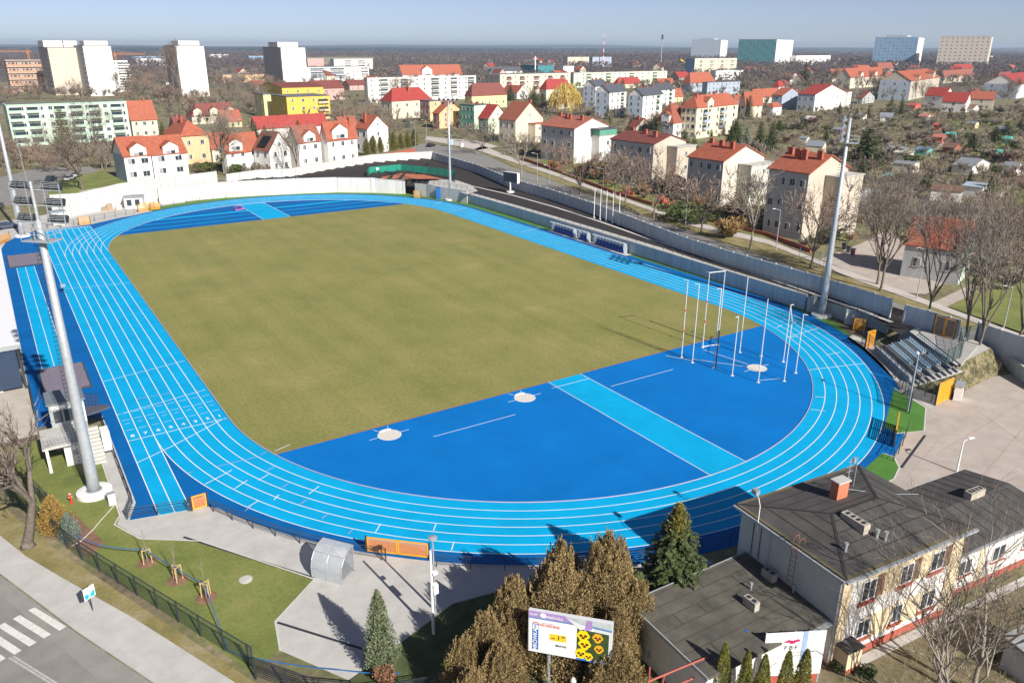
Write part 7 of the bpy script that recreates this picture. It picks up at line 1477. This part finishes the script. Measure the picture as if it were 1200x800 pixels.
t = thing('utility_box', 'white utility box on the junction pavement', 'cabinet', G(541, 172.5), .3); MB().box(-.6, .6, -.35, .35, 0, 1.6).build('box_body', M_white, t); MB().box(-.65, .65, -.4, .4, 1.6, 1.68).build('lid', M_galv, t)
for i, (p, l) in enumerate([((936, 305), 'small blue road sign by the verge left of the right mast'), ((959, 312), 'small white and blue road sign on the verge behind the right mast')]):
    t = thing('road_sign', l, 'road sign', G(*p), .4); MB().tube((0, 0, 0), (0, 0, 2.4), .035).build('post', M_grey, t); MB().box(-.35, .35, -.05, -.02, 1.7, 2.4).build('plate', M_blue, t)
# ================================================================== TOWN VEGETATION
def hid(o):
    return o
PROTO = {}
def inside_foot(v):
    for C0, a, W, L in FOOT:
        d = v-C0; x = d.x*math.cos(a)+d.y*math.sin(a); y = -d.x*math.sin(a)+d.y*math.cos(a)
        if -1.5 < x < W+1.5 and -2.0 < y < L+1: return True
    return False
KINDS = {
    'bareA': ('bare_tree', 'tree', lambda: gen_bare(101, 12, 5, 4, .62, .22, .055, .3, None, 3), M_bark, M_twig, 12),
    'bareB': ('bare_tree', 'tree', lambda: gen_bare(102, 12, 6, 4, .55, .25, .055, .35, None, 3), M_barkl, M_twigg, 12),
    'bareC': ('bare_tree', 'tree', lambda: gen_bare(103, 12, 6, 4, .8, .18, .055, .2, None, 3), M_bark, M_twigr, 12),
    'bareD': ('bare_tree', 'tree', lambda: gen_bare(104, 12, 4, 4, .42, .3, .055, .5, None, 3), M_bark, M_twig, 12),
    'big': ('bare_tree', 'tree', lambda: gen_bare(105, 15, 6, 5, .6, .2, .024, .3, None, 2), M_bark, M_twig, 15),
    'big2': ('bare_tree', 'tree', lambda: gen_bare(106, 15, 6, 5, .62, .24, .024, .3, None, 2), M_bark, M_twigg, 15),
    'scrub': ('bare_shrub', 'shrub', lambda: gen_scrub(107, 1.6, 2.4, 520, .055), M_bark, M_twigr, 2.4),
    'scrubg': ('bare_shrub', 'shrub', lambda: gen_scrub(108, 1.9, 2.6, 520, .055), M_bark, M_twigg, 2.6),
    'scrubo': ('bare_shrub', 'shrub', lambda: gen_scrub(109, 1.6, 2.4, 520, .05), M_bark, M_twigo, 2.4),
    'bush': ('evergreen_bush', 'shrub', lambda: gen_bush(110, 1.5, 2.0, 900, .14), M_bark, M_lbush, 2),
    'fir': ('fir_tree', 'conifer', lambda: gen_spruce(111, 12, 3.4, 22, 13, .28, 12, .25), M_bark, M_lspruce, 12),
    'firb': ('fir_tree', 'conifer', lambda: gen_spruce(112, 12, 3.0, 22, 13, .28, 12, .25), M_bark, M_lblue, 12),
    'firl': ('fir_tree', 'conifer', lambda: gen_spruce(113, 12, 2.4, 22, 12, .28, 12, .15), M_bark, M_lspruce2, 12),
    'hedge': ('hedge_conifer', 'conifer', lambda: gen_thuja(114, 6, 1.5, 2600, .17, 3, .3, .7), M_bark, M_lhedge, 6),
    'col': ('columnar_conifer', 'conifer', lambda: gen_thuja(115, 5, .8, 1200, .15, 0, .2, .6), M_bark, M_lspruce, 5),
    'yel': ('golden_conifer', 'conifer', lambda: gen_thuja(116, 5, 1.0, 1500, .16, 0, .3, .7), M_bark, M_lyel, 5),
    'will': ('weeping_willow', 'tree', lambda: gen_willow(117, 16, 8.5), M_bark, M_lwill, 16),
}
def plant(kind, v, h, label, group=None, rz=None, wide=1.0):
    nm, cat, gen, mt, mc, h0 = KINDS[kind]; s = h/h0; rz = rnd.random()*6.28 if rz is None else rz
    if kind not in PROTO:
        o = tree_thing(nm, label, cat, gen(), mt, mc, v, rz); PROTO[kind] = o
    else: o = copy_tree(PROTO[kind], v, rz)
    if kind in ('fir', 'firb', 'firl'): wide *= 1.3
    o.scale = (s*wide, s*wide, s); o['label'] = label
    if group: o['group'] = group
    elif 'group' in o: del o['group']
    return o
def P_(kind, p, ty, label, group=None, wide=1.0):
    h = HT(p[0], p[1], ty); return plant(kind, G(*p), max(1.5, h), label, group, None, wide)
# named street trees, left to right
for k, p, ty, l, w in [('bareB', (611, 206), 150, 'bare street tree right of the junction, before the steep brown roof', 1), ('bareC', (649, 198), 160, 'bare reddish street tree before the salmon roofed house', .9), ('bareC', (680, 228), 168, 'bare reddish tree on the verge left of the flagpoles', .9), ('bareB', (721, 233), 172, 'bare grey tree on the verge behind the flagpoles', .9),
                      ('bareC', (733, 238), 165, 'bare reddish tree before the maroon roofed house', .8), ('bareC', (766, 256), 172, 'bare brown verge tree between the maroon roofed and lean-to houses', .9), ('bareC', (821, 275), 190, 'bare brown verge tree before the grey lean-to house', .9), ('bareB', (879, 292), 190, 'tall bare verge tree right of the grey lean-to house', .8), ('bareC', (950, 315), 198, 'tall bare verge tree just left of the tall right mast', .7),
                      ('big', (1028, 333), 218, 'large bare tree right of the tall mast, left of a close pair', .8), ('big2', (1032, 341), 210, 'large bare tree right of the tall mast, right of a close pair', .75), ('big2', (1085, 384), 232, 'bare tree with forked trunk in front of the green gabled house', .62), ('big', (1130, 402), 225, 'tall bare tree behind the grandstand, right of the forked one', .62), ('big2', (1142, 425), 240, 'tall bare tree beside the grandstand deck fence', .58), ('big', (1187, 418), 235, 'tall bare tree at the right edge behind the panel wall', .7),
                      ('bareA', (565, 182), 140, 'small bare tree on the island left of the junction pavement', 1), ('will', (662, 135), 95, 'yellow weeping willow, the only golden tree crown', 1.05),
                      ('big', (97, 222), 138, 'large dark bare tree before the mint apartment block', 1.1), ('big2', (265, 206), 128, 'large bare tree at the dark gap of the white boundary wall', .8), ('big', (322, 200), 150, 'bare dark tree in front of the solar panel house', .6), ('big2', (348, 205), 148, 'bare spreading tree among the terraced houses', .7), ('bareB', (395, 186), 140, 'bare tree beside the tall glazed gable', .5),
                      ('bareB', (470, 120), 88, 'whitish bare tree before the long balcony block', 1.1), ('bareD', (212, 118), 55, 'tall narrow poplar before the lone white tower', .8), ('bareD', (205, 116), 62, 'second narrow poplar left of the lone white tower', .8), ('bareA', (113, 172), 118, 'bare tree in front of the right part of the mint block', .8)]:
    P_(k, p, ty, l, None, w)
for k, p, ty, l, w in [('fir', (1013, 193), 147, 'biggest dark fir in the allotments', 1.5), ('fir', (1043, 132), 113, 'left one of two firs below the tall beige house', .9), ('fir', (1055, 135), 114, 'right one of two firs below the tall beige house', .9), ('fir', (941, 152), 133, 'round-topped fir left of the white roofed shed', 1.2), ('fir', (942, 101), 72, 'tall dark fir before the long white block on the right', 1.0), ('fir', (903, 176), 140, 'dark fir left of the solar panel villa garden', .8), ('fir', (986, 196), 168, 'dark fir left of the biggest allotment fir', 1.2), ('fir', (800, 186), 150, 'dark fir behind the flat front strip house', 1.1), ('firl', (812, 190), 158, 'olive conifer right of the dark fir behind the flat strip house', 1.1), ('fir', (1008, 215), 186, 'small fir in front of the biggest allotment fir', 1.1),
                      ('fir', (860, 172), 139, 'dark fir at the right foot of the yellow villa', 1.2), ('firb', (874, 172), 147, 'blue-green spruce right of the dark fir at the yellow villa', .9), ('fir', (890, 172), 141, 'dark fir right of the blue-green spruce', .9), ('firb', (688, 182), 158, 'pale blue spruce before the house with the salmon roof', .9), ('firl', (713, 180), 134, 'slim green conifer right of the salmon roofed house', .7), ('fir', (832, 160), 146, 'small fir before the yellow villa balconies', .9), ('fir', (598, 118), 99, 'dark fir beside the orange roofed end house', 1.1), ('fir', (626, 126), 100, 'dark fir left of the willow', 1.0), ('fir', (636, 132), 108, 'second dark fir close to the willow', 1.0),
                      ('firl', (915, 262), 240, 'green conifer in the garden left of the right mast', 1.3), ('firl', (80, 190), 122, 'thin dark conifer before the mint apartment block', .8), ('firb', (478, 150), 134, 'bluish spruce above the conifer hedge', .9), ('fir', (868, 136), 105, 'tall dark fir right of the yellow villa roof', .7), ('fir', (877, 140), 110, 'dark fir beside the tall one at the orange roofs', .7), ('fir', (752, 98), 87, 'far dark fir before the pale green block', 1), ('firl', (565, 75), 67, 'far lone fir before the fields, left', 1), ('fir', (580, 76), 68, 'far lone fir before the fields, right', 1),
                      ('fir', (712, 140), 122, 'fir between the modern blocks and the willow garden', .8), ('fir', (1003, 140), 125, 'small fir in the upper allotments, left', .8), ('fir', (1017, 138), 124, 'small fir in the upper allotments, right', .8), ('fir', (983, 136), 118, 'dark fir beside the red lean-to of the villa', .7), ('firb', (1064, 212), 196, 'bluish conifer right of the yellow ones', .9), ('col', (1135, 219), 200, 'dark columnar conifer before the long grey-roofed garden house', 1), ('col', (1158, 232), 206, 'dark columnar conifer right of the white garden house', 1.1), ('yel', (1048, 216), 200, 'golden conifer in the allotments, left of two', 1), ('yel', (1054, 215), 201, 'golden conifer in the allotments, right of two', .9), ('col', (1129, 218), 208, 'small columnar conifer by the brown roofed garden house', 1)]:
    P_(k, p, ty, l, None, w)
for i, (x, y) in enumerate([(430, 182), (438, 180), (446, 178.5), (454, 177), (462, 175.5), (470, 174), (478, 172.5), (486, 171)]):
    v = G(x, y); plant('hedge', v, 6.0+.5*math.sin(i*2), ['leftmost conifer of the olive hedge above the white wall', 'second conifer from the left in the olive hedge', 'third conifer from the left in the olive hedge', 'fourth conifer from the left in the olive hedge', 'fifth conifer from the left in the olive hedge', 'sixth conifer from the left in the olive hedge', 'seventh conifer from the left in the olive hedge', 'rightmost conifer of the olive hedge near the junction'][i], 'olive conifer hedge', None, 1.15)
wall('garden_wall', 'low red wall under the olive conifer hedge', 'garden wall', [xy((x, y), 0) for x, y in [(430, 189), (486, 178)]], 0, 1.4, .3, M_brick)

def inpoly(x, y, P):
    c = False
    for i in range(len(P)):
        (x1, y1), (x2, y2) = P[i], P[i-1]
        if (y1 > y) != (y2 > y) and x < (x2-x1)*(y-y1)/(y2-y1)+x1: c = not c
    return c
def scatter(kinds, poly, n, hr, label, group, area=True, wide=(.9, 1.2)):
    """fill a real ground area (its outline surveyed from the photo) with n plants at random spots in it"""
    W_ = [G(*p).xy for p in poly]; xs_ = [p.x for p in W_]; ys_ = [p.y for p in W_]; P = [(p.x, p.y) for p in W_]; k = 0; tries = 0
    while k < n and tries < n*60:
        tries += 1; x, y = rnd.uniform(min(xs_), max(xs_)), rnd.uniform(min(ys_), max(ys_))
        if not inpoly(x, y, P): continue
        v = Vector((x, y, 0))
        if inside_foot(v): continue
        kd = rnd.choice(kinds); q = plant(kd, v, rnd.uniform(*hr), label+{'bareA': ', brown', 'bareB': ', grey', 'bareC': ', reddish', 'bareD': ', narrow', 'scrub': ', reddish', 'scrubg': ', grey', 'scrubo': ', ochre', 'bush': ', evergreen'}[kd], (group+{'bareA': ', brown', 'bareB': ', grey', 'bareC': ', reddish', 'bareD': ', narrow', 'scrub': ', reddish', 'scrubg': ', grey', 'scrubo': ', ochre', 'bush': ', evergreen'}[kd]), None, rnd.uniform(*wide)); k += 1
scatter(['bareA', 'bareB', 'bareD'], [(1000, 112), (1040, 120), (1110, 124), (1200, 124), (1230, 112), (1130, 104), (1000, 100)], 34, (13, 17), 'bare tree in the belt before the big houses upper right', 'belt trees', wide=(.6, .8))
scatter(['bareA', 'bareC', 'bareD'], [(870, 104), (1000, 108), (1000, 88), (860, 84)], 20, (12, 17), 'bare tree in the wood below the teal tower', 'teal tower wood')
scatter(['bareA', 'bareC', 'bareD'], [(130, 116), (215, 124), (220, 100), (150, 92)], 18, (13, 19), 'bare tree in the grove around the lone white tower', 'white tower grove')
scatter(['bareA', 'bareC', 'bareD'], [(130, 140), (225, 135), (300, 138), (310, 118), (150, 118)], 16, (11, 16), 'tall bare tree before the lone white tower and dormered house', 'dormer house grove')
scatter(['bareA', 'bareB', 'bareC'], [(246, 112), (330, 118), (310, 92), (250, 88)], 14, (11, 16), 'bare tree between the lone white tower and the glazed tower', 'glazed tower grove')
scatter(['bareA', 'bareC', 'bareB'], [(0, 182), (150, 182), (160, 196), (60, 205), (-20, 205)], 13, (5, 9), 'low bare tree on the strip below the mint block', 'mint block strip')
scatter(['bareA', 'bareC', 'bareB'], [(388, 136), (445, 136), (450, 148), (470, 160), (420, 150), (390, 150)], 8, (7, 11), 'bare tree between the yellow building and the red hipped villa', 'villa trees')
scatter(['bareC', 'bareA'], [(10, 116), (110, 116), (110, 122), (0, 122)], 8, (10, 15), 'bare tree between the mint block and the left towers', 'tower foot trees')
scatter(['bareC', 'bareA', 'bareB'], [(600, 125), (700, 140), (720, 150), (640, 150), (600, 140)], 6, (6, 9), 'bare garden tree round the willow', 'willow garden trees')
scatter(['bareA', 'bareC', 'bareB'], [(1000, 215), (1200, 250), (1230, 330), (1150, 330), (1110, 290), (1050, 290), (1000, 270)], 16, (6, 9), 'bare tree on the plots behind the green gabled house', 'green house trees')
scatter(['scrub', 'scrubg', 'scrubg', 'bareB'], [(910, 140), (1050, 142), (1200, 130), (1210, 250), (1050, 260), (1000, 215), (930, 200), (905, 165)], 95, (2.2, 5.0), 'bare fruit tree or shrub on the allotments', 'allotment shrubs', wide=(1.1, 1.7))
scatter(['scrub', 'scrubg', 'scrubo', 'bush'], [(640, 196), (700, 214), (765, 240), (810, 252), (900, 277), (950, 296), (1000, 290), (990, 262), (900, 255), (830, 232), (760, 216), (690, 190)], 44, (1.4, 3.4), 'garden shrub between brick wall and street houses', 'street garden shrubs', wide=(1, 1.5))
scatter(['scrub', 'bareC', 'scrubg'], [(1045, 290), (1100, 270), (1200, 290), (1230, 350), (1170, 345), (1110, 310)], 12, (2.5, 6), 'bare shrub round the green gabled house', 'green house shrubs', wide=(1, 1.4))
scatter(['bareA', 'bareB', 'scrubg', 'bush'], [(790, 175), (900, 180), (900, 200), (985, 200), (920, 225), (880, 205), (810, 195)], 22, (3, 6.5), 'garden plant behind the street houses', 'back garden plants')
scatter(['bareC', 'scrub', 'bush', 'bareB'], [(640, 150), (760, 158), (790, 172), (720, 165), (640, 160)], 12, (3, 7), 'garden plant between the street houses and modern blocks', 'modern block garden')
scatter(['scrubg', 'bush', 'scrub'], [(225, 203), (262, 196), (300, 200), (420, 196), (425, 190), (300, 208), (262, 205)], 16, (2, 4), 'garden shrub directly behind the white boundary wall', 'terrace shrubs')
scatter(['bareA', 'bareC', 'bareD', 'bareB'], [(540, 92), (1000, 90), (1200, 92), (1200, 80), (540, 80)], 50, (9, 14), 'bare tree among the far houses right of centre', 'far town trees')
scatter(['bareA', 'bareC', 'bareB'], [(150, 92), (560, 92), (560, 80), (150, 78)], 34, (9, 14), 'bare tree among the far blocks left of centre', 'far left town trees')
for nm_, poly, n_, hr, lab in [('fir', [(640, 150), (900, 150), (900, 178), (820, 176), (700, 150)], 7, (7, 11), 'dark fir among the gardens of the central houses'), ('fir', [(900, 140), (1200, 130), (1220, 220), (1050, 240), (920, 200)], 12, (4, 8), 'dark fir dotted among the allotment plots'), ('firl', [(540, 100), (900, 100), (900, 118), (560, 118)], 10, (8, 12), 'olive conifer between the far houses of the centre'),
                          ('bush', [(905, 140), (1200, 130), (1220, 250), (1000, 240), (920, 200)], 40, (1.5, 3.5), 'evergreen bush dotted among the allotment plots'), ('bush', [(620, 160), (800, 175), (1000, 262), (990, 288), (800, 232), (640, 186)], 30, (1.5, 3), 'evergreen bush in the street house gardens'), ('firl', [(130, 150), (300, 165), (450, 165), (450, 185), (300, 190), (130, 165)], 7, (5, 9), 'olive conifer behind the terraced houses'), ('bush', [(220, 196), (440, 172), (470, 170), (440, 150), (260, 160)], 22, (2, 3.5), 'evergreen bush round the terraced houses')]:
    W_ = [G(*p).xy for p in poly]; PP = [(p.x, p.y) for p in W_]; k = 0; tr_ = 0
    while k < n_ and tr_ < 4000:
        tr_ += 1; x, y = rnd.uniform(min(p[0] for p in PP), max(p[0] for p in PP)), rnd.uniform(min(p[1] for p in PP), max(p[1] for p in PP)); v = Vector((x, y, 0))
        if not inpoly(x, y, PP) or inside_foot(v): continue
        plant(nm_, v, rnd.uniform(*hr), lab, lab.replace('dark fir', 'firs').replace('olive conifer', 'conifers').replace('evergreen bush', 'bushes'), None, rnd.uniform(1, 1.4)); k += 1
P_('scrubo', (857, 278), 254, 'ochre bush before the lean-to of the right-hand street house', None, 1.6); P_('scrubo', (848, 280), 258, 'second ochre bush left of the first at the driveway wall', None, 1.4); P_('bush', (793, 258), 240, 'clipped green bush behind the brick wall', None, 2.2); P_('bush', (815, 262), 248, 'green bush right of the clipped one', None, 1.8)

# ---- far woods: masses of bare crowns (nobody could count them)
def woodland(name, label, cells, seed, m):
    r = random.Random(seed); C = MB(); vs = C.v; fs = C.f
    for (px0, px1, py0, py1, n, hh, sz) in cells:
        for i in range(n):
            px, py = r.uniform(px0, px1), r.uniform(py0, py1); v = G(px, py)
            if inside_foot(v): continue
            d = (v-CAM).xy.length; s = sz*max(1, d/1500)*r.uniform(.7, 1.2); h = hh*r.uniform(.7, 1.1)
            for k in range(12):
                a = r.random()*6.28; q = r.random()**.5; z = h*r.uniform(.12, 1); w = s*q*math.sin(min(1, .25+z/h)*2.6); c = v+Vector((math.cos(a)*w, math.sin(a)*w, z)); b2 = r.random()*3.14; e = Vector((math.cos(b2), math.sin(b2), r.uniform(-.4, .4)))*s*.30; u_ = Vector((r.uniform(-.5, .5), r.uniform(-.5, .5), 1))*h*.14
                o = len(vs); vs += [tuple(c-e), tuple(c+e), tuple(c+u_)]; fs.append((o, o+1, o+2)); C.m.append(0)
    return tag(C.build(name, m), label, 'woodland', None, 'stuff')
def undergrowth(name, label, polys, seed, m, tw=.05):
    r = random.Random(seed); C = MB(); vs = C.v; fs = C.f
    for poly, n, h in polys:
        W_ = [G(*p).xy for p in poly]; P = [(p.x, p.y) for p in W_]; x0, x1, y0, y1 = min(p[0] for p in P), max(p[0] for p in P), min(p[1] for p in P), max(p[1] for p in P); k = 0; tr_ = 0
        while k < n and tr_ < n*12:
            tr_ += 1; x, y = r.uniform(x0, x1), r.uniform(y0, y1)
            if not inpoly(x, y, P): continue
            v = Vector((x, y, 0)); k += 1
            if inside_foot(v): continue
            s = h*r.uniform(.3, 1.1); R1 = s*r.uniform(.5, 1.0)
            for j in range(int(9+R1*9)):
                a = r.random()*6.28; q = R1*r.random()**.5; b0 = Vector((x+math.cos(a)*q*.7, y+math.sin(a)*q*.7, s*r.uniform(0, .5))); d = Vector((math.cos(a)*.5+r.uniform(-.5, .5), math.sin(a)*.5+r.uniform(-.5, .5), r.uniform(.4, 1.1)))*s*.5; t2 = b0+d; nn = Vector((-d.y, d.x, .01)).normalized()*tw*r.uniform(.6, 1.4)
                o = len(vs); vs += [tuple(b0-nn), tuple(b0+nn), tuple(t2+nn*.4), tuple(t2-nn*.4)]; fs.append((o, o+1, o+2, o+3)); C.m.append(0)
    return tag(C.build(name, m), label, 'undergrowth', None, 'stuff')
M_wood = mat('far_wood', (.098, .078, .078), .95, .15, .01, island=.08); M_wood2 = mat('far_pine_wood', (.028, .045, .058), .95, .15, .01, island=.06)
woodland('far_wood', 'wide belt of bare brownish woods behind the town', [(-60, 320, 62, 84, 3000, 13, 5), (-60, 130, 60, 72, 800, 13, 6), (440, 1260, 68, 82, 4200, 12, 5), (560, 1260, 60, 72, 3600, 14, 7), (240, 700, 62, 67.5, 1300, 14, 8), (540, 1260, 80, 96, 1500, 9, 3.6), (860, 1260, 76, 96, 1900, 11, 3.6), (130, 560, 84, 96, 700, 9, 3.5)], 5, M_wood)
woodland('pine_forest', 'dark bluish pine forest along the horizon', [(-80, 1280, 55.9, 60.5, 5600, 22, 12), (-80, 700, 60, 63, 1200, 18, 9)], 6, M_wood2)
UG = mat('undergrowth_twigs', (.15, .125, .085), .95, .3, .08, col2=(.33, .28, .19), island=.4); UGg = mat('undergrowth_green', (.07, .085, .03), .95, .3, .08, col2=(.16, .15, .06), island=.35)
undergrowth('brambles', 'brown leafless undergrowth between the allotment plots', [([(905, 132), (1050, 126), (1230, 124), (1300, 200), (1300, 330), (1180, 335), (1090, 262), (1000, 222), (925, 205), (900, 165)], 5200, 1.7), ([(985, 220), (1100, 265), (1180, 340), (1120, 300), (1060, 262), (1000, 262)], 900, 1.8)], 21, UG, .075)
undergrowth('low_greenery', 'patchy low green plants on the allotment plots', [([(905, 132), (1050, 126), (1230, 124), (1300, 200), (1300, 330), (1180, 335), (1090, 262), (1000, 222), (925, 205), (900, 165)], 1500, .8)], 22, UGg, .10)
undergrowth('garden_thicket', 'brown leafless garden growth among the street houses', [([(600, 175), (640, 188), (760, 232), (900, 272), (985, 290), (990, 250), (900, 200), (800, 176), (700, 150), (620, 140)], 2600, 1.5), ([(225, 196), (262, 190), (440, 172), (480, 160), (470, 130), (400, 128), (220, 150)], 1500, 1.6), ([(-20, 176), (150, 176), (150, 196), (50, 196), (-20, 206)], 700, 1.6), ([(600, 112), (900, 112), (900, 150), (760, 160), (620, 138)], 1800, 2.2)], 23, UG, .08)
undergrowth('bank_growth', 'rough dry growth on the bank beside the grandstand', [([(1125, 430), (1160, 412), (1180, 430), (1115, 464)], 90, 2.2)], 25, UG, .02)
undergrowth('slope_growth', 'dry tangle of growth on the yard behind the club house', [([(985, 800), (1080, 730), (1200, 690), (1260, 760), (1200, 860), (1000, 860)], 500, .6)], 24, UG, .010)
def small_trees(name, label, polys, seed, m):
    """the many more leafless garden trees, each a forked stem with a spray of twigs"""
    r = random.Random(seed); C = MB(); vs = C.v; fs = C.f
    def rib(p, q, w):
        d = q-p; nn = Vector((-d.y, d.x, .01)); nn = (nn.normalized() if nn.length > .02 else Vector((1, 0, 0)))*w
        o = len(vs); vs.extend([tuple(p-nn), tuple(p+nn), tuple(q+nn*.4), tuple(q-nn*.4)]); fs.append((o, o+1, o+2, o+3)); C.m.append(0)
    for poly, n, h0 in polys:
        W_ = [G(*p).xy for p in poly]; P = [(p.x, p.y) for p in W_]; x0, x1, y0, y1 = min(p[0] for p in P), max(p[0] for p in P), min(p[1] for p in P), max(p[1] for p in P); k = 0; tr_ = 0
        while k < n and tr_ < n*15:
            tr_ += 1; x, y = r.uniform(x0, x1), r.uniform(y0, y1); v = Vector((x, y, 0))
            if not inpoly(x, y, P) or inside_foot(v): continue
            k += 1; h = h0*r.uniform(.6, 1.2); d = (v-CAM).length; tw = max(.04, d*.00022)
            rib(v, v+Vector((0, 0, h*.4)), .1); rib(v+Vector((.02, 0, 0)), v+Vector((0, .03, h*.4)), .1)
            for b_ in range(9):
                a = r.random()*6.28; e = Vector((math.cos(a)*h*.26, math.sin(a)*h*.26, h*r.uniform(.55, .85))); rib(v+Vector((0, 0, h*r.uniform(.2, .4))), v+e, .05)
                for j in range(11):
                    st = v+Vector((0, 0, h*.3)).lerp(e, r.uniform(.3, 1)); q = rv(r); q.z = abs(q.z)*.9+.15; rib(st, st+q*h*r.uniform(.12, .26), tw)
    return tag(C.build(name, m), label, 'trees', None, 'stuff')
M_st = mat('twigs_town', (.17, .135, .11), .95, .2, .04, col2=(.30, .245, .195), island=.35)
small_trees('garden_trees', 'more small leafless garden trees filling the town between its houses', [
    ([(590, 118), (700, 112), (900, 112), (900, 150), (860, 175), (760, 160), (700, 150), (620, 140)], 165, 7), ([(900, 132), (1200, 124), (1240, 160), (1240, 200), (1100, 190), (930, 190), (900, 165)], 255, 5), ([(930, 190), (1240, 200), (1280, 320), (1180, 335), (1100, 270), (1000, 225)], 165, 5.5),
    ([(0, 118), (150, 118), (230, 148), (300, 148), (300, 120), (160, 108), (0, 112)], 165, 8), ([(-20, 178), (140, 176), (140, 200), (50, 200), (-20, 212)], 75, 6.5), ([(290, 104), (360, 106), (450, 122), (500, 150), (440, 178), (400, 150), (300, 140)], 135, 7.5), ([(480, 140), (600, 165), (640, 180), (610, 185), (520, 160)], 45, 6),
    ([(540, 96), (900, 96), (900, 112), (560, 112)], 225, 9), ([(850, 84), (1230, 90), (1230, 124), (980, 124), (880, 118)], 390, 11), ([(140, 84), (560, 84), (560, 104), (140, 106)], 345, 10), ([(620, 170), (800, 205), (905, 245), (990, 270), (985, 290), (900, 262), (700, 200)], 75, 4.5), ([(860, 178), (980, 205), (1000, 240), (985, 258), (890, 215)], 75, 6)], 31, M_st)
fl = MB()
for (a, b_, c, d) in ((240, 560, 67.5, 72), (560, 700, 70, 72.5), (300, 420, 72.5, 76)): fl.poly([(*xy(p), .3) for p in [(a, c), (b_, c), (b_-10, d), (a+20, d)]])
struct('fields', fl, M_field)
hl = MB(); n = 60
A = []; Bq = []
for i in range(n+1):
    a = YAW+R_(-45+90*i/n); h = 46+16*math.sin(i*.23+1)+8*math.sin(i*.61); x, y = CAM.x+math.sin(a)*13200, CAM.y+math.cos(a)*13200; A.append((x, y, 0)); Bq.append((x+math.sin(a)*900, y+math.cos(a)*900, h))
hl.strip(A, Bq)
struct('hills', hl, M_wood2)

# ================================================================== AIR, SKY, SUN, OUTPUT
hz = MB().box(-15300, 15300, -15300, 15300, -1.0, 92); hm = bpy.data.materials.new('air'); hm.use_nodes = True; nt = hm.node_tree
for n_ in list(nt.nodes):
    if n_.type != 'OUTPUT_MATERIAL': nt.nodes.remove(n_)
pv = nt.nodes.new('ShaderNodeVolumePrincipled'); pv.inputs['Color'].default_value = (.60, .76, .95, 1); pv.inputs['Density'].default_value = HAZE; pv.inputs['Anisotropy'].default_value = .1
nt.links.new(pv.outputs[0], nt.nodes['Material Output'].inputs['Volume'])
tag(hz.build('haze', hm), 'thin blue air haze over the whole town', 'haze', None, 'stuff')

SUN_EL = R_(33.2); hd = Vector((-.075, 1, 0)).normalized()
ld_ = Vector((hd.x*math.cos(SUN_EL), hd.y*math.cos(SUN_EL), -math.sin(SUN_EL)))
sl = bpy.data.lights.new('sun', 'SUN'); sl.energy = 5.0; sl.angle = R_(.5); sl.color = (1, .95, .87); so = bpy.data.objects.new('sun', sl); COL.objects.link(so); so.rotation_euler = ld_.to_track_quat('-Z', 'Y').to_euler()
w = bpy.data.worlds.new('World'); S.world = w; w.use_nodes = True; nt = w.node_tree; bg = nt.nodes['Background']
sk = nt.nodes.new('ShaderNodeTexSky'); sk.sky_type = 'NISHITA'; sk.sun_disc = False; sk.sun_elevation = SUN_EL; sk.sun_rotation = math.atan2(-ld_.x, -ld_.y); sk.altitude = 200; sk.air_density = 1.0; sk.dust_density = 2.2; sk.ozone_density = 3.0
tc = nt.nodes.new('ShaderNodeTexCoord'); va = nt.nodes.new('ShaderNodeVectorMath'); va.operation = 'ADD'; va.inputs[1].default_value = (0, 0, .055)
nt.links.new(tc.outputs['Generated'], va.inputs[0]); nt.links.new(va.outputs[0], sk.inputs[0]); sp = nt.nodes.new('ShaderNodeSeparateXYZ'); nt.links.new(tc.outputs['Generated'], sp.inputs[0])
rp = nt.nodes.new('ShaderNodeValToRGB'); e = rp.color_ramp.elements; e[0].position = 0; e[0].color = (1, .90, .97, 1); e[1].position = .3; e[1].color = (.40, .37, .40, 1); q = e.new(.08); q.color = (.80, .72, .84, 1)
nt.links.new(sp.outputs['Z'], rp.inputs[0]); mu = nt.nodes.new('ShaderNodeMix'); mu.data_type = 'RGBA'; mu.blend_type = 'MULTIPLY'; mu.inputs[0].default_value = 1
nt.links.new(sk.outputs[0], mu.inputs[6]); nt.links.new(rp.outputs[0], mu.inputs[7]); nt.links.new(mu.outputs[2], bg.inputs[0]); bg.inputs[1].default_value = SKY
S.view_settings.view_transform = 'Standard'; S.view_settings.look = 'None'; S.view_settings.gamma = 1; S.view_settings.exposure = EXPO
S.render.engine = 'CYCLES'; S.cycles.transparent_max_bounces = 24; S.cycles.max_bounces = 6; S.cycles.volume_bounces = 0
